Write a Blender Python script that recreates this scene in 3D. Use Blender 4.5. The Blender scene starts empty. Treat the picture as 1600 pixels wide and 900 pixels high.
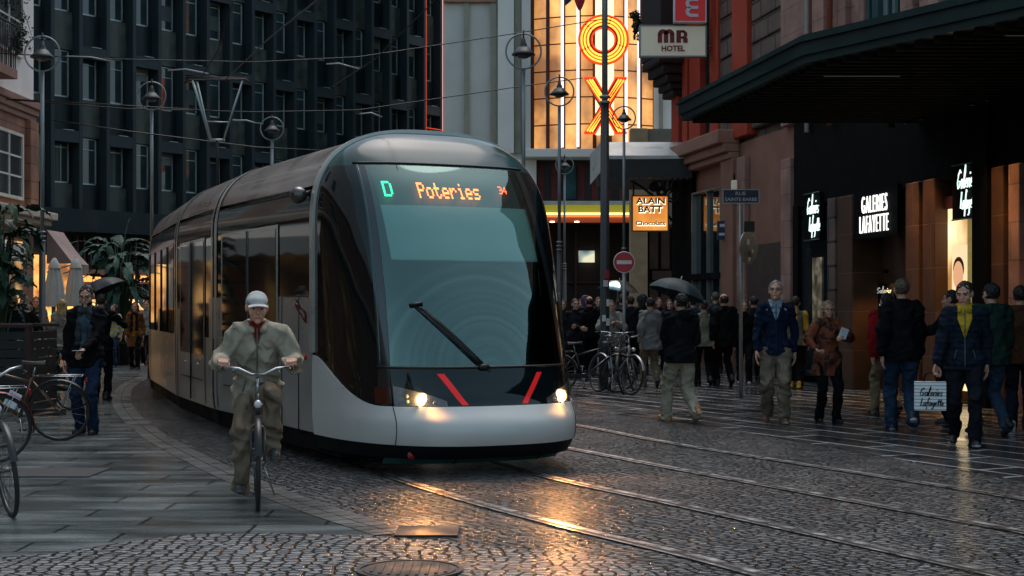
import bpy, math, random
import numpy as np
from mathutils import Vector, Matrix, Euler
random.seed(7); np.random.seed(7)
R = math.radians
F, HC, HZ = 2300.0, 1.52, 480.0          # focal length and horizon of the photograph (1600 x 900), eye height
SC = bpy.context.scene; COL = SC.collection
# ------------------------------------------------------------------ camera, world, sun, exposure
cam = bpy.data.cameras.new('camera'); camo = bpy.data.objects.new('camera', cam); COL.objects.link(camo)
cam.sensor_width = 36; cam.lens = F / 1600 * 36; cam.shift_y = 30 / 1600
cam.clip_start = 0.1; cam.clip_end = 2000
camo.location = (0, 0, HC); camo.rotation_euler = (R(90), 0, 0); SC.camera = camo
W = bpy.data.worlds.new('World'); SC.world = W; W.use_nodes = True
nt = W.node_tree; bg = nt.nodes['Background']
sky = nt.nodes.new('ShaderNodeTexSky'); sky.sky_type = 'NISHITA'; sky.sun_disc = False
SUN_EL, SUN_AZ = R(70), R(12)
sky.sun_elevation = SUN_EL; sky.sun_rotation = SUN_AZ; sky.air_density = 1.0; sky.dust_density = 3.0; sky.ozone_density = 2.5
hs = nt.nodes.new('ShaderNodeHueSaturation'); hs.inputs['Saturation'].default_value = 0.85; hs.inputs['Hue'].default_value = 0.468
nt.links.new(sky.outputs[0], hs.inputs['Color']); nt.links.new(hs.outputs[0], bg.inputs[0])
bg.inputs[1].default_value = 0.15
sl = bpy.data.lights.new('sun', 'SUN'); sl.energy = 0.6; sl.angle = R(40); sl.color = (1.0, 0.96, 0.9)
so = bpy.data.objects.new('sun', sl); COL.objects.link(so)
_d = Vector((math.sin(SUN_AZ) * math.cos(SUN_EL), math.cos(SUN_AZ) * math.cos(SUN_EL), math.sin(SUN_EL)))
so.rotation_euler = _d.to_track_quat('Z', 'Y').to_euler(); so.location = (0, 0, 40)
SC.view_settings.view_transform = 'Standard'; SC.view_settings.look = 'None'
SC.view_settings.gamma = 1; SC.view_settings.exposure = 0.42; SC.view_settings.use_curve_mapping = False
SC.cycles.use_denoising = True; SC.cycles.max_bounces = 6; SC.cycles.transparent_max_bounces = 10
SC.cycles.sample_clamp_indirect = 4.0; SC.cycles.caustics_reflective = False; SC.cycles.caustics_refractive = False

def PX(px, y): return (px - 800) / F * y
def PZ(py, y): return HC + (HZ - py) / F * y
def GY(py): return F * HC / (py - HZ)
def PT(px, py, y): return Vector((PX(px, y), y, PZ(py, y)))
def GP(px, py, z=0.0): y = F * (HC - z) / (py - HZ); return Vector((PX(px, y), y, z))

# ------------------------------------------------------------------ materials
_mats = {}
def mat(name, col, rough=0.6, metal=0.0, spec=0.5, bump=None, var=0.15, vs=3.0, coat=0.0, emit=None, es=1.0, alpha=None):
    if name in _mats: return _mats[name]
    m = bpy.data.materials.new(name); m.use_nodes = True; n = m.node_tree; b = n.nodes['Principled BSDF']
    c = tuple(col) + (1,)
    b.inputs['Roughness'].default_value = rough; b.inputs['Metallic'].default_value = metal
    b.inputs['Specular IOR Level'].default_value = spec; b.inputs['Coat Weight'].default_value = coat
    b.inputs['Coat Roughness'].default_value = 0.06
    b.inputs['Base Color'].default_value = c
    if alpha is not None: b.inputs['Alpha'].default_value = alpha
    if emit: b.inputs['Emission Color'].default_value = tuple(emit) + (1,); b.inputs['Emission Strength'].default_value = es
    tc = n.nodes.new('ShaderNodeTexCoord')
    if var:
        t = n.nodes.new('ShaderNodeTexNoise'); t.inputs['Scale'].default_value = vs; t.inputs['Detail'].default_value = 5
        n.links.new(tc.outputs['Object'], t.inputs['Vector'])
        r = n.nodes.new('ShaderNodeMapRange'); r.inputs[1].default_value = .3; r.inputs[2].default_value = .7
        r.inputs[3].default_value = 1 - var; r.inputs[4].default_value = 1 + var
        n.links.new(t.outputs['Fac'], r.inputs[0])
        mx = n.nodes.new('ShaderNodeVectorMath'); mx.operation = 'SCALE'; mx.inputs[0].default_value = col
        n.links.new(r.outputs[0], mx.inputs['Scale']); n.links.new(mx.outputs[0], b.inputs['Base Color'])
        r2 = n.nodes.new('ShaderNodeMapRange'); r2.inputs[1].default_value = .3; r2.inputs[2].default_value = .7
        r2.inputs[3].default_value = max(0.03, rough * (1 - var)); r2.inputs[4].default_value = min(1, rough * (1 + var))
        n.links.new(t.outputs['Fac'], r2.inputs[0]); n.links.new(r2.outputs[0], b.inputs['Roughness'])
    if bump:
        t = n.nodes.new('ShaderNodeTexNoise'); t.inputs['Scale'].default_value = bump[0]; t.inputs['Detail'].default_value = 6
        n.links.new(tc.outputs['Object'], t.inputs['Vector'])
        bp = n.nodes.new('ShaderNodeBump'); bp.inputs['Strength'].default_value = bump[1]; bp.inputs['Distance'].default_value = bump[2] if len(bump) > 2 else .02
        n.links.new(t.outputs['Fac'], bp.inputs['Height']); n.links.new(bp.outputs[0], b.inputs['Normal'])
    _mats[name] = m; return m

def puddles(n, b, src, rsock, hsock, bp, thr=(.56, .68)):
    """shallow standing water: flatter and glossier patches"""
    L = n.links.new; t = n.nodes.new('ShaderNodeTexNoise'); t.inputs['Scale'].default_value = .55; t.inputs['Detail'].default_value = 5; L(src, t.inputs['Vector'])
    r = n.nodes.new('ShaderNodeMapRange'); r.interpolation_type = 'SMOOTHSTEP'; r.inputs[1].default_value = thr[0]; r.inputs[2].default_value = thr[1]; L(t.outputs['Fac'], r.inputs[0])
    m = n.nodes.new('ShaderNodeMix'); L(r.outputs[0], m.inputs[0]); L(rsock, m.inputs[2]); m.inputs[3].default_value = .05; L(m.outputs[0], b.inputs['Roughness'])
    s = n.nodes.new('ShaderNodeMath'); s.operation = 'MULTIPLY_ADD'; L(r.outputs[0], s.inputs[0]); s.inputs[1].default_value = -.8; s.inputs[2].default_value = 1; L(s.outputs[0], bp.inputs['Strength'])

def masonry(name, c1, c2, mortar, bw, rh, rough=.75, ms=.012, axes='xz', bumpd=.01, grain=40, rot=0.0, wet=False, off=.5):
    """coursed stone or slabs in object space (axes picks the plane)"""
    if name in _mats: return _mats[name]
    m = bpy.data.materials.new(name); m.use_nodes = True; n = m.node_tree; b = n.nodes['Principled BSDF']; L = n.links.new
    tc = n.nodes.new('ShaderNodeTexCoord'); sx = n.nodes.new('ShaderNodeSeparateXYZ'); cb = n.nodes.new('ShaderNodeCombineXYZ')
    L(tc.outputs['Object'], sx.inputs[0])
    ad = n.nodes.new('ShaderNodeMath'); ad.operation = 'ADD'
    if axes == 'xz':
        L(sx.outputs['X'], ad.inputs[0]); L(sx.outputs['Y'], ad.inputs[1]); L(ad.outputs[0], cb.inputs['X']); L(sx.outputs['Z'], cb.inputs['Y'])
    else:
        L(sx.outputs['X'], cb.inputs['X']); L(sx.outputs['Y'], cb.inputs['Y'])
    mp = n.nodes.new('ShaderNodeMapping'); mp.inputs['Rotation'].default_value = (0, 0, rot); L(cb.outputs[0], mp.inputs[0])
    br = n.nodes.new('ShaderNodeTexBrick'); br.inputs['Scale'].default_value = 1
    br.inputs['Brick Width'].default_value = bw; br.inputs['Row Height'].default_value = rh; br.inputs['Mortar Size'].default_value = ms
    br.inputs['Mortar Smooth'].default_value = .3; br.offset = off; br.inputs['Bias'].default_value = 0
    br.inputs['Color1'].default_value = c1 + (1,); br.inputs['Color2'].default_value = c2 + (1,); br.inputs['Mortar'].default_value = mortar + (1,)
    L(mp.outputs[0], br.inputs['Vector'])
    no = n.nodes.new('ShaderNodeTexNoise'); no.inputs['Scale'].default_value = 1.7; no.inputs['Detail'].default_value = 7
    if wet: m2 = n.nodes.new('ShaderNodeMapping'); m2.inputs['Scale'].default_value = (.55, 1.9, 1); L(mp.outputs[0], m2.inputs[0]); L(m2.outputs[0], no.inputs['Vector'])
    else: L(mp.outputs[0], no.inputs['Vector'])
    gr = n.nodes.new('ShaderNodeTexNoise'); gr.inputs['Scale'].default_value = grain; gr.inputs['Detail'].default_value = 4; L(mp.outputs[0], gr.inputs['Vector'])
    mr = n.nodes.new('ShaderNodeMapRange'); mr.inputs[1].default_value = .3; mr.inputs[2].default_value = .7; mr.inputs[3].default_value = .45 if wet else .65; mr.inputs[4].default_value = 1.55 if wet else 1.35
    L(no.outputs['Fac'], mr.inputs[0]); vm = n.nodes.new('ShaderNodeVectorMath'); vm.operation = 'SCALE'
    L(br.outputs['Color'], vm.inputs[0]); L(mr.outputs[0], vm.inputs['Scale']); L(vm.outputs[0], b.inputs['Base Color'])
    rr = n.nodes.new('ShaderNodeMapRange'); rr.inputs[1].default_value = .35; rr.inputs[2].default_value = .65
    rr.inputs[3].default_value = rough * .55 if wet else rough * .85; rr.inputs[4].default_value = rough * 1.5 if wet else min(1, rough * 1.1)
    L(no.outputs['Fac'], rr.inputs[0]); L(rr.outputs[0], b.inputs['Roughness'])
    h1 = n.nodes.new('ShaderNodeMath'); h1.operation = 'MULTIPLY_ADD'; h1.inputs[1].default_value = -1; L(br.outputs['Fac'], h1.inputs[0])
    g2 = n.nodes.new('ShaderNodeMath'); g2.operation = 'MULTIPLY'; g2.inputs[1].default_value = .25; L(gr.outputs['Fac'], g2.inputs[0]); L(g2.outputs[0], h1.inputs[2])
    h2 = n.nodes.new('ShaderNodeMath'); h2.operation = 'MULTIPLY_ADD'; h2.inputs[1].default_value = 1.2; L(no.outputs['Fac'], h2.inputs[0]); L(h1.outputs[0], h2.inputs[2])
    bp = n.nodes.new('ShaderNodeBump'); bp.inputs['Strength'].default_value = 1.0; bp.inputs['Distance'].default_value = bumpd; L(h2.outputs[0], bp.inputs['Height'])
    L(bp.outputs[0], b.inputs['Normal'])
    if wet: puddles(n, b, tc.outputs['Object'], rr.outputs[0], h2.outputs[0], bp)
    _mats[name] = m; return m

def cobbles(name, c1, c2, joint, scale, rough=.3, bumpd=.02, stretch=(1, 1, 1), rot=0.0):
    m = bpy.data.materials.new(name); m.use_nodes = True; n = m.node_tree; b = n.nodes['Principled BSDF']; L = n.links.new
    tc = n.nodes.new('ShaderNodeTexCoord'); mp = n.nodes.new('ShaderNodeMapping'); mp.inputs['Rotation'].default_value = (0, 0, rot); mp.inputs['Scale'].default_value = stretch
    L(tc.outputs['Object'], mp.inputs[0])
    wz = n.nodes.new('ShaderNodeTexNoise'); wz.inputs['Scale'].default_value = 1.2; L(mp.outputs[0], wz.inputs['Vector'])
    wa = n.nodes.new('ShaderNodeVectorMath'); wa.operation = 'MULTIPLY_ADD'; L(wz.outputs['Color'], wa.inputs[0]); wa.inputs[1].default_value = (.25, .25, 0); L(mp.outputs[0], wa.inputs[2])
    v = n.nodes.new('ShaderNodeTexVoronoi'); v.feature = 'DISTANCE_TO_EDGE'; v.inputs['Scale'].default_value = scale; v.inputs['Randomness'].default_value = .62; v.voronoi_dimensions = '2D'
    v2 = n.nodes.new('ShaderNodeTexVoronoi'); v2.feature = 'F1'; v2.inputs['Scale'].default_value = scale; v2.inputs['Randomness'].default_value = .62; v2.voronoi_dimensions = '2D'
    L(wa.outputs[0], v.inputs['Vector']); L(wa.outputs[0], v2.inputs['Vector'])
    r = n.nodes.new('ShaderNodeMapRange'); r.interpolation_type = 'SMOOTHSTEP'; r.inputs[1].default_value = .02; r.inputs[2].default_value = .16; L(v.outputs['Distance'], r.inputs[0])
    bw = n.nodes.new('ShaderNodeSeparateColor'); L(v2.outputs['Color'], bw.inputs[0])
    mc = n.nodes.new('ShaderNodeMix'); mc.data_type = 'RGBA'; mc.inputs[6].default_value = c1 + (1,); mc.inputs[7].default_value = c2 + (1,); L(bw.outputs[0], mc.inputs[0])
    mj = n.nodes.new('ShaderNodeMix'); mj.data_type = 'RGBA'; mj.inputs[6].default_value = joint + (1,); L(mc.outputs[2], mj.inputs[7]); L(r.outputs[0], mj.inputs[0])
    L(mj.outputs[2], b.inputs['Base Color'])
    no = n.nodes.new('ShaderNodeTexNoise'); no.inputs['Scale'].default_value = .9; no.inputs['Detail'].default_value = 6; L(tc.outputs['Object'], no.inputs['Vector'])
    rr = n.nodes.new('ShaderNodeMapRange'); rr.inputs[1].default_value = .35; rr.inputs[2].default_value = .65; rr.inputs[3].default_value = rough * .6; rr.inputs[4].default_value = rough * 1.5
    L(no.outputs['Fac'], rr.inputs[0]); L(rr.outputs[0], b.inputs['Roughness'])
    gr = n.nodes.new('ShaderNodeTexNoise'); gr.inputs['Scale'].default_value = 30; gr.inputs['Detail'].default_value = 5; L(tc.outputs['Object'], gr.inputs['Vector'])
    a1 = n.nodes.new('ShaderNodeMath'); a1.operation = 'MULTIPLY_ADD'; a1.inputs[1].default_value = .45; L(gr.outputs['Fac'], a1.inputs[0]); L(r.outputs[0], a1.inputs[2])
    a2 = n.nodes.new('ShaderNodeMath'); a2.operation = 'MULTIPLY_ADD'; a2.inputs[1].default_value = .5; L(bw.outputs[1], a2.inputs[0]); L(a1.outputs[0], a2.inputs[2])
    bp = n.nodes.new('ShaderNodeBump'); bp.inputs['Strength'].default_value = 1.0; bp.inputs['Distance'].default_value = bumpd; L(a2.outputs[0], bp.inputs['Height'])
    L(bp.outputs[0], b.inputs['Normal'])
    puddles(n, b, tc.outputs['Object'], rr.outputs[0], a2.outputs[0], bp, (.6, .72))
    return m

def glow(name, col, s):
    if name in _mats: return _mats[name]
    m = bpy.data.materials.new(name); m.use_nodes = True; b = m.node_tree.nodes['Principled BSDF']
    b.inputs['Base Color'].default_value = tuple(c * .5 for c in col) + (1,); b.inputs['Emission Color'].default_value = tuple(col) + (1,); b.inputs['Emission Strength'].default_value = s
    _mats[name] = m; return m

def glow_var(name, c1, c2, s1, s2, sc, det=3, stretch=(1, 1, 1)):
    """lit glass: uneven light from the room behind"""
    m = bpy.data.materials.new(name); m.use_nodes = True; n = m.node_tree; b = n.nodes['Principled BSDF']; L = n.links.new
    tc = n.nodes.new('ShaderNodeTexCoord'); mp = n.nodes.new('ShaderNodeMapping'); mp.inputs['Scale'].default_value = stretch; L(tc.outputs['Object'], mp.inputs[0])
    t = n.nodes.new('ShaderNodeTexNoise'); t.inputs['Scale'].default_value = sc; t.inputs['Detail'].default_value = det; L(mp.outputs[0], t.inputs[0])
    r = n.nodes.new('ShaderNodeMapRange'); r.inputs[1].default_value = .38; r.inputs[2].default_value = .66; L(t.outputs['Fac'], r.inputs[0])
    mx = n.nodes.new('ShaderNodeMix'); mx.data_type = 'RGBA'; mx.inputs[6].default_value = c1 + (1,); mx.inputs[7].default_value = c2 + (1,); L(r.outputs[0], mx.inputs[0])
    r2 = n.nodes.new('ShaderNodeMapRange'); r2.inputs[3].default_value = s1; r2.inputs[4].default_value = s2; L(r.outputs[0], r2.inputs[0])
    L(mx.outputs[2], b.inputs['Emission Color']); L(r2.outputs[0], b.inputs['Emission Strength']); b.inputs['Base Color'].default_value = (.1, .08, .06, 1); b.inputs['Roughness'].default_value = .25
    return m

def glass(name, tint, refl=0.25, rough=0.03):
    m = bpy.data.materials.new(name); m.use_nodes = True; n = m.node_tree; L = n.links.new
    out = n.nodes['Material Output']; n.nodes.remove(n.nodes['Principled BSDF'])
    t = n.nodes.new('ShaderNodeBsdfTransparent'); t.inputs[0].default_value = tint + (1,)
    g = n.nodes.new('ShaderNodeBsdfGlossy'); g.inputs['Roughness'].default_value = rough; g.inputs[0].default_value = (.66, .92, .84, 1)
    fr = n.nodes.new('ShaderNodeFresnel'); fr.inputs[0].default_value = 1.5
    ad = n.nodes.new('ShaderNodeMath'); ad.operation = 'ADD'; ad.inputs[1].default_value = refl; ad.use_clamp = True; L(fr.outputs[0], ad.inputs[0])
    mx = n.nodes.new('ShaderNodeMixShader'); L(ad.outputs[0], mx.inputs[0]); L(t.outputs[0], mx.inputs[1]); L(g.outputs[0], mx.inputs[2]); L(mx.outputs[0], out.inputs[0])
    return m

def smeared_glass(name, tint, centre, refl):
    """windscreen with wiped arcs and rain film: real smear marks on the glass"""
    m = glass(name, tint, refl, .03); n = m.node_tree; L = n.links.new
    ad = [q for q in n.nodes if q.type == 'MATH'][0]; tc = n.nodes.new('ShaderNodeTexCoord'); mp = n.nodes.new('ShaderNodeMapping'); mp.inputs['Location'].default_value = tuple(-c for c in centre); L(tc.outputs['Object'], mp.inputs[0])
    ln = n.nodes.new('ShaderNodeVectorMath'); ln.operation = 'LENGTH'; sc = n.nodes.new('ShaderNodeVectorMath'); sc.operation = 'MULTIPLY'; sc.inputs[1].default_value = (1, 0, 1); L(mp.outputs[0], sc.inputs[0]); L(sc.outputs[0], ln.inputs[0])
    t = n.nodes.new('ShaderNodeTexNoise'); t.noise_dimensions = '1D'; t.inputs['Scale'].default_value = 16; t.inputs['Detail'].default_value = 3; L(ln.outputs['Value'], t.inputs['W'])
    r = n.nodes.new('ShaderNodeMapRange'); r.inputs[1].default_value = .42; r.inputs[2].default_value = .7; r.inputs[3].default_value = 0; r.inputs[4].default_value = .035; L(t.outputs['Fac'], r.inputs[0])
    w = n.nodes.new('ShaderNodeMapRange'); w.inputs[1].default_value = 1.02; w.inputs[2].default_value = .9; w.inputs[3].default_value = 0; w.inputs[4].default_value = 1; L(ln.outputs['Value'], w.inputs[0])
    mu = n.nodes.new('ShaderNodeMath'); mu.operation = 'MULTIPLY_ADD'; L(r.outputs[0], mu.inputs[0]); L(w.outputs[0], mu.inputs[1]); mu.inputs[2].default_value = refl; L(mu.outputs[0], ad.inputs[1])
    return m

def shirt_front(name, outer, inner, zt, ythr, slope=.34, wmax=.075):
    """outer garment open in a V with the shirt showing, and a darker seam along the opening"""
    m = cloth(name, outer).copy(); n = m.node_tree; L = n.links.new; b = n.nodes['Principled BSDF']; src = b.inputs['Base Color'].links[0].from_socket
    tc = n.nodes.new('ShaderNodeTexCoord'); sx = n.nodes.new('ShaderNodeSeparateXYZ'); L(tc.outputs['Object'], sx.inputs[0])
    def M(op, a, b_=None, c=None):
        q = n.nodes.new('ShaderNodeMath'); q.operation = op
        for i, v in enumerate((a, b_, c)):
            if v is None: continue
            if isinstance(v, (int, float)): q.inputs[i].default_value = v
            else: L(v, q.inputs[i])
        return q.outputs[0]
    ax = M('ABSOLUTE', sx.outputs['X']); lim = M('MINIMUM', M('MULTIPLY', M('SUBTRACT', sx.outputs['Z'], zt), slope), wmax); fr = M('GREATER_THAN', sx.outputs['Y'], ythr)
    ins = M('MULTIPLY', M('LESS_THAN', ax, lim), fr); edge = M('MULTIPLY', M('LESS_THAN', ax, M('ADD', lim, .012)), M('MULTIPLY', fr, M('GREATER_THAN', sx.outputs['Z'], zt)))
    m1 = n.nodes.new('ShaderNodeMix'); m1.data_type = 'RGBA'; L(edge, m1.inputs[0]); L(src, m1.inputs[6]); m1.inputs[7].default_value = tuple(c * .3 for c in outer) + (1,)
    m2 = n.nodes.new('ShaderNodeMix'); m2.data_type = 'RGBA'; L(ins, m2.inputs[0]); L(m1.outputs[2], m2.inputs[6]); m2.inputs[7].default_value = tuple(c * .8 for c in inner) + (1,)
    L(m2.outputs[2], b.inputs['Base Color']); return m

def twotone(name, c1, c2, sc, thr=.5, rough=.8, kind='noise', stretch=(1, 1, 1), soft=.03):
    m = bpy.data.materials.new(name); m.use_nodes = True; n = m.node_tree; b = n.nodes['Principled BSDF']; L = n.links.new
    tc = n.nodes.new('ShaderNodeTexCoord'); mp = n.nodes.new('ShaderNodeMapping'); mp.inputs['Scale'].default_value = stretch; L(tc.outputs['Object'], mp.inputs[0])
    if kind == 'noise':
        t = n.nodes.new('ShaderNodeTexNoise'); t.inputs['Scale'].default_value = sc; t.inputs['Detail'].default_value = 3; t.inputs['Distortion'].default_value = 1.2
    else:
        t = n.nodes.new('ShaderNodeTexWave'); t.inputs['Scale'].default_value = sc; t.bands_direction = kind
    L(mp.outputs[0], t.inputs['Vector'])
    r = n.nodes.new('ShaderNodeMapRange'); r.inputs[1].default_value = thr - soft; r.inputs[2].default_value = thr + soft; L(t.outputs['Fac'], r.inputs[0])
    mx = n.nodes.new('ShaderNodeMix'); mx.data_type = 'RGBA'; mx.inputs[6].default_value = c1 + (1,); mx.inputs[7].default_value = c2 + (1,); L(r.outputs[0], mx.inputs[0])
    L(mx.outputs[2], b.inputs['Base Color']); b.inputs['Roughness'].default_value = rough
    return m

# ------------------------------------------------------------------ mesh builder
class MB:
    def __init__(s): s.v = []; s.f = []; s.m = []; s.s = []
    def add(s, verts, faces, m=0, smooth=False, mats=None):
        o = len(s.v); s.v.extend([tuple(v) for v in verts])
        for i, f in enumerate(faces):
            s.f.append(tuple(o + j for j in f)); s.m.append(mats[i] if mats is not None else m); s.s.append(smooth)
        return s
    def box(s, c, d, rot=None, m=0):
        hx, hy, hz = d[0] / 2, d[1] / 2, d[2] / 2; V = []
        for z in (-hz, hz):
            for x, y in ((-hx, -hy), (hx, -hy), (hx, hy), (-hx, hy)):
                p = Vector((x, y, z))
                if rot is not None: p = rot @ p
                V.append(p + Vector(c))
        return s.add(V, [(0, 3, 2, 1), (4, 5, 6, 7), (0, 1, 5, 4), (1, 2, 6, 5), (2, 3, 7, 6), (3, 0, 4, 7)], m)
    def bb(s, x0, x1, y0, y1, z0, z1, m=0): return s.box(((x0 + x1) / 2, (y0 + y1) / 2, (z0 + z1) / 2), (abs(x1 - x0), abs(y1 - y0), abs(z1 - z0)), None, m)
    def tube(s, pts, r, n=8, m=0, cap=True):
        pts = [Vector(p) for p in pts]; k = len(pts); rs = r if isinstance(r, (list, tuple)) else [r] * k
        V = []; Fc = []; up = None
        for i, p in enumerate(pts):
            t = (pts[min(i + 1, k - 1)] - pts[max(i - 1, 0)])
            t = t.normalized() if t.length > 1e-9 else Vector((0, 0, 1))
            if up is None:
                up = Vector((0, 0, 1)) if abs(t.z) < .9 else Vector((1, 0, 0))
            a = t.cross(up)
            a = a.normalized() if a.length > 1e-6 else t.orthogonal().normalized()
            b2 = t.cross(a).normalized(); up = -b2 if False else up
            if abs(t.dot(up)) > .9: up = b2
            for j in range(n):
                q = 2 * math.pi * j / n; V.append(p + (a * math.cos(q) + b2 * math.sin(q)) * rs[i])
        for i in range(k - 1):
            for j in range(n):
                j2 = (j + 1) % n; Fc.append((i * n + j, (i + 1) * n + j, (i + 1) * n + j2, i * n + j2))
        s.add(V, Fc, m, True)
        if cap:
            o = len(s.v) - k * n
            s.f.append(tuple(o + j for j in range(n))); s.m.append(m); s.s.append(False)
            s.f.append(tuple(o + (k - 1) * n + j for j in reversed(range(n)))); s.m.append(m); s.s.append(False)
        return s
    def lathe(s, prof, n=16, M=None, m=0, smooth=True):
        V = []; Fc = []; M = M or Matrix.Identity(4)
        for r, z in prof:
            for j in range(n):
                q = 2 * math.pi * j / n; V.append(M @ Vector((r * math.cos(q), r * math.sin(q), z)))
        for i in range(len(prof) - 1):
            for j in range(n): j2 = (j + 1) % n; Fc.append((i * n + j, i * n + j2, (i + 1) * n + j2, (i + 1) * n + j))
        return s.add(V, Fc, m, smooth)
    def ell(s, c, r, n=12, M=None, m=0):
        prof = [(max(1e-4, math.sin(math.pi * i / n)), -math.cos(math.pi * i / n)) for i in range(n + 1)]
        rr = r if isinstance(r, (tuple, list)) else (r, r, r)
        T = Matrix.Translation(Vector(c)) @ (M.to_4x4() if M is not None else Matrix.Identity(4)) @ Matrix.Diagonal((rr[0], rr[1], rr[2], 1))
        return s.lathe(prof, n + 4, T, m)
    def torus(s, R0, r, n=28, k=8, M=None, m=0, a0=0, a1=2 * math.pi):
        pts = []; M = M or Matrix.Identity(4); V = []; Fc = []; full = abs(a1 - a0 - 2 * math.pi) < 1e-6; N = n if full else n + 1
        for i in range(N):
            a = a0 + (a1 - a0) * i / n
            for j in range(k):
                q = 2 * math.pi * j / k; rr = R0 + r * math.cos(q); V.append(M @ Vector((rr * math.cos(a), rr * math.sin(a), r * math.sin(q))))
        for i in range(n):
            i2 = (i + 1) % N
            for j in range(k): j2 = (j + 1) % k; Fc.append((i * k + j, i2 * k + j, i2 * k + j2, i * k + j2))
        return s.add(V, Fc, m, True)
    def prism(s, poly, z0, z1, m=0, M=None):
        n = len(poly); M = M or Matrix.Identity(4)
        V = [M @ Vector((p[0], p[1], z0)) for p in poly] + [M @ Vector((p[0], p[1], z1)) for p in poly]
        return s.add(V, [tuple(reversed(range(n))), tuple(range(n, 2 * n))] + [(i, (i + 1) % n, n + (i + 1) % n, n + i) for i in range(n)], m)
    def grid(s, fn, nu, nv, m=0, smooth=True, flip=False):
        V = [fn(i / nu, j / nv) for i in range(nu + 1) for j in range(nv + 1)]; Fc = []
        for i in range(nu):
            for j in range(nv):
                a = i * (nv + 1) + j; q = (a, a + nv + 1, a + nv + 2, a + 1); Fc.append(q[::-1] if flip else q)
        return s.add(V, Fc, m, smooth)
    def build(s, name, mats, parent=None, loc=None, rot=None, bevel=0):
        me = bpy.data.meshes.new(name); me.from_pydata([tuple(v) for v in s.v], [], s.f)
        for mm in (mats if isinstance(mats, (list, tuple)) else [mats]): me.materials.append(mm)
        me.polygons.foreach_set('material_index', s.m); me.polygons.foreach_set('use_smooth', s.s); me.update()
        o = bpy.data.objects.new(name, me); COL.objects.link(o)
        if parent is not None: o.parent = parent
        if loc is not None: o.location = loc
        if rot is not None: o.rotation_euler = rot
        if bevel:
            b = o.modifiers.new('bevel', 'BEVEL'); b.width = bevel; b.segments = 2; b.limit_method = 'ANGLE'
        return o

def tag(o, label=None, cat=None, group=None, kind=None):
    if label: o['label'] = label
    if cat: o['category'] = cat
    if group: o['group'] = group
    if kind: o['kind'] = kind
    return o
def thing(name, label, cat, loc=(0, 0, 0), rz=0, group=None, M=None):
    o = bpy.data.objects.new(name, None); COL.objects.link(o); o.empty_display_size = .2
    if M is not None: o.matrix_world = M
    else: o.location = loc; o.rotation_euler = (0, 0, rz)
    return tag(o, label, cat, group)
def link_copy(o, parent, loc=None):
    c = o.copy(); COL.objects.link(c); c.parent = parent
    if loc is not None: c.location = loc
    return c
def light(name, kind, loc, energy, col, parent=None, size=.1, rot=None, spot=None):
    l = bpy.data.lights.new(name, kind); l.energy = energy; l.color = col
    if kind == 'AREA': l.size = size
    else: l.shadow_soft_size = size
    if kind == 'SPOT' and spot: l.spot_size = R(spot[0]); l.spot_blend = spot[1]
    o = bpy.data.objects.new(name, l); COL.objects.link(o); o.location = loc
    if rot: o.rotation_euler = rot
    if parent: o.parent = parent
    return o

def text_into(mb, s, w, h, M, depth=.01, m=0, bold=.0, shear=0.0, space=1.0):
    """letters scaled to w x h, placed by M (x right, y up, z towards the reader)"""
    cu = bpy.data.curves.new('t', 'FONT'); cu.body = s; cu.align_x = 'LEFT'; cu.offset = bold; cu.shear = shear; cu.space_character = space; cu.extrude = .02; cu.resolution_u = 3
    o = bpy.data.objects.new('t', cu); COL.objects.link(o); dg = bpy.context.evaluated_depsgraph_get()
    me = bpy.data.meshes.new_from_object(o.evaluated_get(dg)); V = np.array([v.co[:] for v in me.vertices])
    Fc = [tuple(p.vertices) for p in me.polygons]; lo = V.min(0); hi = V.max(0)
    V = (V - lo) / np.maximum(hi - lo, 1e-6); V[:, 0] = (V[:, 0] - .5) * w; V[:, 1] = (V[:, 1] - .5) * h; V[:, 2] = V[:, 2] * depth
    mb.add([M @ Vector(v) for v in V], Fc, m)
    COL.objects.unlink(o); bpy.data.objects.remove(o); bpy.data.curves.remove(cu); bpy.data.meshes.remove(me)

STROKE = {'G': (.8, [[(.7, .85), (.45, 1.02), (.15, .75), (.05, .35), (.25, 0), (.55, .1), (.62, .42), (.4, .4)]]),
 'a': (.6, [[(.5, .45), (.25, .5), (.05, .2), (.2, 0), (.45, .15), (.5, .45), (.5, .1), (.6, 0)]]),
 'l': (.35, [[(.02, .15), (.28, .9), (.2, 1.25), (.1, .8), (.1, .1), (.3, 0)]]),
 'e': (.5, [[(.05, .2), (.4, .3), (.3, .5), (.1, .35), (.1, .05), (.45, .05)]]),
 'r': (.4, [[(.1, 0), (.1, .5), (.12, .3), (.38, .5)]]), 'i': (.25, [[(.1, .5), (.1, .05), (.2, 0)], [(.14, .72), (.18, .82)]]),
 's': (.45, [[(.4, .45), (.15, .45), (.1, .3), (.35, .2), (.3, 0), (.05, .05)]]), 'L': (.55, [[(.15, 1.05), (.1, .05), (.5, .05)]]),
 'f': (.4, [[(.45, 1.0), (.3, 1.15), (.2, .7), (.18, -.45)], [(.02, .5), (.42, .5)]]),
 'y': (.55, [[(.05, .5), (.15, .15), (.4, .2), (.45, .5), (.4, -.3), (.15, -.4)]]), 't': (.4, [[(.2, .9), (.2, .1), (.35, 0)], [(.0, .6), (.42, .66)]]), ' ': (.3, [])}
def script_into(mb, s, w, h, M, r, m=0, slant=.15):
    tot = sum(STROKE[c][0] for c in s); x = 0
    for c in s:
        a, st = STROKE[c]
        for pl in st: mb.tube([M @ Vector((((x + p[0] + p[1] * slant) / tot - .5) * w, p[1] * h, 0)) for p in pl], r, 5, m)
        x += a

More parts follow.
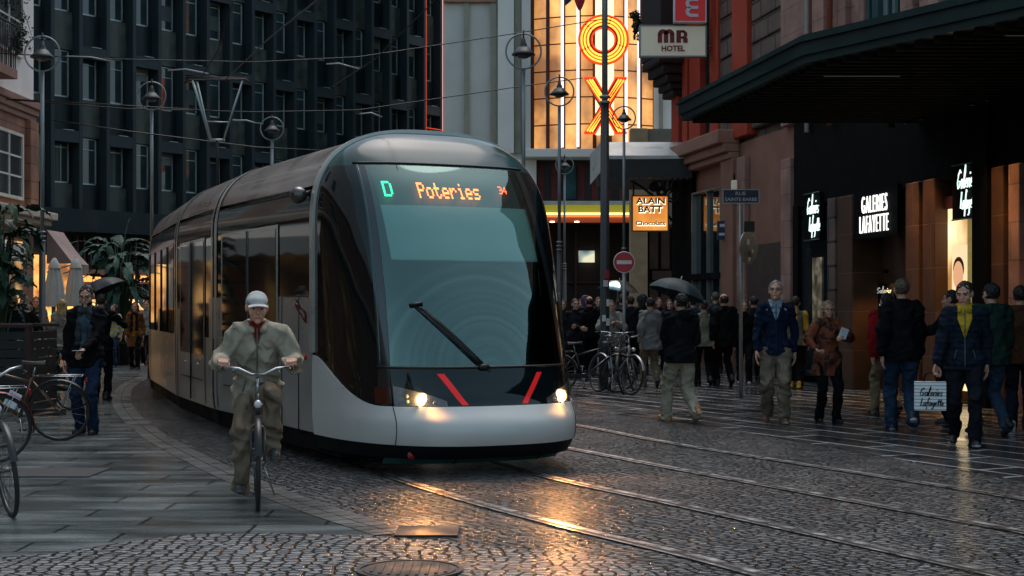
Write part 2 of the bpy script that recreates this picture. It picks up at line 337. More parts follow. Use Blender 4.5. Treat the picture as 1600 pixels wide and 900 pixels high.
DOT = {'D': ["11110", "10001", "10001", "10001", "10001", "10001", "11110"], 'P': ["11110", "10001", "10001", "11110", "10000", "10000", "10000"],
 'o': ["00000", "00000", "01110", "10001", "10001", "10001", "01110"], 't': ["01000", "01000", "11110", "01000", "01000", "01001", "00110"],
 'e': ["00000", "00000", "01110", "10001", "11111", "10000", "01110"], 'r': ["00000", "00000", "10110", "11001", "10000", "10000", "10000"],
 'i': ["00100", "00000", "01100", "00100", "00100", "00100", "01110"], 's': ["00000", "00000", "01111", "10000", "01110", "00001", "11110"],
 '3': ["11110", "00001", "00001", "01110", "00001", "00001", "11110"], '4': ["00010", "00110", "01010", "10010", "11111", "00010", "00010"]}

# ------------------------------------------------------------------ organic shapes: distance field -> surface nets
BIG = 1.0
def field(prims, h, k=.025, pad=.05, fold=None, subs=None, cuts=None):
    """prims: (a, b, ra, rb, flat_y) or ('e', c, (rx,ry,rz)); returns verts, quads"""
    lo = np.full(3, 1e9); hi = -lo
    for p in prims:
        if p[0] == 'e': c = np.array(p[1]); r = np.array(p[2]); lo = np.minimum(lo, c - r); hi = np.maximum(hi, c + r)
        else:
            a, b = np.array(p[0]), np.array(p[1]); r = max(p[2], p[3]); lo = np.minimum(lo, np.minimum(a, b) - r); hi = np.maximum(hi, np.maximum(a, b) + r)
    lo -= pad; hi += pad; n = np.ceil((hi - lo) / h).astype(int) + 1
    ax = [(lo[i] + h * np.arange(n[i])).astype(np.float32) for i in range(3)]
    D = np.full(n, BIG, np.float32)
    for p in prims:
        if p[0] == 'e': c = np.array(p[1]); r = np.array(p[2]); l, u = c - r, c + r
        else: a, b = np.array(p[0], float), np.array(p[1], float); r = max(p[2], p[3]); l, u = np.minimum(a, b) - r, np.maximum(a, b) + r
        i0 = np.maximum(np.floor((l - lo - 3 * k - .03) / h).astype(int), 0); i1 = np.minimum(np.ceil((u - lo + 3 * k + .03) / h).astype(int) + 1, n)
        sl_ = tuple(slice(i0[i], i1[i]) for i in range(3))
        X = ax[0][sl_[0]][:, None, None]; Y = ax[1][sl_[1]][None, :, None]; Z = ax[2][sl_[2]][None, None, :]
        if p[0] == 'e':
            q = np.sqrt(((X - c[0]) / r[0]) ** 2 + ((Y - c[1]) / r[1]) ** 2 + ((Z - c[2]) / r[2]) ** 2); d = (q - 1) * min(r)
        else:
            ab = b - a; L2 = max(ab @ ab, 1e-9); t = np.clip(((X - a[0]) * ab[0] + (Y - a[1]) * ab[1] + (Z - a[2]) * ab[2]) / L2, 0, 1)
            fl = p[4] if len(p) > 4 else 1.0
            d = np.sqrt((X - a[0] - t * ab[0]) ** 2 + ((Y - a[1] - t * ab[1]) / fl) ** 2 + (Z - a[2] - t * ab[2]) ** 2) - (p[2] + t * (p[3] - p[2]))
            if fl < 1: d = d * (1 + fl) / 2
        o = D[sl_]; hh = np.clip(.5 + .5 * (o - d) / k, 0, 1); D[sl_] = o * (1 - hh) + d * hh - k * hh * (1 - hh)
    X = ax[0][:, None, None]; Y = ax[1][None, :, None]; Z = ax[2][None, None, :]
    if fold: D = D + fold(X, Y, Z)
    for c, r in (subs or []):
        q = np.sqrt((X - c[0]) ** 2 + (Y - c[1]) ** 2 + (Z - c[2]) ** 2) - r; kk = .008
        hh = np.clip(.5 - .5 * (D + q) / kk, 0, 1); D = D * (1 - hh) + (-q) * hh + kk * hh * (1 - hh)
    for c in (cuts or []): D = np.maximum(D, c(X, Y, Z))
    return nets(D.astype(np.float32), lo, h)

def nets(D, lo, h):
    D[0] = D[-1] = BIG; D[:, 0] = D[:, -1] = BIG; D[:, :, 0] = D[:, :, -1] = BIG
    S = D < 0; nx, ny, nz = D.shape
    C = S[:-1, :-1, :-1].astype(np.int8)
    for dx, dy, dz in ((1, 0, 0), (0, 1, 0), (0, 0, 1), (1, 1, 0), (1, 0, 1), (0, 1, 1), (1, 1, 1)):
        C = C + S[dx:nx - 1 + dx, dy:ny - 1 + dy, dz:nz - 1 + dz]
    act = (C > 0) & (C < 8); I = np.argwhere(act); N = len(I)
    idx = np.full(act.shape, -1, np.int64); idx[act] = np.arange(N)
    cor = [(a, b, c) for a in (0, 1) for b in (0, 1) for c in (0, 1)]
    V8 = {c: D[I[:, 0] + c[0], I[:, 1] + c[1], I[:, 2] + c[2]] for c in cor}
    acc = np.zeros((N, 3)); cnt = np.zeros(N)
    for c in cor:
        for a in range(3):
            if c[a] == 0:
                e = list(c); e[a] = 1; e = tuple(e); v0, v1 = V8[c], V8[e]; msk = (v0 < 0) != (v1 < 0)
                den = np.where(msk, v0 - v1, 1); t = np.where(msk, v0 / den, 0)
                p = np.array(c, float)[None, :].repeat(N, 0); p[:, a] = t; acc += np.where(msk[:, None], p, 0); cnt += msk
    P = lo + h * (I + acc / cnt[:, None]); Q = []
    for a in range(3):
        b, c = [(1, 2), (2, 0), (0, 1)][a]; s0 = [slice(None)] * 3; s1 = [slice(None)] * 3; s0[a] = slice(0, -1); s1[a] = slice(1, None)
        A, B = S[tuple(s0)], S[tuple(s1)]; E = np.argwhere(A != B)
        if not len(E): continue
        sg = A[E[:, 0], E[:, 1], E[:, 2]]; eb = np.zeros(3, int); eb[b] = 1; ec = np.zeros(3, int); ec[c] = 1
        g = lambda o: idx[tuple((E - o).T)]
        q = np.stack([g(eb * 0), g(eb), g(eb + ec), g(ec)], 1); q[~sg] = q[~sg][:, ::-1]; Q.append(q)
    return P, np.concatenate(Q)
# ------------------------------------------------------------------ ground
def struct(mb, name, m): o = mb.build(name, m); return tag(o, kind='structure')
TD = Vector((.444, -.896, 0)); TL = Vector((.896, .444, 0)); AC = Vector((-.855, 14.83, 0))      # tram forward, tram lateral, arch centre
def flat(mb, pts, z, m=0): return mb.add([(p[0], p[1], z) for p in pts], [tuple(range(len(pts)))], m)
RANG = math.atan2(-.896, .444)
m_cob = cobbles('wet_setts', (.06, .061, .06), (.18, .18, .178), (.008, .008, .008), 11, .2, .05, (1.0, 1.3, 1), rot=R(-26))
m_cob2 = cobbles('wet_cobbles', (.14, .14, .14), (.3, .298, .295), (.012, .012, .012), 11.5, .21, .045, (1.0, 1.1, 1))
m_slab = masonry('wet_slabs', (.07, .085, .086), (.115, .132, .132), (.015, .015, .015), 1.3, .38, .19, .014, 'xy', .02, 45, 0, True, .37)
m_slab2 = masonry('wet_slabs_right', (.03, .033, .035), (.07, .074, .076), (.45, .46, .46), 1.4, .5, .2, .028, 'xy', .015, 45, R(63.6), True, .4)
g = MB(); flat(g, [(-400, -60), (400, -60), (400, 900), (-400, 900)], 0); struct(g, 'ground', m_cob)
# slab pavement on the left, bounded by the curved stone border
def curve(pts, n=8):
    P = [Vector((p[0], p[1], 0)) for p in pts]; out = []
    for i in range(len(P) - 1):
        p0, p1, p2, p3 = P[max(i - 1, 0)], P[i], P[i + 1], P[min(i + 2, len(P) - 1)]
        for j in range(n):
            t = j / n; out.append(.5 * ((2 * p1) + (-p0 + p2) * t + (2 * p0 - 5 * p1 + 4 * p2 - p3) * t * t + (-p0 + 3 * p1 - 3 * p2 + p3) * t ** 3))
    out.append(P[-1]); return out
bpix = [(262, 583), (222, 588), (188, 603), (175, 622), (184, 648), (222, 683), (290, 722), (380, 765), (470, 800), (585, 838)]
BC = curve([GP(a, b) for a, b in bpix])
BC = [Vector((-9.5, 44, 0)), Vector((-9.3, 38, 0))] + BC
BE = BC[-1]
slab = MB(); south = [GP(560, 838), GP(420, 833), GP(300, 835), GP(180, 850), GP(90, 864), GP(0, 872), GP(-140, 885)]
flat(slab, [(-60, 6), (-60, 60), (-9.5, 60)] + [(p.x, p.y) for p in BC] + [(p.x, p.y) for p in south] + [(-6, 6)], .004); struct(slab, 'pavement', m_slab)
cob = MB(); flat(cob, [(p.x, p.y) for p in reversed(south)] + [(BE.x, BE.y), (GP(930, 868).x, GP(930, 868).y), (GP(1250, 950).x, GP(1250, 950).y), (2.2, 2), (-8, 2)], .003); struct(cob, 'cobbled_crossing', m_cob2)
def ribbon(mb, pts, a, b, z, m=0):
    V = []; n = len(pts)
    for i, p in enumerate(pts):
        t = (pts[min(i + 1, n - 1)] - pts[max(i - 1, 0)]).normalized(); s = Vector((t.y, -t.x, 0))
        for o in (a, b): q = p + s * o; V.append((q.x, q.y, z))
    mb.add(V, [(2 * i, 2 * i + 1, 2 * i + 3, 2 * i + 2) for i in range(n - 1)], m)
# kerb-like border: individual pale stones following the curve
bs = MB(); L = 0; m_bor = mat('border_stone', (.11, .11, .105), .33, 0, .5, (14, .5, .02), .35, 2.2)
for i in range(len(BC) - 1):
    a, b = BC[i], BC[i + 1]; d = (b - a); n = max(1, round(d.length / .55))
    for j in range(n):
        p, q = a + d * (j / n), a + d * ((j + 1) / n); t = d.normalized(); s = Vector((t.y, -t.x, 0)); g_ = t * .008
        for o0, o1 in ((-.30, -.155), (-.145, 0.0)): bs.add([(v.x, v.y, .008) for v in (p + g_ - s * -o0, q - g_ - s * -o0, q - g_ - s * -o1, p + g_ - s * -o1)], [(0, 1, 2, 3)])
struct(bs, 'border_stones', m_bor)
# slab pavement on the right
rp = MB(); e0 = GP(905, 640); e1 = GP(1120, 668); e2 = GP(1600, 752)
dr = (e2 - e1).normalized(); flat(rp, [(e2 + dr * 14)[:2], e2[:2], e1[:2], e0[:2], (1.6, 50), (60, 50), (60, 0)], .004); struct(rp, 'pavement_by_the_shops', m_slab2)
# rails
railpix = [[(1250, 914.5), (1197, 900), (1080, 869), (860, 816), (667, 762)], [(1650, 920), (1567, 900), (1080, 793), (849, 743)], [(1700, 855), (1600, 832), (1080, 737), (906, 704)], [(1700, 801), (1600, 780), (1080, 698), (909, 666)]]
tc = [AC - TD * 1.5, AC - TD * 3.65, Vector((-3.53, 20.7, 0)), Vector((-5.0, 25.3, 0)), Vector((-5.7, 28.3, 0)), Vector((-6.5, 33, 0)), Vector((-6.4, 40, 0))]
sig = [-.72, .62, None, None]; m_rail = mat('rail_steel', (.6, .6, .6), .3, 1, .5, None, .3, 8); m_groove = mat('rail_groove', (.01, .01, .01), .5, var=0)
for i, rpx in enumerate(railpix):
    pts = [GP(a, b) for a, b in rpx]; back = (pts[-1] - pts[0]).normalized()
    d0 = (pts[2] - pts[0]).normalized(); pts = [pts[0] - d0 * k_ for k_ in (7, 5, 3.4, 2, .9)] + pts[(1 if i < 4 else 0):]
    if i < 2: pts += [p + TL * sig[i] for p in tc]
    else: pts += [pts[-1] + back * k_ - TL * .02 * k_ for k_ in (4, 8, 14)]
    c = curve(pts, 6); r = MB(); ribbon(r, c, -.035, .03, .013, 0); ribbon(r, c, -.075, -.035, .011, 1); ribbon(r, c, -.1, -.075, .012, 0)
    o = r.build('tram_rail', [m_rail, m_groove]); tag(o, ['grooved tram rail nearest the camera, passing under the left side of the tram', 'grooved tram rail leaving the ground below the right side of the tram', 'grooved tram rail just right of the tram, with a black groove', 'bright grooved tram rail farthest right, nearest the shops'][i], 'rail', 'tram rails set in the wet setts')
# metal covers
def cover(name, lab, c, r, rect=None):
    mb = MB(); mi = mat('cast_iron_wet', (.02, .02, .02), .6, 0, .5, (60, .6, .006), .3)
    if rect: mb.box((c.x, c.y, .009), (rect[0], rect[1], .012))
    else:
        mb.lathe([(0, .016), (r * .86, .016), (r * .86, .011), (r * .92, .011), (r * .92, .017), (r, .017), (r, .004)], 32, Matrix.Translation((c.x, c.y, 0)), 0, False)
        for i in range(-4, 5): mb.box((c.x + i * r * .17, c.y, .019), (.02, r * 1.4 * math.cos(i * .25), .006))
    o = mb.build(name, mi); tag(o, lab, 'cover')
cover('manhole_cover', 'round wet iron manhole cover at the bottom edge of the cobbles', GP(640, 893), .31)
cover('drain_cover', 'small rectangular iron drain cover in the orange headlight reflection', GP(668, 832), 0, (.42, .42))
cover('access_cover', 'large dark rectangular cover in the slabs near the parked bicycles', GP(62, 740), 0, (1.1, .7))

# ------------------------------------------------------------------ dark office building
fdir = Vector((.595, .804, 0)); BAY = 1.144; NB = 21
RC = Vector((-.048 * 66, 66, 0)); P0 = RC - fdir * BAY * NB
MO = Matrix(((fdir.x, -fdir.y, 0, P0.x), (fdir.y, fdir.x, 0, P0.y), (0, 0, 1, 0), (0, 0, 0, 1)))
ob = thing('office_building', 'dark office building with deep black fins and narrow pale framed windows', 'building', M=MO)
LB = BAY * NB; m_ow = mat('office_panel', (.01, .02, .024), .5, .0, .25, (5, .1), .35, 1.3); m_of = mat('office_fin', (.026, .04, .046), .5, 0, .25, (3, .1), .2, .8); m_ofr = mat('office_frame', (.42, .5, .48), .4, .3)
m_pane = mat('office_pane', (.03, .055, .06), .06, 0, .7, (1.5, .06), .5, .35, coat=.3); m_pale = mat('office_spandrel_pale', (.06, .072, .062), .5, 0, .4, (4, .2), .5, 2)
w = MB(); w.bb(-.4, LB, .62, 14, 4.1, 24); w.bb(-.4, LB, .9, 14, 0, 4.1); w.build('wall', m_ow, ob)
w = MB(); w.bb(-.6, LB + .08, -.06, .62, 4.1, 4.87); w.build('fascia', m_ow, ob)
fin = None; win = {}; led = None; sp = {}
zs = [5.77 + 2.94 * i for i in range(5)]
for i in range(NB + 1):
    if fin is None: q = MB(); q.bb(-.075, .075, 0, .62, 4.87, 24); fin = q.build('fin', m_of, ob, (i * BAY, 0, 0), bevel=.01)
    else: link_copy(fin, ob, (i * BAY, 0, 0))
q = MB()
q.bb(.40, .98, .5, .53, 0, 1.6, 1)
for a in ((.38, .41, 0, 1.6), (.94, .985, 0, 1.6), (.38, .985, 0, .05), (.38, .985, 1.56, 1.6), (.38, .985, 1.2, 1.225)): q.bb(a[0], a[1], .47, .545, a[2], a[3], 0)
q.bb(.985, 1.07, .52, .6, -.02, 1.62, 2); q.bb(.07, .38, .52, .6, -.02, 1.62, 2)
win0 = q.build('window', [m_ofr, m_pane, mat('office_black', (.008, .01, .011), .5, var=.1)], ob, (0, 0, zs[0]))
wins = [win0]
for kk in (1, 2, 3):
    c = win0.data.copy(); q = MB(); q.v = [tuple(v.co) for v in c.vertices]; q.f = [tuple(p.vertices) for p in c.polygons]; q.m = [p.material_index for p in c.polygons]; q.s = [False] * len(q.f)
    if kk == 1: q.bb(.41, .94, .485, .495, .95, 1.56, 3)
    elif kk == 2: [q.bb(.41 + .055 * i, .435 + .055 * i, .485, .495, .05, 1.56, 4) for i in range(5)]
    else: q.bb(.41, .94, .485, .495, .35 , .9, 4); q.bb(.41, .94, .485, .495, 1.3, 1.56, 3)
    w_ = q.build('window', list(win0.data.materials) + [mat('blind_pale', (.2, .24, .22), .7), mat('curtain_grey', (.07, .09, .085), .8)], ob, (kk * BAY, 0, zs[kk])); wins.append(w_)
q = MB(); q.bb(.077, BAY - .077, .38, .62, 0, 1.3); sp0 = q.build('spandrel', m_ow, ob, (0, 0, zs[0] - 1.32), bevel=.01)
q = MB(); q.bb(.077, BAY - .077, .38, .62, 0, 1.3); sp1 = q.build('spandrel', m_pale, ob, (0, 0, zs[0] - 1.32 + 2.94), bevel=.01)
q = MB(); q.bb(.077, BAY - .077, .004, .38, -.28, .12, 0); q.bb(.45, .85, -.02, .1, .125, .14, 1); led0 = q.build('ledge', [m_of, m_ofr], ob, (0, 0, zs[0] - 1.3))
first = {id(win0): 1, id(sp0): 1, id(led0): 1}
for i in range(NB):
    for j in range(4):
        if not (i == j): link_copy(wins[(i * 7 + j * 5 + i * j) % 11 % 4 if (i * 3 + j) % 2 else 0], ob, (i * BAY, 0, zs[j]))
        if not (i == 0 and j == 0): link_copy(sp1 if (i + j) % 2 else sp0, ob, (i * BAY, 0, zs[j] - 1.32))
        if (i + j) % 2 == 0 and not (i == 0 and j == 0): link_copy(led0, ob, (i * BAY, 0, zs[j] - 1.3))
# cinema neon's red reflection on the office corner, put in as glowing lines
nr = glow('reflected_red', (1.0, .08, .02), .5)
q = MB()
for xx in (LB + .12, LB - BAY + .02): q.tube([(xx, -.06, 7.9 if xx > LB else 8.0), (xx, -.06, 24)], .065 if xx > LB else .013, 8)
for zz in (9.45,): q.tube([(LB - BAY, -.08, zz), (LB + .1, -.08, zz)], .02, 6)
q.build('red_reflection', nr, ob)
q = MB(); cc = glow_var('cafe_light', (.9, .3, .06), (1.0, .55, .14), .25, 1.6, 1.3)
# lit ground-floor shopfront
for i, (a, b, z0, z1, k_) in enumerate([(0.3, 2.2, .3, 3.2, 1), (2.5, 3.1, 1.0, 3.3, 1), (3.25, 4.0, 1.0, 3.3, 1), (4.15, 4.9, 1.0, 3.2, 1), (5.1, 5.6, 1.2, 2.6, 0), (6.5, 7.2, 1.0, 2.4, 0), (8.5, 9.5, .8, 3.2, 0)]):
    o = MB().bb(a, b, .86, .9, z0, z1).build('shop_window', cc if k_ else m_pane, ob)
q = MB()
for i in range(40): q.bb(4.95 + i * .28, 5.0 + i * .28, .7, .9, .1, 4.0)
q.build('shutter', mat('shutter_dark', (.05, .05, .048), .6), ob)
light('cafe_lamp', 'AREA', (2.6, -.2, 3.2), 40, (1, .55, .2), ob, 1.5, (R(20), 0, 0))

# ------------------------------------------------------------------ brown and white building on the left, seen along its face (x = -11.1)
lb = thing('corner_building', 'white rendered building over brown stone ground floors at the left edge', 'building', (-11.1, 34.15, 0))
m_wr = mat('white_render', (.78, .72, .68), .8, 0, .3, (6, .15), .12, 1.2); m_bs = masonry('brown_stone_left', (.24, .11, .06), (.3, .14, .08), (.1, .06, .05), .8, .4, .8, .012)
MB().bb(-9, 0, -27, 0, 6.25, 17).build('upper_wall', m_wr, lb); MB().bb(-9, 0, -27, 0, 0, 5.8).build('lower_wall', m_bs, lb)
q = MB(); q.bb(-9, .16, -27, .1, 6.08, 6.25); q.bb(-9, .11, -27, .08, 5.93, 6.08); q.bb(-9, .06, -27, .05, 5.8, 5.93); q.build('cornice', mat('brown_cornice', (.3, .17, .13), .8, 0, .3, (9, .3)), lb, bevel=.02)
q = MB(); q.bb(-9, .42, -27, .5, 3.55, 3.72); q.bb(-9, .3, -27, .4, 3.42, 3.55); q.build('ledge', mat('beige_cornice', (.5, .42, .34), .8, 0, .3, (9, .3)), lb, bevel=.02)
MB().bb(-.3, .12, -.55, .02, 3.72, 5.8).build('pilaster', m_bs, lb, bevel=.02)
m_wf = mat('white_frame', (.6, .58, .52), .5); m_dg = mat('dark_glass', (.015, .02, .022), .05, 0, .7, None, .3, .5)
def framed_window(parent, x0, x1, z0, z1, y, name='window', glassm=None, fr=None, fw=.07, mull=1, trans=(), dep=.08, out=.05, M=None):
    """window lying in a facade whose outward side is -y local"""
    q = MB(); T_ = M or Matrix.Identity(4)
    def b_(a0, a1, y0, y1, c0, c1, m): 
        n0 = len(q.v); q.bb(a0, a1, y0, y1, c0, c1, m)
        for i in range(n0, len(q.v)): q.v[i] = tuple(T_ @ Vector(q.v[i]))
    b_(x0, x1, y - .005, y + .02, z0, z1, 1)
    b_(x0 - fw, x0, y - out, y + .03, z0 - fw, z1 + fw, 0); b_(x1, x1 + fw, y - out, y + .03, z0 - fw, z1 + fw, 0)
    b_(x0, x1, y - out, y + .03, z1, z1 + fw, 0); b_(x0, x1, y - out, y + .03, z0 - fw, z0, 0)
    for i in range(mull): xm = x0 + (x1 - x0) * (i + 1) / (mull + 1); b_(xm - .025, xm + .025, y - out * .7, y + .03, z0, z1, 0)
    for t_ in trans: zm = z0 + (z1 - z0) * t_; b_(x0, x1, y - out * .6, y + .028, zm - .02, zm + .02, 0)
    return q.build(name, [fr or m_wf, glassm or m_dg], parent)
MX = Matrix(((0, -1, 0, 0), (1, 0, 0, 0), (0, 0, 1, 0), (0, 0, 0, 1)))         # facade facing +x: local x runs along +y
for (a, b) in ((-2.6, -.95), (-5.2, -3.6), (-8.2, -6.6), (-11.2, -9.6), (-15, -13.4), (-20, -18.4)):
    framed_window(lb, a, b, 4.0, 5.35, -.02, M=MX, trans=(.33, .66))
    framed_window(lb, a, b, 7.2, 9.4, -.02, M=MX, trans=(.33, .66))
    MB().bb(-.06, .03, a - .1, b + .1, .4, 3.0).build('shop_window', glow_var('left_shop_light%d' % int(-a), (.5, .25, .08), (1.0, .55, .18), .02, 1.0 if a > -9 else .12, 1.2), lb)
bal = MB(); bal.bb(0, .4, -5.5, -2.3, 6.45, 6.65, 1)
for i in range(22): bal.tube([(.37, -2.35 - i * .112, 6.65), (.37, -2.35 - i * .112, 7.6)], .012, 5)
for i in range(4): bal.tube([(.06 + i * .1, -2.33, 6.65), (.06 + i * .1, -2.33, 7.6)], .012, 5)
bal.tube([(.37, -5.5, 7.6), (.37, -2.33, 7.6), (0, -2.33, 7.6)], .022, 6)
bal.build('balcony', [mat('iron_black', (.015, .015, .015), .5), mat('brown_cornice', (0, 0, 0))], lb)
# awning on its corner
aw = thing('awning', 'faded pink grey shop awning sloping down beside the corner building', 'awning', (-11.05, 34.7, 3.35))
q = MB(); q.grid(lambda u, v: Vector((.05 + v * .62, .1 + u * 1.3, 0 - v * .8 - .05 * math.sin(math.pi * v))), 18, 6); q.add([(.05, .1, 0), (.67, .1, -.8), (.05, .1, -.8)], [(0, 1, 2)]); q.build('canvas', mat('awning_canvas', (.3, .22, .2), .85, 0, .3, (10, .2), .25, 2), aw)
q = MB(); q.grid(lambda u, v: Vector((.67 + .01 * math.sin(u * 60), .1 + u * 1.3, -.8 - v * .22)), 40, 2); q.build('valance', mat('awning_canvas', (0, 0, 0)), aw)
q = MB(); q.tube([(.05, .12, -1.0), (.65, .12, -.82)], .02, 6); q.tube([(.05, 1.38, -1.0), (.65, 1.38, -.82)], .02, 6); q.build('arm', mat('umb_metal', (.3, .3, .3), .35, .8, var=0), aw)
for y0_, y1_, lab_ in ((20.2, 24.6, 'cream scalloped awning on the corner building, nearer the camera'), (25.0, 29.4, 'cream scalloped awning on the corner building, next to the brown corner')):
    t = thing('awning', lab_, 'awning', (-11.05, y0_, 3.2)); q = MB(); q.grid(lambda u, v: Vector((.03 + v * 1.3, u * (y1_ - y0_), -.45 * v - .03 * math.sin(math.pi * v))), 12, 4); q.grid(lambda u, v: Vector((1.33, u * (y1_ - y0_), -.45 - v * (.26 + .07 * abs(math.sin(u * 22))))), 80, 2); q.build('canvas', mat('awning_cream', (.6, .58, .52), .8, 0, .3, None, .1, 2), t)
    MB().tube([(.03, 0, -.6), (1.3, 0, -.45)], .02, 6).build('arm', mat('umb_metal', (.3, .3, .3), .35, .8, var=0), t)
kiosk = thing('cafe_counter', 'glowing orange lit cafe counter behind the white parasols', 'cafe', (-12.7, 42.5, 0))
MB().bb(0, 3.0, 0, .4, 0, 1.0).build('counter', mat('kiosk_wood', (.12, .06, .03), .6), kiosk); MB().bb(0.05, 2.9, .42, .46, 1.0, 1.75).build('lit_panel', glow_var('kiosk_light', (.7, .25, .05), (1.0, .6, .22), .2, 1.5, 2), kiosk)
q = MB(); q.bb(0, 3.0, -.3, .5, 2.2, 2.6); q.build('canopy', mat('kiosk_pink', (.42, .2, .15), .7), kiosk); MB().bb(.05, 2.95, -.32, -.28, 2.25, 2.42).build('glow_strip', glow('kiosk_strip', (1, .4, .1), 1.2), kiosk)
# ------------------------------------------------------------------ cinema
CY = 56.0; cz = lambda py: PZ(py, CY); cxx = lambda px: PX(px, CY)
ci = thing('cinema_building', 'pale cinema facade with tall amber lit glass bay above a neon striped entrance', 'building', (0, CY, 0))
m_cw = mat('cinema_render', (.62, .61, .55), .85, 0, .3, (40, .08), .1, .7); m_cs = mat('cinema_stripe', (.34, .32, .25), .85, 0, .3, None, .12, 2); m_cwl = mat('cinema_render_light', (.78, .77, .7), .85, 0, .3, (40, .08), .08, .7)
q = MB(); q.bb(cxx(693), cxx(830), .3, 8, 0, 20); q.build('wall', m_cw, ci)
MB().bb(cxx(778), cxx(803), .05, .3, 7.4, 20).build('pier', m_cwl, ci); MB().bb(cxx(815), cxx(829), -.1, .3, 7.4, 20).build('pier', m_cw, ci)
MB().bb(cxx(1022), cxx(1062), .1, 8, 0, 20).build('wall', m_cwl, ci); MB().bb(cxx(1030), cxx(1036), .04, .1, 0, 20).build('pilaster', m_cs, ci)
for a, b in ((725, 733), (766, 775), (804, 814)): MB().bb(cxx(a), cxx(b), .18, .3, 7.4, 20).build('pilaster', m_cs, ci)
MB().bb(cxx(693), cxx(775), .1, .3, cz(2), cz(-14)).build('cornice', mat('cinema_cornice', (.3, .17, .1), .7), ci)
am = glow_var('amber_glass', (.75, .3, .09), (1.0, .5, .14), .3, 1.2, .55, 4, (1, 1, .8))
x0, x1 = cxx(832), cxx(1024); n = 8; bx = [x0 + (x1 - x0) * i / n for i in range(n + 1)]
bow = lambda x: .35 - .75 * math.sin(math.pi * (x - x0) / (x1 - x0))            # the glass bay bows outwards
for i in range(n):
    a, b = bx[i], bx[i + 1]
    for j in range(10):
        z0 = cz(237) + j * 1.02; q = MB(); q.add([(a, bow(a), z0), (b, bow(b), z0), (b, bow(b), z0 + 1.0), (a, bow(a), z0 + 1.0)], [(0, 1, 2, 3)]); q.build('glass_panel', am, ci)
m_mul = mat('dark_red_mullion', (.09, .015, .01), .5, .2)
for i in range(n + 1):
    a = bx[i]; MB().bb(a - .07, a + .07, bow(a) - .14, bow(a) + .05, cz(239), cz(237) + 10.3).build('mullion', m_mul, ci)
for j in range(11): z0 = cz(237) + j * 1.02 - .01; MB().tube([(a, bow(a) - .03, z0) for a in bx], .025, 4).build('transom', m_mul, ci)
nw = glow('neon_white', (.95, .93, 1.0), .95); ny = glow('neon_yellow', (1.0, .8, .42), 1.3)
for px in (878, 902, 977, 997): x = cxx(px); MB().tube([(x, bow(x) - .24, cz(232)), (x, bow(x) - .24, 19)], .055, 8).build('neon_tube', nw, ci)
for px in (934, 952): x = cxx(px); MB().tube([(x, bow(x) - .3, cz(214)), (x, bow(x) - .3, 19)], .13, 8).build('neon_tube', ny, ci)
q = MB(); q.bb(cxx(818), cxx(1040), -.9, .4, cz(249), cz(236)); q.build('ledge', m_cwl, ci, bevel=.03)
m_cd = mat('cinema_dark', (.02, .014, .012), .6); MB().bb(cxx(820), cxx(1062), .3, 7, cz(345), cz(249)).build('lower_wall', m_cd, ci); MB().bb(cxx(820), cxx(1062), 3.3, 7, 0, cz(345)).build('foyer_wall', m_cd, ci)
MB().bb(cxx(790), cxx(838), -.2, .3, 0, cz(250)).build('pier', m_cwl, ci)
q = MB()
for i in range(10): a = cxx(840) + i * .52; q.bb(a, a + .24, .24, .3, cz(312), cz(255))
q.build('curtain', mat('curtain', (.12, .03, .03), .8, 0, .2, None, .5, 2), ci)
MB().bb(cxx(880), cxx(900), .2, .28, cz(310), cz(258)).build('curtain', mat('curtain_teal', (.03, .09, .1), .8, 0, .2, None, .5, 2), ci)
for z0, z1, mm, yy in ((cz(324), cz(318), mat('marquee_white', (.5, .5, .42), .6), -1.45), (cz(336), cz(324), glow('marquee_lime', (.5, .45, .03), .3), -1.4), (cz(339), cz(336), glow('marquee_neon', (1.0, .75, .3), 1.6), -1.46), (cz(343), cz(339), glow('marquee_orange', (1, .28, .06), .6), -1.4), (cz(347), cz(343), glow('marquee_red', (.8, .12, .03), .2), -1.45)):
    MB().bb(cxx(838), cxx(1060), yy, .3, z0, z1 - .004).build('marquee_band', mm, ci)
MB().bb(cxx(910), cxx(936), 3.0, 3.2, cz(406), cz(387)).build('screen', glow_var('foyer_screen', (.05, .3, .4), (.9, .85, .6), .25, .7, 1.6, 0), ci)
q = MB()
for a in (855, 905, 955): q.bb(cxx(a) - .04, cxx(a) + .04, 3.0, 3.2, 0, cz(350))
q.bb(cxx(855), cxx(955), 3.0, 3.2, cz(440), cz(438)); q.build('door_frame', mat('door_red', (.08, .02, .015), .5), ci)
for a in (862, 900, 945): MB().tube([(cxx(a), -.7, cz(349)), (cxx(a), -.7, cz(348))], .09, 8).build('downlight', glow('downlight', (1, .8, .5), 5), ci)
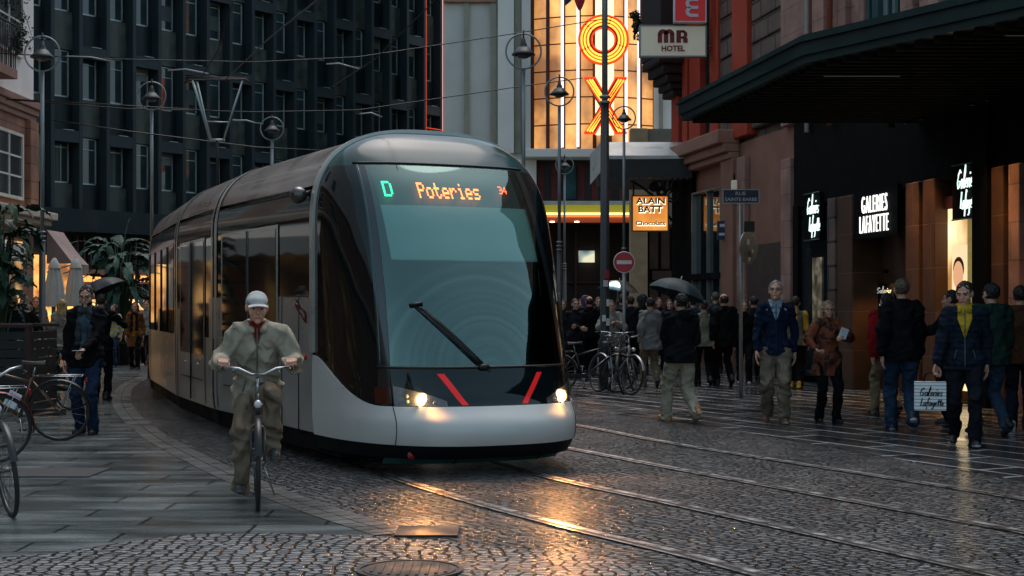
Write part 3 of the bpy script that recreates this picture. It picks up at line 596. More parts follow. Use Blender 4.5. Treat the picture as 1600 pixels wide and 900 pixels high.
# the hanging letters
def sign_letter(name, lab, loops, filled, d):
    t = thing('neon_letter', lab, 'sign', d)
    q = MB(); [q.add(v, f_, 0) for v, f_ in filled]; q.build('letter_box', mat('letter_box', (.16, .012, .006), .5), t)
    for lp, rr, mm in loops: MB().tube(lp, rr, 6, cap=False).build('neon_tube', mm, t)
    return t
no_ = glow('neon_orange', (1.0, .27, .03), 2.8); nrr = glow('neon_redorange', (1.0, .04, .01), 1.2)
SY = CY - 1.2; s_ = SY / F; c = PT(943, 62, SY)
ring = lambda r: [(r * math.cos(a * math.pi / 24), 0, r * math.sin(a * math.pi / 24)) for a in range(49)]
q0 = MB(); R1, R0 = 38.5 * s_, 18.5 * s_
q0.grid(lambda u, v: Vector(((R0 + (R1 - R0) * v) * math.cos(2 * math.pi * u), .02, (R0 + (R1 - R0) * v) * math.sin(2 * math.pi * u))), 48, 1); q0.grid(lambda u, v: Vector((R1 * math.cos(2 * math.pi * u), .02 + .25 * v, R1 * math.sin(2 * math.pi * u))), 48, 1); q0.grid(lambda u, v: Vector((R0 * math.cos(2 * math.pi * u), .02 + .25 * v, R0 * math.sin(2 * math.pi * u))), 48, 1)
sign_letter('O', 'orange neon letter O hanging in front of the amber glass bay', [(ring(R1), .035, nrr)] + [(ring((r) * s_), .042, no_) for r in (34.5, 29.5, 24.5)] + [(ring(R0), .03, nrr)], [(q0.v, q0.f)], c)
c = PT(946, 165, SY); X_ = lambda a: [(p[0] * s_, 0, p[1] * s_) for p in a]
arms_x = []
for sx in (-1, 1):
    for sz in (-1, 1):
        out = [(4 * sx, 0), (11 * sx, 5 * sz), (33 * sx, 44 * sz), (17 * sx, 44 * sz), (0, 12 * sz)]; arms_x.append((sx, sz, out))
q0 = MB(); lps = []
for sx in (1, -1):
    P4 = [(-33 * sx, 43), (-16 * sx, 43), (33 * sx, -43), (16 * sx, -43)]
    pl = [(p[0] * s_, p[1] * s_) for p in P4]; yy = .02 + .012 * (sx > 0)
    q0.add([(pl[0][0], yy, pl[0][1]), (pl[1][0], yy, pl[1][1]), (pl[2][0], yy, pl[2][1]), (pl[3][0], yy, pl[3][1]), (pl[0][0], .27, pl[0][1]), (pl[1][0], .27, pl[1][1]), (pl[2][0], .27, pl[2][1]), (pl[3][0], .27, pl[3][1])], [(0, 1, 2, 3), (0, 1, 5, 4), (1, 2, 6, 5), (2, 3, 7, 6), (3, 0, 4, 7)])
for sx in (-1, 1):
    V_ = [(-sx * 0 + sx * 3.5, 0), (sx * 32, 43), (sx * 17, 43), (0, 13)]
    lps.append((X_([(sx * 33, 43.5), (sx * 5, 0), (sx * 33, -43.5)]), .035, nrr)); lps.append((X_([(sx * 29, 40), (sx * 1.8, 0), (sx * 29, -40)]), .036, no_)); lps.append((X_([(sx * 25, 41), (sx * 0 - sx * 1.5, 0), (sx * 25, -41)]), .036, no_)); lps.append((X_([(sx * 21, 41), (sx * -4.5, 0), (sx * 21, -41)]), .036, no_))
    lps.append((X_([(-16, sx * 43.5), (0, sx * 16), (16, sx * 43.5)]), .035, nrr)); lps.append((X_([(sx * 15, 43.5), (sx * 33, 43.5)]), .035, nrr)); lps.append((X_([(sx * 15, -43.5), (sx * 33, -43.5)]), .035, nrr))
sign_letter('X', 'orange neon letter X hanging below the round neon letter', lps, [(q0.v, q0.f)], c)
fl = thing('flag', 'red and dark blue flags hanging at the top of the amber glass bay', 'flag', PT(896, -10, 52))
q = MB(); q.grid(lambda u, v: Vector((-.32 + u * .35 + .03 * math.sin(9 * v), .05 * math.sin(7 * u + 5 * v), .5 - v * (.95 - .3 * u))), 8, 10); q.build('blue_cloth', mat('flag_blue', (.02, .04, .08), .8), fl)
q = MB(); q.grid(lambda u, v: Vector((.02 + u * .36 + .03 * math.sin(9 * v), .05 * math.sin(7 * u + 4 * v), .5 - v * (.75 + .35 * math.sin(3 * u)))), 8, 10); q.build('red_cloth', mat('flag_red', (.4, .02, .03), .8), fl)
MB().tube([(0, 3.2, .9), (0, 0, .45)], .03, 6).build('pole', mat('umb_metal', (0, 0, 0)), fl)
# ------------------------------------------------------------------ stone building with the shops on the right; local x runs from its far corner (left) towards the camera
WD = Vector((.1724, -.985, 0)); WO = Vector((11.1 - .175 * 39.4, 39.4, 0))
MS = Matrix(((WD.x, .985, 0, WO.x), (WD.y, .1724, 0, WO.y), (0, 0, 1, 0), (0, 0, 0, 1)))
yq = lambda px: 11.1 / ((px - 800) / F + .175); SX = lambda px: (39.4 - yq(px)) / .985; SZ = lambda px, py: PZ(py, yq(px))
rb = thing('stone_building', 'reddish sandstone store building with red framed upper windows on the right', 'building', M=MS)
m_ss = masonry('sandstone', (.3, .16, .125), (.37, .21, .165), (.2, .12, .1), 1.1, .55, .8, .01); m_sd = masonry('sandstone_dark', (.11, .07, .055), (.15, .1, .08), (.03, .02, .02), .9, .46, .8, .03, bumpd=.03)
m_sp = mat('sandstone_plain', (.27, .13, .09), .8, 0, .3, (50, .2, .01), .18, 1.5); m_redf = mat('red_frame', (.42, .045, .018), .5); m_teal = mat('teal_frame', (.02, .07, .07), .4); m_blk = mat('shop_black', (.004, .004, .0045), .75, 0, .08)
ZC = 4.92
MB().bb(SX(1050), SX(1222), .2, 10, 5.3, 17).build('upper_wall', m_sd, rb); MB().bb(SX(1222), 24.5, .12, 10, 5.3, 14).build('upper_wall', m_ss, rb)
for a, b, mm in ((1052, 1062, m_redf), (1063, 1068, m_teal), (1069, 1076, m_redf), (1080, 1096, m_redf), (1099, 1110, m_teal), (1112, 1124, m_redf), (1147, 1170, m_redf)):
    MB().bb(SX(a), SX(b), -.06 if mm is m_redf else .08, .22, 5.4, 17).build('window_frame' if mm is m_redf else 'shutter', mm, rb, bevel=.02)
for a, b in ((1101, 1108),): MB().bb(SX(a), SX(b), .03, .1, 5.6, 16).build('window', m_dg, rb)
q = MB()
for j in range(24): q.bb(SX(1124) + .04, SX(1146) - .03, -.0, .22, 5.5 + j * .48, 5.5 + j * .48 + .44)
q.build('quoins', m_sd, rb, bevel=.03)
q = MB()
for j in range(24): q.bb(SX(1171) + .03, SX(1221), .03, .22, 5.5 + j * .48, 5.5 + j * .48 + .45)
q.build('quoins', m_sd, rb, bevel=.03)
for a, b, d in ((1223, 1264, -.05), (1272, 1290, -.05), (1306, 1320, 0.0), (1340, 1353, -.05)): MB().bb(SX(a), SX(b), d, .14, 5.3, 17).build('pilaster', m_ss, rb, bevel=.02)
MB().tube([(SX(1268), -.1, 5), (SX(1268), -.1, 17)], .05, 8).build('drainpipe', mat('pipe_white', (.6, .6, .56), .4), rb); MB().tube([(SX(1304), -.1, 5), (SX(1304), -.1, 17)], .06, 8).build('drainpipe', mat('pipe_red', (.3, .08, .05), .4), rb)
for a, b in ((1358, 1364), (1372, 1398), (1480, 1510), (1530, 1570)): framed_window(rb, SX(a), SX(b), 5.7, 8.2, .1, glassm=mat('pale_glass', (.25, .28, .26), .1, 0, .6), fr=m_teal, mull=1, fw=.12, out=.1)
for a, b in ((1410, 1430), (1440, 1470), (1515, 1526)): MB().bb(SX(a), SX(b), -.05, .14, 5.3, 17).build('pilaster', m_ss, rb, bevel=.02)
# lower part between the corner and the store entrance
MB().bb(SX(1050), SX(1242), .1, 10, 0, 5.3).build('lower_wall', m_sp, rb)
q = MB(); q.bb(-.3, SX(1150), -.45, .1, 5.3, 5.62); q.bb(-.2, SX(1150), -.3, .1, 5.1, 5.3); q.bb(-.15, SX(1150), -.18, .1, 4.95, 5.1); q.build('cornice', mat('cornice_stone', (.33, .17, .12), .8, 0, .3, (20, .2)), rb, bevel=.03)
MB().bb(SX(1133), SX(1152), -.12, .1, 0, 4.95).build('pilaster', m_sp, rb, bevel=.02); MB().bb(SX(1152) + .01, SX(1165), -.03, .1, 0, 4.95).build('pilaster', m_ss, rb, bevel=.02); MB().bb(SX(1225), SX(1240), -.08, .1, 0, 4.6).build('pilaster', m_ss, rb, bevel=.02)
MB().bb(SX(1168), SX(1222), .0, .1, 0, 2.9).build('dado', mat('dado_dark', (.05, .03, .025), .6), rb)
framed_window(rb, SX(1085), SX(1128), .5, 4.35, .06, glassm=m_dg, fr=mat('grey_metal_frame', (.28, .3, .29), .4, .6), mull=1, fw=.05, out=.12)
MB().bb(SX(1085), SX(1130), -.1, .04, 2.2, 2.35).build('sill', m_blk, rb)
MB().bb(SX(1051), SX(1082), -.02, .09, 0, 4.9).build('dark_bay', m_blk, rb)
# oriel that hangs over the far corner
q = MB(); z_ = [PZ(py, 38.4) for py in (-60, 92, 104, 118, 130, 140, 150)]; outs = [.74, .74, .6, .46, .34, .24, .14]
for i in range(6): q.bb(-.1 + .05 * i, 1.7 - .12 * i, -outs[i], .2, z_[i + 1] + .004, z_[i])
q.build('oriel', mat('oriel_dark', (.02, .012, .012), .6), rb, bevel=.04)
q = MB()
for k_ in (0, .35): q.tube([(.2, -.8 + .0, PZ(75, 37.8) + k_)] + [(.2, -.8 + .75 * t_, PZ(75, 37.8) + k_ + 1.25 * math.sin(t_ * 1.5)) for t_ in (.2, .4, .6, .8, 1)], .03, 6)
q.build('oriel_rib', mat('brown_rib', (.12, .06, .05), .5), rb)
# shop front under the dark canopy
def SXd(px, d):
    u = (px - 800) / F; y = (11.1 + 1.015 * d) / (u + .175); return (u * y - WO.x) * WD.x + (y - WO.y) * WD.y
fr_z = 4.6; m_or = masonry('sandstone_shop', (.07, .028, .011), (.09, .038, .015), (.14, .07, .05), 1.3, .72, .7, .008)
XE = 34.0
MB().bb(SX(1242), XE, .9, 10, 0, 5.3).build('shop_back_wall', m_blk, rb); MB().bb(SX(1242), XE, -.02, .9, 3.55, 5.3).build('fascia', m_blk, rb)
for a, b, mm, d, zt in ((1242, 1250, m_blk, -.05, 3.6), (1300, 1312, m_sd, -.1, 3.6), (1312, 1336, m_or, -.06, 3.6), (1425, 1446, m_or, -.12, 3.6), (1452, 1471, m_or, -.12, 3.6), (1533, 1556, m_blk, -.16, 4.6), (1558, 1577, m_or, -.1, 3.6), (1585, 1602, m_ss, -.1, 3.6), (1612, 1640, m_or, -.1, 3.6), (1690, 1720, m_or, -.1, 3.6)):
    MB().bb(SX(a), SX(b), d, .9, 0, zt).build('pillar', mm, rb, bevel=.015)
MB().bb(SX(1336), SX(1425), .55, .9, 0, 3.6).build('alcove_wall', m_or, rb)
MB().bb(SX(1251), SX(1299), .02, .07, .15, 3.5).build('shop_window', m_dg, rb)
MB().bb(SX(1270), SX(1283), -.01, .015, 1.2, 2.5).build('display', glow_var('display_dim', (.2, .16, .1), (.5, .45, .32), .05, .35, 3), rb)
lit = glow_var('shop_light', (.85, .42, .12), (1.0, .82, .5), .35, 1.5, .8, 3)
MB().bb(SX(1472), SX(1533), .1, .15, .2, 3.1).build('shop_window', lit, rb); MB().bb(SX(1472), SX(1531), .04, .2, 3.1, 3.3).build('window_head', mat('door_red', (0, 0, 0)), rb)
q = MB(); n_ = 40; a_, b_ = SX(1506), SX(1530); q.grid(lambda u, v: Vector((a_ + (b_ - a_) * u, .06 + .025 * math.sin(u * 46), 3.08 - v * 2.3)), 60, 6); q.build('gold_drape', mat('gold_drape', (.45, .36, .12), .6, 0, .5, None, .4, 8, emit=(.5, .4, .12), es=.25), rb)
# framed portrait poster in the lit window: a plain generic head
x_, x2_ = SX(1482), SX(1504); zc_ = 2.0; q = MB(); q.bb(x_, x2_, .06, .09, 1.3, 2.5, 0)
xm = (x_ + x2_) / 2; q.ell((xm, .045, 2.03), (.17, .008, .22), 10, None, 1); q.ell((xm, .052, 2.13), (.185, .006, .19), 10, None, 2); q.ell((xm, .052, 1.55), (.36, .008, .24), 10, None, 3)
q.build('poster', [glow('poster_bg', (.8, .6, .35), .9), glow('poster_skin', (.75, .4, .22), .7), mat('poster_hair', (.03, .02, .02), .8, var=0), mat('poster_red', (.4, .05, .03), .8, var=0)], rb)
# wall-washing lamps of the store
def lamp_fix(x, y, z, e, col, ang=70, name='shop_lamp'):
    t = MB().lathe([(.0, .05), (.05, .05), (.05, 0), (.045, -.02)], 12, Matrix.Translation((x, y, z)), 0); t.ell((x, y, z - .015), (.035, .035, .012), 6, None, 1); o = t.build(name, [m_blk, mat('lamp_face', (.2, .15, .1), .4, var=0)], rb)
    light('shop_spot', 'SPOT', (x, y, z - .05), e, col, rb, .04, (0, 0, 0), (ang, .8))
OR = (1, .5, .16)
for px in (1437, 1461, 1485, 1569, 1593, 1660): lamp_fix(SX(px), -.5, 4.52, 115, OR, 58)
for px in (1380,): lamp_fix(SXd(px, .25), .3, 2.15, 20, (1, .5, .13), 130, 'board_lamp')
# board under its lamp
SM_ = Matrix(((1, 0, 0, 0), (0, 0, -1, 0), (0, 1, 0, 0), (0, 0, 0, 1)))      # text plane: x right, y up, facing -y
def TM(x, y, z, rz=0): return Matrix.Translation((x, y, z)) @ SM_
q = MB(); q.bb(SXd(1368, .45), SXd(1397, .45), .45, .54, .9, 1.95, 0); xb = (SXd(1366, .45) + SXd(1398, .45)) / 2; script_into(q, 'Galeries', .62, .1, TM(xb, .44, 1.78), .008, 1)
for z0 in (1.55, 1.38, 1.15): q.bb(xb - .2, xb + .2 - .1 * (z0 < 1.4), .44, .452, z0, z0 + .03, 1)
q.build('menu_board', [m_blk, mat('chalk_white', (.8, .8, .75), .8, var=0, emit=(1, 1, .9), es=.25)], rb)
wg = glow('white_letters', (1.0, .97, .9), 1.3); tg = glow('script_letters', (.75, 1.0, .92), 1.1)
q = MB(); a0, a1 = SX(1353), SX(1399); q.bb(a0 - .3, a1 + .3, -.1, -.02, SZ(1375, 372), SZ(1375, 294), 0)
text_into(q, 'GALERIES', (a1 - a0) * .86, .3, TM((a0 + a1) / 2 + .02, -.115, SZ(1376, 318)), .02, 1, -.012, 0, 1.3); text_into(q, 'LAFAYETTE', (a1 - a0) * .97, .3, TM((a0 + a1) / 2, -.115, SZ(1376, 349)), .02, 1, -.012, 0, 1.3)
q.build('lit_sign', [m_blk, wg], rb)
for pa, pb, p0, p1 in ((1267, 1287, 375, 302), (1502, 1532, 342, 256)):
    a0, a1 = SX(pa), SX(pb); zt, zb = SZ((pa + pb) / 2, p1), SZ((pa + pb) / 2, p0); hh = zt - zb; q = MB(); q.bb(a0 - .1, a1 + .05, -.1, -.022, zb, zt, 0); wdt = (a1 - a0)
    script_into(q, 'Galeries', wdt * .9, hh * .33, TM((a0 + a1) / 2 + .06, -.12, zb + hh * .56), .011, 1, .3); script_into(q, 'Lafayette', wdt * .85, hh * .3, TM((a0 + a1) / 2 + .15, -.12, zb + hh * .18), .011, 1, .3)
    for zz in (zb, zt): q.tube([(a0 - .1, -.11, zz), (a1 + .05, -.11, zz)], .012, 4, 2)
    q.build('script_sign', [m_blk, tg, mat('sign_edge', (.05, .14, .14), .3)], rb)
# dark canopy
cn = thing('store_canopy', 'long dark green metal canopy jutting over the store pavement', 'canopy')
m_can = mat('canopy_metal', (.008, .028, .03), .4, 0, .25, None, .25, 1.5); m_cu = mat('canopy_underside', (.012, .011, .008), .8, 0, .1)
ca = [(2.8, 24.4), (3.70, 18.6), (5.43, 15.6), (9.2, 9.07)]; wl = [(11.1 - .175 * y_, y_) for y_ in (9.07, 24.6)]
CZ = 4.6
for (p, q_) in zip(ca[:-1], ca[1:]): pass
def band(z0, z1, out, m_, name):
    q = MB(); P_ = []
    for i, p in enumerate(ca):
        d = Vector((-1, -.35, 0)).normalized() * out; P_.append((p[0] + d.x, p[1] + d.y))
    poly = P_ + [(wl[0][0] - .03, wl[0][1]), (wl[1][0] - .03, wl[1][1])]
    q.prism(poly[::-1], z0, z1); q.build(name, m_, cn)
band(CZ + .004, CZ + .1, .0, m_can, 'edge'); band(CZ + .1, CZ + .26, .05, m_can, 'fascia'); band(CZ + .26, CZ + .3, .1, m_can, 'edge'); band(CZ + .3, CZ + .36, .03, m_can, 'roof')
q = MB()
for i in range(60):
    y_ = 9.3 + i * .26
    # slats run from the street edge towards the wall
    def edge_x(y):
        for (a, b), (c_, d_) in zip(ca[:-1], ca[1:]):
            if d_ <= y <= b: return a + (c_ - a) * (y - b) / (d_ - b)
        return ca[0][0]
    if y_ > 24.3: break
    x_e = edge_x(y_) + .12; q.bb(x_e, 11.1 - .175 * y_ - .1, y_ - .05, y_ + .05, CZ - .06, CZ + .002)
q.build('underside', m_cu, cn)
for yy in (16.3, 19.2): MB().bb(edge_x(yy) + .5, edge_x(yy) + 1.5, yy + .08, yy + .2, CZ - .04, CZ + .0).build('glow_strip', glow('slat_reflection', (.5, .7, .65), .07), cn)  # dim glowing strips put in as the pale reflection on the slats
# silver porch roof over the far corner
pr_ = thing('porch_roof', 'silver metal porch roof over the passage left of the stone building', 'canopy', (0, 37, 0))
xa, xb_ = PX(944, 37), PX(1082, 37); zt, zm, zb = PZ(216, 37), PZ(243, 37), PZ(262, 37)
q = MB(); q.add([(xa, 0, zm), (xb_, 0, zm), (xb_, 1.4, zt + .06), (xa, 1.4, zt + .06), (xa, 0, zm - .08), (xb_, 0, zm - .08)], [(0, 1, 2, 3), (4, 5, 1, 0)])
q.add([(xa, 0, zm - .08), (xa, 0, zm), (xa, 1.4, zt + .06), (PX(922, 41), 4, zt + .0), (PX(922, 41), 4, zb - .1), (xa, 0, zb)], [(0, 1, 2, 3, 4, 5)]); q.build('roof_sheet', mat('zinc', (.5, .5, .47), .35, .1, .5, (3, .2), .25, 2), pr_)
q = MB(); q.bb(xa + .02, xb_, .02, 3.8, zb - .25, zm - .09, 0)
for i in range(14): q.bb(xa + .1 + i * .15, xa + .16 + i * .15, -.01, .02, zb - .3, zb - .1, 0)
q.build('ceiling', mat('porch_dark', (.012, .011, .011), .5), pr_)
for i in range(2): MB().ell((PX(1024 + 10 * i, 38), .8, PZ(268, 38)), .035, 6).build('bulb', glow('downlight', (0, 0, 0), 1), pr_)
# chocolate shop under the porch
cs = thing('shopfront', 'beige pillared shopfront with a grey window under the silver porch', 'shop', (0, 46, 0)); cy = lambda px: PX(px, 46); cq = lambda py: PZ(py, 46)
MB().bb(cy(985), cy(1012), 0, .5, 0, cq(200)).build('pillar', mat('beige_stone', (.4, .31, .19), .8, 0, .3, (8, .2)), cs, bevel=.03); MB().bb(cy(1012), cy(1100), .2, .5, cq(350), cq(200)).build('wall', mat('grey_stone', (.25, .24, .2), .8), cs)
MB().bb(cy(1012), cy(1100), .3, .5, 0, cq(350)).build('window', mat('shop_grey_glass', (.06, .06, .05), .1, 0, .6, None, .5, 1.2), cs)
q = MB()
for px in (1014, 1032, 1050, 1068): q.bb(cy(px) - .04, cy(px) + .04, .22, .3, 0, cq(355))
q.bb(cy(1012), cy(1090), .2, .29, cq(440), cq(420)); q.build('window_frame', m_blk, cs)
MB().bb(cy(1020), cy(1050), .12, .2, cq(437), cq(423)).build('sill_box', mat('dado_dark', (0, 0, 0)), cs)
# ------------------------------------------------------------------ signs
def board(name, lab, px0, px1, py0, py1, y, mb_, face, thick=.12, edge=None, cat='sign', em=None):
    t = thing(name, lab, cat, (0, y, 0)); a, b, z0, z1 = PX(px0, y), PX(px1, y), PZ(py1, y), PZ(py0, y)
    q = MB(); q.bb(a, b, 0, thick, z0, z1); q.build('panel', face, t, bevel=.01)
    e = .03; q = MB()
    for A in ((a - e, b + e, z1, z1 + e), (a - e, b + e, z0 - e, z0), (a - e, a, z0, z1), (b, b + e, z0, z1)): q.bb(A[0], A[1], -.02, thick + .02, A[2], A[3])
    q.build('frame', edge or mat('sign_grey', (.25, .25, .25), .4, .5), t); return t, a, b, z0, z1
cream = mat('sign_cream', (.62, .6, .48), .4, 0, .5, None, .06, 3, emit=(.6, .58, .45), es=.12)
t, a, b, z0, z1 = board('hotel_sign', 'cream hotel sign board with dark red lettering on a bracket', 1001, 1102, 41, 87, 35.5, None, cream, .16)
q = MB(); c = (a + b) / 2; mr_ = mat('sign_maroon', (.22, .01, .015), .5, var=0)
def thickm(q, cx, zb, w, h, th):
    for s in (-1, 0, 1): q.bb(cx + s * (w / 2 - th / 2) - th / 2, cx + s * (w / 2 - th / 2) + th / 2, -.035, -.012, zb, zb + h * .72)
    for s in (-1, 1):
        r = (w / 2 - th / 2) / 2 + th / 2; q.grid(lambda u, v: Vector((cx + s * (w / 4 - th / 4) + (r - th * .95 * v) * math.cos(math.pi * u), -.035, zb + h * .66 + (r - th * .95 * v) * math.sin(math.pi * u))), 12, 1)
thickm(q, c - .17, PZ(67, 35.5), .4, .3, .105)
zb_ = PZ(67, 35.5); xr = c + .08
q.bb(xr, xr + .11, -.035, -.012, zb_, zb_ + .3); q.grid(lambda u, v: Vector((xr + .15 + (.115 - .085 * v) * math.cos(math.pi * (u - .5)), -.035, zb_ + .195 + (.105 - .06 * v) * math.sin(math.pi * (u - .5)))), 12, 1); q.bb(xr + .1, xr + .18, -.035, -.012, zb_ + .245, zb_ + .3); q.bb(xr + .1, xr + .18, -.035, -.012, zb_ + .1, zb_ + .15)
q.prism([(xr + .165, 0), (xr + .27, 0), (xr + .27, .1), (xr + .22, .15), (xr + .13, .15), (xr + .165, .1)], 0, .02, 0, Matrix.Translation((0, -.012, zb_)) @ Matrix(((1, 0, 0, 0), (0, 0, -1, 0), (0, 1, 0, 0), (0, 0, 0, 1))))
text_into(q, 'HOTEL', .56, .14, TM(c, -.035, PZ(76, 35.5)), .015, 0, .035); q.build('lettering', mr_, t)
q = MB()
for dz in (.0, .1): q.tube([(b, .1, PZ(78, 35.5) + dz), (PX(1148, 35.5), .1, PZ(78, 35.5) + dz * .4)], .025, 6)
q.tube([(b, .1, PZ(78, 35.5)), (b, .1, PZ(-40, 35.5))], .04, 6); q.build('bracket', mat('bracket_red', (.2, .03, .02), .5), t)
t, a, b, z0, z1 = board('letter_sign', 'red vertical sign with a white rounded letter above the hotel sign', 1055, 1102, -70, 33, 35.3, None, mat('sign_red', (.5, .02, .02), .4, 0, .5, None, .06, 3, emit=(.5, .02, .02), es=.15), .16, mat('white_trim', (.7, .7, .7), .4))
q = MB(); c = (a + b) / 2; zc = PZ(12, 35.3); hh = .205
for s in (-1, 1): q.grid(lambda u, v: Vector((c + .02 - (.135 + .0) * math.sin(math.pi * u) * (1 - .62 * v), -.03, zc + s * .1 + (.125 - .075 * v) * math.cos(math.pi * u))), 14, 1)
for dz in (.19, 0, -.19): q.bb(c + .0, c + .19, -.035, -.012, zc + dz - .036, zc + dz + .036)
q.build('lettering', mat('sign_white', (.75, .72, .78), .5, var=0), t)
yy = 38.0; t, a, b, z0, z1 = board('chocolate_shop_sign', 'orange lit hanging sign lettered for a chocolate shop', 989, 1043, 307, 360, yy, None, glow_var('choco_face', (1.0, .3, .03), (1.0, .42, .07), .5, .75, 1.0), .12, mat('choco_edge', (.2, .08, .02), .5), em=1)
c = (a + b) / 2; q = MB(); wgl = glow('choco_white', (1, .9, .65), 1.4)
for txt, w_, h_, py in (('ALAIN', .75, .16, 314), ('BATT', .62, .17, 327), ('Chocolats', .76, .11, 349)):
    text_into(q, txt, w_, h_, TM(c + .015, -.03, PZ(py, yy) - .02), .006, 1, .05); text_into(q, txt, w_, h_, TM(c, -.045, PZ(py, yy)), .012, 0, .03)
q.build('lettering', [mat('choco_dark', (.06, .02, .01), .6, var=0), wgl], t)
q = MB()
for s, x_a, x_b in ((1, 955, 1065),):
    P_ = [PT(953, 270, yy), PT(975, 276, yy), PT(1000, 290, yy), PT(1020, 305, yy), PT(1040, 330, yy), PT(1050, 345, yy)]; q.tube([p - Vector((0, yy - .05, 0)) for p in P_], .035, 6)
    q.tube([p - Vector((0, yy - .05, 0)) for p in (PT(990, 275, yy), PT(990, 307, yy))], .025, 6); q.tube([p - Vector((0, yy - .05, 0)) for p in (PT(975, 275, yy), PT(1075, 272, yy))], .03, 6)
for px, py, r in ((1030, 288, 9), (1034, 300, 7), (1022, 292, 6), (1058, 290, 12), (1050, 305, 10)): c3 = PT(px, py, yy) - Vector((0, yy - .05, 0)); q.torus(r * yy / F, .03, 20, 6, Matrix.Translation(c3) @ Matrix.Rotation(R(90), 4, 'X')); q.torus(r * .55 * yy / F, .022, 16, 6, Matrix.Translation(c3) @ Matrix.Rotation(R(90), 4, 'X'))
q.build('ironwork_bracket', mat('iron_black', (0, 0, 0)), t)
# no entry sign on its post
yy = 26.5; t = thing('no_entry_sign', 'round red no entry sign with white bar on a thin post', 'road sign', (PX(975, yy), yy, 0)); zc = PZ(410, yy); r = 17 * yy / F
D = Matrix.Translation((0, -.03, zc)) @ Matrix.Rotation(R(90), 4, 'X'); MB().lathe([(0, .012), (r * .93, .012), (r * .93, 0), (0, 0)], 32, D, 0, False).build('disc', mat('noentry_red', (.5, .015, .02), .35, 0, .5, None, .05), t)
MB().torus(r * .955, r * .045, 36, 6, D @ Matrix.Translation((0, 0, .006))).build('rim', mat('sign_white2', (.75, .72, .7), .4), t); q = MB(); q.bb(-r * .68, r * .68, -.052, -.043, zc - r * .17, zc + r * .17); q.build('bar', mat('sign_white2', (0, 0, 0)), t)
MB().tube([(0, 0, 0), (0, 0, zc + .1)], .03, 8).build('post', mat('galv', (.3, .3, .3), .4, .7), t)
# street name plate and the back of a round sign on one post
yy = 24.5; t = thing('street_name_sign', 'dark blue street name plate above the grey back of a round sign on a post', 'street sign', (PX(1158, yy), yy, 0)); k_ = yy / F
q = MB(); zc = PZ(307, yy); x_ = 0; q.bb(-29 * k_, 28 * k_, -.02, 0.005, zc - 11 * k_, zc + 11 * k_, 0)
for A in ((-29, 28, 10, 11), (-29, 28, -11, -10), (-29, -28, -10, 10), (27, 28, -10, 10)): q.bb(A[0] * k_, A[1] * k_, -.026, -.021, zc + A[2] * k_, zc + A[3] * k_, 1)
text_into(q, 'RUE', 16 * k_, 5.5 * k_, TM(-.01, -.022, zc + 4.6 * k_), .006, 1, .01); text_into(q, 'SAINTE-BARBE', 50 * k_, 5.5 * k_, TM(-.005, -.022, zc - 4.6 * k_), .006, 1, .01)
q.build('name_plate', [mat('plate_blue', (.012, .02, .07), .35, var=.05), mat('sign_white3', (.62, .64, .68), .5, var=0)], t)
zr = PZ(387, yy); q = MB(); q.lathe([(0, .014), (.27, .014), (.28, .02), (.28, 0), (0, 0)], 36, Matrix.Translation((.12, .06, zr)) @ Matrix.Rotation(R(50), 4, 'Z') @ Matrix.Rotation(R(90), 4, 'X'), 0, False)
q.build('sign_back', mat('alu_back', (.35, .36, .35), .4, .6, .5, (4, .1), .2, 3), t)
for (a_, b_, s2, c_) in ((-.02, .1, .045, (.7, .7, .7)), (.03, -.1, .05, (.1, .1, .1)), (.12, -.05, .035, (.6, .6, .55)), (.02, -.19, .03, (.75, .75, .75))):
    Ms = Matrix.Translation((.12, .06, zr)) @ Matrix.Rotation(R(50), 4, 'Z'); q = MB(); q.prism([(-s2, -s2), (s2, -s2), (s2, s2), (-s2, s2)], 0, .004, 0, Ms @ Matrix.Translation((a_, -.019, b_)) @ SM_); q.build('sticker', mat('stick%d' % int(c_[2] * 99), c_, .5, var=0), t)
MB().tube([(0, .03, 0), (0, .03, zc + .1)], .032, 8).build('post', mat('galv', (0, 0, 0)), t)
q = MB(); q.bb(.05, .22, -.035, .02, PZ(362, yy), PZ(346, yy)); q.build('small_box', mat('iron_black', (0, 0, 0)), t)
wl_ = thing('wall_lamp', 'small cream wall lamp on the stone wall above the street sign', 'lamp', PT(1147, 290, 33.6)); MB().bb(-.06, .06, -.08, .08, -.12, .12).build('body', cream, wl_, bevel=.02); MB().tube([(0, 0, .12), (0, 0, .28)], .02, 6).build('stem', m_blk, wl_)
np_ = thing('number_plate', 'small dark blue plate on the stone wall left of the street sign', 'plate', PT(1131, 360, 34.4)); q = MB(); q.bb(-.16, .14, -.03, .02, -.22, .22, 0); q.bb(-.1, .08, -.036, -.031, .08, .15, 1); q.bb(-.12, .1, -.036, -.031, -.12, -.06, 1); q.build('plate', [mat('plate_blue', (0, 0, 0)), mat('sign_white3', (0, 0, 0))], np_)
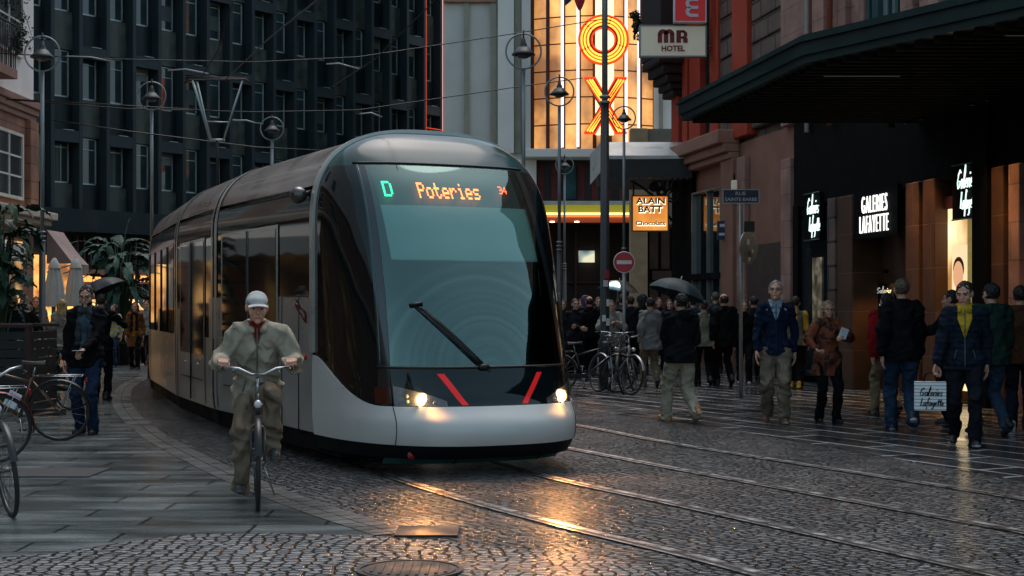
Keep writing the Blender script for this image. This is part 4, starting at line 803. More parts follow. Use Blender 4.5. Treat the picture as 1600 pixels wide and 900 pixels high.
# ------------------------------------------------------------------ lamps and masts
m_lp = mat('lamp_grey', (.22, .25, .25), .4, .4); m_ld = mat('lamp_dark', (.018, .024, .026), .4, .3)
def ring_lamp(px, py, y, rr, lab):
    x = PX(px, y); z = PZ(py, y); t = thing('street_lamp', lab, 'street lamp', (x, y, 0), 0, 'ring topped street lamps')
    zb = z - rr; cz_ = zb - (3.0 if zb > 5 else 2.4)
    MB().tube([(0, 0, cz_), (0, 0, zb)], .035, 10).build('upper_pole', m_lp, t)
    q = MB(); q.tube([(0, 0, 0), (0, 0, .5), (0, 0, .52), (0, 0, cz_)], [.09, .09, .065, .055], 12); q.build('lower_pole', m_ld, t)
    q = MB()
    for dz in (0, .08, .16): q.torus(.045, .02, 14, 6, Matrix.Translation((0, 0, cz_ + dz)))
    q.build('collar', m_lp, t)
    MB().torus(rr, .016, 36, 6, Matrix.Translation((0, 0, z)) @ Matrix.Rotation(R(90), 4, 'X')).build('ring', m_lp, t)
    k_ = rr / .3; q = MB(); q.lathe([(.0, .2), (.03, .2), (.04, .12), (.06, .1), (.06, .06), (.1, .04), (.155, -.03), (.2, -.07), (.2, -.09), (.15, -.09)], 20, Matrix.Translation((0, 0, z + .02)) @ Matrix.Scale(k_, 4)); q.tube([(0, 0, z + .2 * k_), (0, 0, z + rr + .06)], .018, 6); q.build('lamp_shade', m_ld, t)
    MB().ell((0, 0, z - .07 * k_), (.12 * k_, .12 * k_, .06 * k_), 8).build('globe', mat('lamp_globe', (.05, .06, .06), .15), t)
for px, py, y, rr, lab in ((66, 84, 26, .31, 'tall ring topped street lamp before the white building, leftmost of all'), (237, 150, 31.4, .3, 'ring topped street lamp in front of the office building, above the rear of the tram'),
    (425, 201, 37, .29, 'ring topped street lamp just above the tram roof line'), (818, 80, 26, .31, 'ring topped street lamp before the pale cinema wall right of the tram'),
    (874, 143, 30.7, .3, 'ring topped street lamp before the amber glass, left of the neon letters'), (975, 184, 35, .27, 'ring topped street lamp overlapping the lower right of the neon letter X'), (882, 258, 46.6, .28, 'smallest ring topped street lamp under the cinema ledge')):
    ring_lamp(px, py, y, rr, lab)
yy = 27.2; t = thing('catenary_mast', 'thick black tram mast with stickers and paper notices, bicycles at its foot', 'mast', (PX(945, yy), yy, 0)); zc = PZ(160, yy)
q = MB(); q.tube([(0, 0, zc), (0, 0, 9)], .055, 12); q.build('upper_pole', m_lp, t); q = MB(); q.tube([(0, 0, 0), (0, 0, .9), (0, 0, .95), (0, 0, zc)], [.12, .12, .088, .08], 14); q.build('lower_pole', m_ld, t)
q = MB(); [q.torus(.075, .03, 16, 6, Matrix.Translation((0, 0, zc + dz))) for dz in (0, .1)]; q.build('collar', m_lp, t)
for px, py, w_, h_, c_ in ((948, 428, 8, 14, (.35, .03, .05)), (946, 443, 8, 10, (.6, .5, .5)), (950, 473, 6, 11, (.7, .7, .66)), (943, 497, 6, 10, (.68, .68, .64)), (950, 503, 7, 11, (.7, .69, .66))):
    a, z = (px - 945) * yy / F, PZ(py, yy); ww, hh = w_ * yy / F / 2, h_ * yy / F / 2; q = MB(); q.grid(lambda u, v: Vector((.124 * math.sin((a + (u - .5) * 2 * ww) / .124), -.124 * math.cos((a + (u - .5) * 2 * ww) / .124), z + (v - .5) * 2 * hh)), 6, 1); q.build('notice', mat('paper%d' % int(c_[1] * 99), c_, .7, var=.1), t)
# overhead wires
m_wire = mat('wire', (.006, .006, .006), .5, var=0)
def wire(lab, pts, r=.012, name='overhead_wire'):
    P_ = [PT(a, b, y) for a, b, y in pts]; o = MB().tube(P_, r, 5).build(name, m_wire); tag(o, lab, 'wire', 'overhead tram wires')
wire('thin cable across the upper facades, crossing the ring of the leftmost lamp', [(-60, 80, 30), (160, 92, 30), (400, 97, 30), (560, 89, 31), (800, 53, 34), (940, 30, 36)])
wire('thin cable crossing the cinema wall at mid height', [(-60, 150, 32), (200, 170, 32), (400, 175, 32), (560, 172, 32), (800, 137, 35), (910, 122, 37)])
wire('dark cable running steeply up beside the red neon edge', [(690, -20, 28), (677, 3, 28), (587, 92, 29), (520, 135, 30)])
wire('pale cable sagging across the lower office windows', [(83, 188, 30), (200, 205, 30), (400, 230, 31), (520, 236, 32)], .014)
wire('thin cable left of the tram pantograph', [(20, 155, 30), (200, 165, 30), (333, 173, 30)])
wire('steep cable rising above the tram pantograph', [(312, 125, 28.6), (340, 80, 28), (365, 0, 27)])
wire('contact wire leading from the pantograph towards the camera', [(352, 125, 28.5), (420, 60, 22), (700, -160, 14)])
for a in ([(103, 88, 30), (140, 89, 30), (173, 95, 30)], [(262, 110, 30), (290, 108, 30), (325, 115, 29)], [(510, 100, 31), (530, 99, 31), (562, 108, 31)], [(562, 178, 32), (580, 176, 32), (597, 183, 32)], [(364, 188, 30), (385, 188, 30), (400, 192, 30)]):
    o = MB().tube([PT(*p) for p in a], .016, 6).build('wire_strut', mat('strut_white', (.4, .42, .41), .4)); tag(o, 'pale cable strut ' + {103: 'right of the leftmost lamp', 262: 'just left of the pantograph top', 510: 'in the middle of the office facade', 562: 'low on the office facade near the red edge', 364: 'right of the pantograph arms'}[a[0][0]], 'strut', 'overhead tram wires')
# ------------------------------------------------------------------ tram
# local frame: x lateral (towards the viewer's right), y forward, z up, origin on the ground under the front arch
yaw_t = math.atan2(TD.y, TD.x) - math.pi / 2
tr = thing('tram', 'long silver and black tram with round glazed front, showing D Poteries in lights', 'tram', (AC.x, AC.y, 0), yaw_t)
# viewer's right = local -x when the tram faces us, so lateral l maps to x = -l
NSE = 2.6; NT = 2.75; HT = .97; ZTOP = 2.3 + HT
def wz(v):
    """v in 0..1 up the side and over the shoulder -> half width, height"""
    if v < .5: z = .15 + (2.15) * v / .5; return 1.2 - .03 * max(0, .5 - z) / .35, z
    a = (v - .5) / .5 * math.pi / 2; return 1.2 * max(math.cos(a), 0) ** (2 / NT), 2.3 + HT * math.sin(a) ** (2 / NT)
def w_at(z): return (1.2 - .03 * max(0, .5 - z) / .35) if z < 2.3 else 1.2 * max(0, 1 - min(1, (z - 2.3) / HT) ** NT) ** (1 / NT)
MZ = [(.05, 1.5), (.12, 1.62), (.17, 1.74), (.29, 1.84), (.45, 1.86), (.55, 1.80), (.63, 1.70), (.8, 1.665), (.97, 1.61), (1.2, 1.53), (1.6, 1.38), (2.0, 1.19), (2.4, .96), (2.7, .745), (2.9, .57), (3.05, .43), (3.15, .31), (3.22, .19), (3.26, .07), (3.27, 0.0)]
def m_at(z):
    z = min(max(z, MZ[0][0]), ZTOP)
    for (a, p), (b, q) in zip(MZ[:-1], MZ[1:]):
        if z <= b:
            t = (z - a) / (b - a); return p + (q - p) * t
    return 0
_zs = np.linspace(.05, ZTOP, 400); _ms = np.array([m_at(z) for z in _zs]); 
_k = np.ones(21) / 21; _pm = np.concatenate([np.full(10, _ms[0]), _ms, np.linspace(_ms[-1], 0, 10)]); _sm = np.convolve(_pm, _k, 'valid'); _bl = np.clip((3.12 - _zs) / .12, 0, 1); _sm = _sm * _bl + _ms * (1 - _bl)
def m_sm(z): return float(np.interp(z, _zs, _sm))
def NP(a, z, off=0.0):
    """nose surface: a = pi (viewer's left) .. 0 (right)"""
    def p(a, z):
        w, M = w_at(z), m_sm(z); ca, sa = math.cos(a), max(math.sin(a), 0)
        return Vector((-w * math.copysign(abs(ca) ** (2 / NSE), ca), M * sa ** (2 / NSE), z))
    q = p(a, z)
    if off:
        e = .004; a2 = min(max(a, .02), math.pi - .02); z2 = min(z, 3.24); n = (p(a2 + e, z2) - p(a2 - e, z2)).cross(p(a2, z2 + e) - p(a2, z2 - e))
        if n.length > 1e-12:
            n.normalize(); n = n if n.dot(Vector((q.x, q.y + .3, max(0, z - 2) * .8))) > 0 else -n; q = q + n * off
    return q
def a_of(l, z):
    w = w_at(z); r = min(1, abs(l) / max(w, 1e-6)); c = r ** (NSE / 2); return math.acos(math.copysign(c, l))
def patch(name, m, aL, aR, z0, z1, off=0.0, nu=30, nv=30, parent=None, thick=0):
    """aL/aR, z0/z1: numbers or functions; aL (left) > aR (right)"""
    fz = lambda f, x: f(x) if callable(f) else f
    def pt(u, v, o):
        for _ in range(1):
            pass
        if callable(z0) or callable(z1):
            a = aL + (aR - aL) * u; z = fz(z0, a) + (fz(z1, a) - fz(z0, a)) * v
        else:
            z = z0 + (z1 - z0) * v; a = fz(aL, z) + (fz(aR, z) - fz(aL, z)) * u
        return NP(a, z, o)
    q = MB(); q.grid(lambda u, v: pt(u, v, off), nu, nv)
    return q.build(name, m, parent or tr)
# materials
m_gls = mat('tram_black_glass', (.003, .007, .008), .04, 0, .42, None, .35, .6, coat=.1); m_wht = mat('tram_white', (.6, .6, .565), .3, 0, .5, (30, .05, .004), .1, 1.2, coat=.35)
m_side = mat('tram_side', (.4, .39, .355), .3, .35, .5, (1.2, .08, .02), .18, 1.0, coat=.3); m_roof = mat('tram_roof', (.33, .28, .25), .3, .5, .5, (1.6, .1, .03), .25, 1.6, coat=.4)
m_arch = mat('tram_arch', (.5, .49, .46), .3, .5, .5, None, .12, 3); m_seam = mat('tram_seam', (.006, .006, .006), .5, var=0); m_skirt = mat('tram_skirt', (.006, .006, .007), .7, 0, .15); m_lowp = mat('tram_low_panel', (.03, .12, .12), .4, .2)
m_wsc = smeared_glass('windscreen_glass', (.62, .82, .77), (.05, 1.5, .95), .13)
zlo, WB, WT = .29, .975, 2.9
wl_l = lambda z: -.90 + .06 * (z - .97) / 1.9 - 0 * z; wr_l = lambda z: .78 - .05 * (z - .97) / 1.9
aWL = lambda z: a_of(wl_l(z), z); aWR = lambda z: a_of(wr_l(z), z)
patch('windscreen', m_wsc, aWL, aWR, WB, WT - .02, 0, 44, 44)
patch('cab_side_glass', m_gls, math.pi, lambda z: a_of(wl_l(z) - .07, z), .6, WT - .02, 0, 26, 44); patch('cab_side_glass', m_gls, lambda z: a_of(wr_l(z) + .07, z), 0, .6, WT - .02, 0, 26, 44)
m_pil = mat('tram_pillar', (.012, .016, .017), .12, 0, .7, None, .2, 2, coat=.5)
patch('windscreen_frame', m_pil, lambda z: a_of(wl_l(z) - .075, z), aWL, .6, WT - .02, .004, 4, 44); patch('windscreen_frame', m_pil, aWR, lambda z: a_of(wr_l(z) + .075, z), .6, WT - .02, .004, 4, 44)
q = MB(); q.grid(lambda u, v: (lambda z: NP(math.pi * (1 - u), z, 0))(ZTOP - (ZTOP - WT + .02) * (1 - v) ** 2), 60, 20); q.build('front_hood', mat('tram_hood', (.008, .05, .052), .16, 0, .4, (3, .05), .3, 2), tr)
patch('black_nose_panel', m_gls, lambda z: a_of(-.9, z), lambda z: a_of(.9, z), .6, WB, .001, 40, 8)
# edges of the glazing: thin pale lines and black seams
def seam(name, m, pts, r): return MB().tube(pts, r, 5).build(name, m, tr)
seam('glazing_trim', mat('trim_teal', (.05, .12, .12), .3, .3), [NP(a_of(wl_l(z) - .06, z), z, .004) for z in np.linspace(.98, 2.88, 30)], .008)
seam('windscreen_seal', m_seam, [NP(a_of(l, WT), WT, .004) for l in np.linspace(-.93, .83, 30)], .012)
seam('windscreen_seal', m_seam, [NP(a_of(l, WB), WB, .004) for l in np.linspace(-.98, .86, 30)], .012)
# white bumper sweeping up at both sides
def ztop(a):
    m = NP(a, .8).y; t = min(max(m / 1.22, 0), 1); s = t * t * (3 - 2 * t); return 1.06 * (1 - s) + .625 * s
patch('bumper', m_wht, math.pi, 0, lambda a: zlo - 0 * a, ztop, .012, 90, 14)
q = MB(); q.grid(lambda u, v: NP(math.pi * (1 - u), ztop(math.pi * (1 - u)), .012 - .014 * v), 90, 1); q.build('bumper_lip', m_wht, tr)
for l in (-.9, .9): seam('bumper_seam', m_seam, [NP(a_of(l, z), z, .013) for z in np.linspace(zlo, .622, 12)], .005)
patch('skirt', m_skirt, math.pi, 0, .16, zlo, 0, 60, 4)
patch('lower_cover', m_lowp, a_of(-.95, .12), a_of(.86, .12), .07, .155, -.05, 40, 3)
for l in (-.38, .5): seam('cover_seam', m_seam, [NP(a_of(l, z), z, -.046) for z in (.07, .12, .155)], .008)
q = MB(); q.lathe([(.001, 0), (.035, .001), (.04, -.01)], 12, Matrix.Translation(NP(a_of(-.78, .2), .2, .006)) @ Matrix.Rotation(R(-90), 4, 'X')); q.build('red_reflector', mat('reflector_red2', (.3, .02, .015), .3, var=0), tr)
MB().bb(-1.1, 1.1, -3.6, .5, .1, .6).build('underframe', m_skirt, tr)
# headlight clusters
def cluster(sgn):
    a0, a1 = (-.89, -.5) if sgn < 0 else (.5, .89)
    def zt(a):
        l = -NP(a, .7).x; t = (abs(l) - .45) / .44; return .64 + .17 * min(1, max(0, t)) ** .7
    o = patch('headlight_housing', mat('lens_housing', (.09, .085, .08), .08, 0, .7, (20, .3), .4, 14, coat=.8), a_of(a0, .7), a_of(a1, .7), lambda a: .632 + 0 * a, zt, .005, 14, 6)
    p = NP(a_of(.70 * sgn, .69), .69, .0); hl = MB(); M_ = Matrix.Translation(p + Vector((.0, .02, 0))) @ Matrix.Rotation(R(-90), 4, 'X')
    hl.lathe([(.001, .012), (.036, .008), (.054, .0)], 18, M_, 0); hl.lathe([(.054, 0), (.066, .002), (.066, -.02)], 18, M_, 1)
    hl.build('headlight', [glow('headlight', (1.0, .62, .24), 60), mat('lamp_bezel', (.4, .35, .3), .2, .8, emit=(1, .5, .15), es=1.2)], tr)
    light('headlight_beam', 'SPOT', p + Vector((0, .06, 0)), 38, (1, .4, .11), tr, .04, (R(80), 0, 0), (125, .7))
    for l, z in ((.80, .72), (.80, .67), (.60, .66)): MB().ell(NP(a_of(l * sgn, z), z, .006), (.02, .01, .02), 6).build('small_lamp', mat('lamp_small', (.3, .26, .2), .2, .3), tr)
    q = MB(); q.grid(lambda u, v: NP(a_of((.9 + .1 * u) * sgn, .72) , .645 + .15 * v, .014), 8, 4); q.build('side_marker', mat('marker_amber', (.05, .008, .004), .15, 0, .6, coat=.6, var=0), tr)
cluster(-1); cluster(1)
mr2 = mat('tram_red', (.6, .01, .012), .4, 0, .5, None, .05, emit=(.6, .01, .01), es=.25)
for s, t0, b0 in ((-1, .53, .345), (1, .45, .24)):
    q = MB(); q.grid(lambda u, v: NP(a_of(s * (b0 + (t0 - b0) * v) + (u - .5) * .062, .64 + .28 * v), .64 + .28 * v, .006), 3, 10); q.build('red_stripe', mr2, tr)
# cab interior
q = MB(); q.bb(-1.1, 1.1, -.1, -.05, .6, 2.9); q.build('cab_wall', mat('cab_dark', (.02, .03, .03), .7), tr)
q = MB(); q.grid(lambda u, v: (lambda p: Vector((p.x * .93, (p.y - .06) * v, .93 + .03 * v)))(NP(math.pi * (1 - u), .97)), 40, 6); q.build('dashboard', mat('dash', (.05, .075, .075), .6, 0, .4, (20, .1)), tr)
q = MB(); q.grid(lambda u, v: (lambda z: NP(a_of(-.80 + 1.56 * u, z), z, -.05))(1.98 + .53 * v), 30, 8); q.build('sun_blind', mat('blind', (.62, .78, .73), .6, 0, .4, None, .06, 2), tr)
seam('blind_bar', mat('blind_bar', (.5, .65, .6), .4), [NP(a_of(-.80 + 1.56 * u, 1.98), 1.98, -.05) for u in np.linspace(0, 1, 20)], .009)
q = MB(); q.bb(-.42, .02, .1, .22, 1.1, 1.62); q.bb(-.42, .02, .1, .6, 1.0, 1.1); q.build('driver_seat', mat('seat_dark', (.02, .02, .025), .8), tr, bevel=.04)
q = MB(); q.grid(lambda u, v: Vector((-.62 + .3 * math.cos(2 * math.pi * u) * v, .82 + .12 * v * math.sin(2 * math.pi * u), 1.2 + .14 * v * math.sin(2 * math.pi * u))), 24, 3); q.build('console_screen', m_blk, tr)
# destination lights, set just behind the glass
def led(txt, l0, z0, pitch, ph, m, name):
    q = MB(); x = l0
    for ch in txt:
        D_ = DOT[ch]
        for r_ in range(7):
            for c_ in range(5):
                if D_[r_][c_] == '1':
                    l = x + c_ * pitch; z = z0 + (6 - r_) * ph
                    P_ = [NP(a_of(l + dx * pitch * .5, z + dz * ph * .45), z + dz * ph * .45, -.018) for dx, dz in ((-1, -1), (1.15, -1), (1.15, 1), (-1, 1))]; q.add(P_, [(0, 1, 2, 3)])
        x += pitch * 6
    q.build(name, m, tr)
led('Poteries', -.41, 2.575, .0135, .0225, glow('led_orange', (1.0, .17, .02), 5), 'destination_lights')
led('D', -.735, 2.585, .0165, .022, glow('led_green', (.04, 1.0, .42), 2.2), 'route_letter'); led('34', .455, 2.64, .0085, .011, glow('led_red', (1.0, .1, .01), 4.5), 'number_lights')
q = MB(); q.grid(lambda u, v: (lambda z: NP(a_of(-.80 + 1.5 * u, z), z, -.06))(2.5 + .37 * v), 30, 6); q.build('display_panel', mat('display_grey', (.05, .07, .068), .5), tr)
# wipers
q = MB()
for d in (0, .035, .07, .1): q.tube([NP(a_of(-.17 + d - (.52 * t_), .985 + .56 * t_ - d * .5), .985 + .56 * t_ - d * .5, .02 + .015 * math.sin(3 * t_)) for t_ in (0, .25, .5, .75, 1)], .008 if d in (0, .07) else .005, 5)
q.ell(NP(a_of(-.13, .975), .975, .015), (.06, .03, .03), 6); q.build('wiper', m_seam, tr)
q = MB(); q.tube([NP(a_of(-.71, 1.53), 1.53, .03), NP(a_of(-.6, 1.55), 1.55, .03)], .014, 5); q.build('wiper_clip', m_seam, tr)
# arch at the front
def section(inset=0.0, n=70, z0=.29):
    out = []
    for i in range(n + 1):
        v = i / n
        if v < .5: w, z = wz(v * 2 * 1.0); s = -1
        else: w, z = wz((1 - v) * 2); s = 1
        out.append((s * w, z))
    return out
def arch_strip(q, y0, y1, off, m=0, zmin=.29):
    S = [(l, z) for l, z in section(n=120) if z >= zmin]
    def o(l, z):
        if z < 2.3: return Vector((l + math.copysign(off, l), 0, z))
        d = Vector((l / 1.2, 0, (z - 2.3) / HT)).normalized(); return Vector((l, 0, z)) + d * off
    V = []; 
    for l, z in S:
        p = o(l, z); V += [(-p.x, y0, p.z), (-p.x, y1, p.z)]
    q.add(V, [(2 * i, 2 * i + 1, 2 * i + 3, 2 * i + 2) for i in range(len(S) - 1)], m, True)
def hoop(name, y0, y1, off, m, zmin=.29):
    q = MB(); arch_strip(q, y0, y1, off, 0, zmin)
    S = q.v[:]; n = len(S) // 2
    for k_ in (0, 1):
        V = []
        for i in range(n): p = S[2 * i + k_]; c = Vector((0, p[1], min(p[2], 2.3))); d = (Vector(p) - c).normalized() * (off + .02); V += [p, tuple(Vector(p) - d)]
        q.add(V, [(2 * i, 2 * i + 1, 2 * i + 3, 2 * i + 2) for i in range(n - 1)])
    return q.build(name, m, tr)
hoop('front_arch', -.045, .05, .026, m_arch, 1.05)
# body modules, as a chain of straight sections; frame (centre point, angle) in tram coordinates
Minv = tr.matrix_basis.inverted() if False else (Matrix.Translation((AC.x, AC.y, 0)) @ Matrix.Rotation(yaw_t, 4, 'Z')).inverted()
cpts = [AC, AC - TD * 3.65, Vector((-3.53 + .03, 20.7, 0)), Vector((-5.0, 25.3, 0)), Vector((-5.72, 28.6, 0)), Vector((-6.1, 33.5, 0)), Vector((-5.9, 38, 0))]
cl = [Minv @ p for p in cpts]
nrm = []
for i in range(len(cl)):
    t = (cl[min(i + 1, len(cl) - 1)] - cl[max(i - 1, 0)]); 
    if i == 0: t = cl[1] - cl[0]
    t.normalize(); nrm.append(Vector((-t.y, t.x, 0)))          # towards local +x or -x: fixed below
nrm = [n if n.x > 0 else -n for n in nrm]
def BP(i, t, l, z):
    """point of module i at fraction t; l lateral towards the viewer's right"""
    c = cl[i].lerp(cl[i + 1], t); n = nrm[i].lerp(nrm[i + 1], t); return Vector((c.x, c.y, 0)) - n * l + Vector((0, 0, z))
def side(name, m, i, t0, t1, z0, z1, off=.0, s=-1, nv=2, nt_=2, parent=None):
    q = MB(); q.grid(lambda u, v: BP(i, t0 + (t1 - t0) * u, s * (w_at(z0 + (z1 - z0) * v) + off), z0 + (z1 - z0) * v), nt_, nv, flip=s > 0); return q.build(name, m, parent or tr)
ZB = 1.63; ZL = 2.66
for i in range(6):
    q = MB(); S = [(l, z) for l, z in section(n=100) if z >= ZL]
    V = []
    nt_ = 8
    for a in range(nt_ + 1):
        for l, z in S: V.append(BP(i, .004 + .992 * a / nt_, l, z))
    n_ = len(S); q.add(V, [(a * n_ + b, (a + 1) * n_ + b, (a + 1) * n_ + b + 1, a * n_ + b + 1) for a in range(nt_) for b in range(n_ - 1)], 0, True); q.build('roof', m_roof, tr)
    for s in (-1, 1):
        side('window_band', m_gls, i, .004, .996, 1.15 if i else ZB, ZL, 0, s, 16, 8)
        side('cantrail_band', mat('cantrail', (.02, .045, .048), .12, .1, .7, (2, .1), .3, 2, coat=.6), i, .004, .996, 2.4, ZL - .01, .004, s, 6, 8)
        side('side_panel', m_side, i, .004, .996, .3, 1.15 if i else ZB, .0, s, 6, 8)
        side('skirt', m_skirt, i, 0, 1, .12, .3, -.04, s)
        q = MB(); q.tube([BP(i, t, s * (w_at(ZL) + .004), ZL) for t in np.linspace(0, 1, 6)], .009, 5); q.build('cantrail_seam', m_seam, tr)
    for t in (.001, .999):
        q = MB(); V = []
        S2 = section(n=80)
        for l, z in S2: V += [BP(i, t, l * 1.006, z + (.012 if z > 2.3 else 0)), BP(i, t, l * .93, z - .05)]
        q.add(V, [(2 * k_, 2 * k_ + 1, 2 * k_ + 3, 2 * k_ + 2) for k_ in range(len(S2) - 1)], 0, True); q.build('joint_seal', m_seam, tr)
    # pale hoop beside each joint
    for t0, t1 in ((.015, .045), (.955, .985)):
        if i == 0 and t0 < .5: continue
        q = MB(); V = []; S2 = [p for p in section(n=90) if p[1] > .3]
        for l, z in S2:
            for t in (t0, t1): V.append(BP(i, t, l * 1.008, z + (.008 if z > 2.3 else 0)))
        q.add(V, [(2 * k_, 2 * k_ + 1, 2 * k_ + 3, 2 * k_ + 2) for k_ in range(len(S2) - 1)], 0, True); q.build('joint_hoop', m_arch if i < 2 else m_side, tr)
# joint pillars: light lower halves
for i, t0, t1 in ((0, .93, .998), (1, .004, .1), (1, .88, .996), (2, .004, .05), (2, .55, .62)): side('pillar_panel', m_side, i, t0, t1, 1.14, ZB if i == 0 or t0 < .2 else 1.5, .006, -1, 2, 2)
# doors with tall panes
def door(i, t0, t1, zb=.93):
    for s in (-1, 1):
        d = side('door', m_side, i, t0, t1, .33, 2.38, .01, s, 8, 2); mid = (t0 + t1) / 2; e = (t1 - t0) * .035
        for a, b in ((t0 + e, mid - e * .5), (mid + e * .5, t1 - e)):
            side('door_pane', m_gls, i, a, b, zb, 2.34, .016, s, 8, 2, d)
            q = MB(); zz = .62; q.tube([BP(i, a + .02, s * 1.22, zz), BP(i, b - .02, s * 1.22, zz - .0)], .008, 4); q.build('door_seam', m_seam, d)
        q = MB(); q.tube([BP(i, mid, s * 1.222, .34), BP(i, mid, s * 1.222, 2.36)], .01, 4); q.build('door_gap', m_seam, d)
        for k_ in (.25, .75): t_ = t0 + (t1 - t0) * k_; MB().ell(BP(i, t_, s * 1.215, .8), (.02, .02, .02), 6).build('door_button', mat('button_metal', (.4, .38, .34), .3, .6), d)
door(0, .30, .90); door(1, .2, .86, .93); door(3, .3, .7); door(4, .3, .7)
for i, ts in ((2, (.05, .28, .5, .74, .97)),):
    for t in ts: q = MB(); q.tube([BP(i, t, -1.206, 1.16), BP(i, t, -1.206, 2.4)], .012, 4); q.build('window_post', m_seam, tr)
q = MB(); q.tube([BP(0, t, -1.203, ZB) for t in (.002, .25)], .006, 4); q.build('panel_seam', m_seam, tr)
for t in (.27, .12): q = MB(); q.tube([BP(0, t, -1.203, .3), BP(0, t, -1.203, ZB)], .006, 4); q.build('panel_seam', m_seam, tr)
# operator's mark by the cab: small red script letters
q = MB(); Pm = BP(0, .055, -1.208, 1.42); ex = (BP(0, .02, -1.208, 1.42) - BP(0, .08, -1.208, 1.42)).normalized(); Mm = Matrix.Translation(Pm) @ Matrix((ex.to_4d(), Vector((0, 0, 1, 0)), ex.cross(Vector((0, 0, 1))).to_4d(), Vector((0, 0, 0, 1)))).transposed(); Mm[3][0] = Mm[3][1] = Mm[3][2] = 0; Mm[0][3], Mm[1][3], Mm[2][3] = Pm; Mm[3][3] = 1
text_into(q, 'cts', .22, .12, Mm, .004, 0, .01); q.build('operator_mark', mat('mark_red', (.2, .02, .02), .5, var=0), tr)
MB().ell(BP(0, .06, -1.21, 1.03), (.03, .03, .03), 6).build('red_button', mat('button_red', (.5, .03, .02), .3, var=0), tr)
# camera pod
q = MB(); pc = BP(0, .055, -1.285, 2.62); q.ell(pc, (.085, .095, .085), 12); q.build('camera_pod', mat('pod', (.09, .08, .075), .18, .6, .6, coat=.5), tr); MB().tube([BP(0, .055, -1.1, 2.66), pc], .03, 6).build('pod_arm', m_seam, tr)
# pantograph on the fourth car, raised to the wire
pg = Minv @ Vector(PT(337, 170, 28.3)); gx = Vector((0, 0, 0)); inv3 = Minv.to_3x3()
def WPn(px, py, y): return Minv @ PT(px, py, y)
m_pg = mat('panto_metal', (.3, .36, .36), .4, .5); q = MB(); y_ = 28.3
q.tube([WPn(301, 126, y_), WPn(329, 219, y_)], .026, 6); q.tube([WPn(308, 128, y_), WPn(322, 190, y_), WPn(330, 218, y_)], .02, 6); q.tube([WPn(379, 126, y_), WPn(349, 219, y_)], .022, 6); q.tube([WPn(327, 219, y_), WPn(351, 219, y_)], .03, 6); q.tube([WPn(322, 190, y_), WPn(357, 191, y_)], .014, 5); q.build('pantograph_frame', m_pg, tr)
q = MB(); q.tube([WPn(288, 130, y_), WPn(296, 125, y_), WPn(384, 124, y_), WPn(392, 130, y_)], .02, 6); q.tube([WPn(290, 121, y_ + .35), WPn(388, 122, y_ + .35)], .02, 6); q.build('pantograph_head', m_seam, tr)
pb = BP(3, .9, 0, 3.3); q = MB(); kn_ = WPn(342, 300, y_ + .9); q.tube([WPn(339, 219, y_), Vector((pb.x, pb.y, 3.95)) * .5 + WPn(339, 219, y_) * .5, Vector((pb.x, pb.y, 3.3))], .03, 6); q.build('pantograph_arm', m_seam, tr)
q = MB()
for i, t0, t1 in ((3, .2, .9),):
    V = []
    q.grid(lambda u, v: BP(i, t0 + (t1 - t0) * u, -.6 + 1.2 * v, ZTOP + .035 * min(1, 8 * min(u, 1 - u)) * min(1, 8 * min(v, 1 - v))), 12, 12)
q.build('roof_equipment', m_roof, tr)
# ------------------------------------------------------------------ people
def head_template():
    P, Q = field([('e', (0, -.015, .03), (.077, .096, .092)), ('e', (0, .02, -.035), (.062, .07, .085)), ('e', (0, .035, -.078), (.044, .05, .038)),
        ((0, .088, .006), (0, .104, -.03), .008, .0135), ((-.042, .078, .024), (.042, .078, .024), .013, .013),
        ((-.02, .086, -.062), (.02, .086, -.062), .0095, .0095), ('e', (0, .076, -.1), (.022, .02, .02)),
        ('e', (-.045, .055, -.03), (.024, .024, .024)), ('e', (.045, .055, -.03), (.024, .024, .024)),
        ('e', (-.08, -.01, -.005), (.012, .022, .034)), ('e', (.08, -.01, -.005), (.012, .022, .034)),
        ((0, -.012, -.07), (0, -.03, -.19), .052, .056)], .0058, .014, .02,
        subs=[((-.032, .102, .008), .02), ((.032, .102, .008), .02), ((0, .118, -.0615), .014)])
    c = P[Q].mean(1); m = np.zeros(len(Q), int)
    for s in (-1, 1):
        e = np.abs(c[:, 0] - s * .032); m[(e < .009) & (np.abs(c[:, 2] - .006) < .0055) & (c[:, 1] > .06)] = 2
        m[(e < .02) & (np.abs(c[:, 2] - .029) < .005) & (c[:, 1] > .06)] = 3
    m[(np.abs(c[:, 0]) < .024) & (np.abs(c[:, 2] + .0625) < .008) & (c[:, 1] > .08)] = 4
    return P, Q, m
def hand_template(curl, side):
    pr = []; rr = lambda a: R(a)
    for i, (x, L) in enumerate([(-.031, .84), (-.0105, 1.0), (.0105, 1.07), (.031, .97)]):
        pr.append(((x * .6, 0, .0), (x, 0, .085), .0145, .0125))
        p = Vector((x, 0, .085)); a = rr(curl * .5 + i * 2); 
        for ln, r0, r1 in ((.042, .0095, .0088), (.027, .0088, .008), (.022, .008, .0065)):
            q = p + Vector((x * .1, math.sin(a), math.cos(a))) * ln * L; pr.append((tuple(p), tuple(q), r0, r1)); p = q; a += rr(curl)
    pr += [((.016, .004, .018), (.046, .014 + curl * .0002, .05), .0135, .0115), ((.046, .014 + curl * .0002, .05), (.05 - curl * .0002, .03 + curl * .0003, .082), .011, .009),
           ((0, 0, -.05), (0, 0, .015), .024, .023)]
    P, Q = field(pr, .0052, .006, .014)
    if side < 0: P = P.copy(); P[:, 0] *= -1; Q = Q[:, ::-1]
    return P, Q
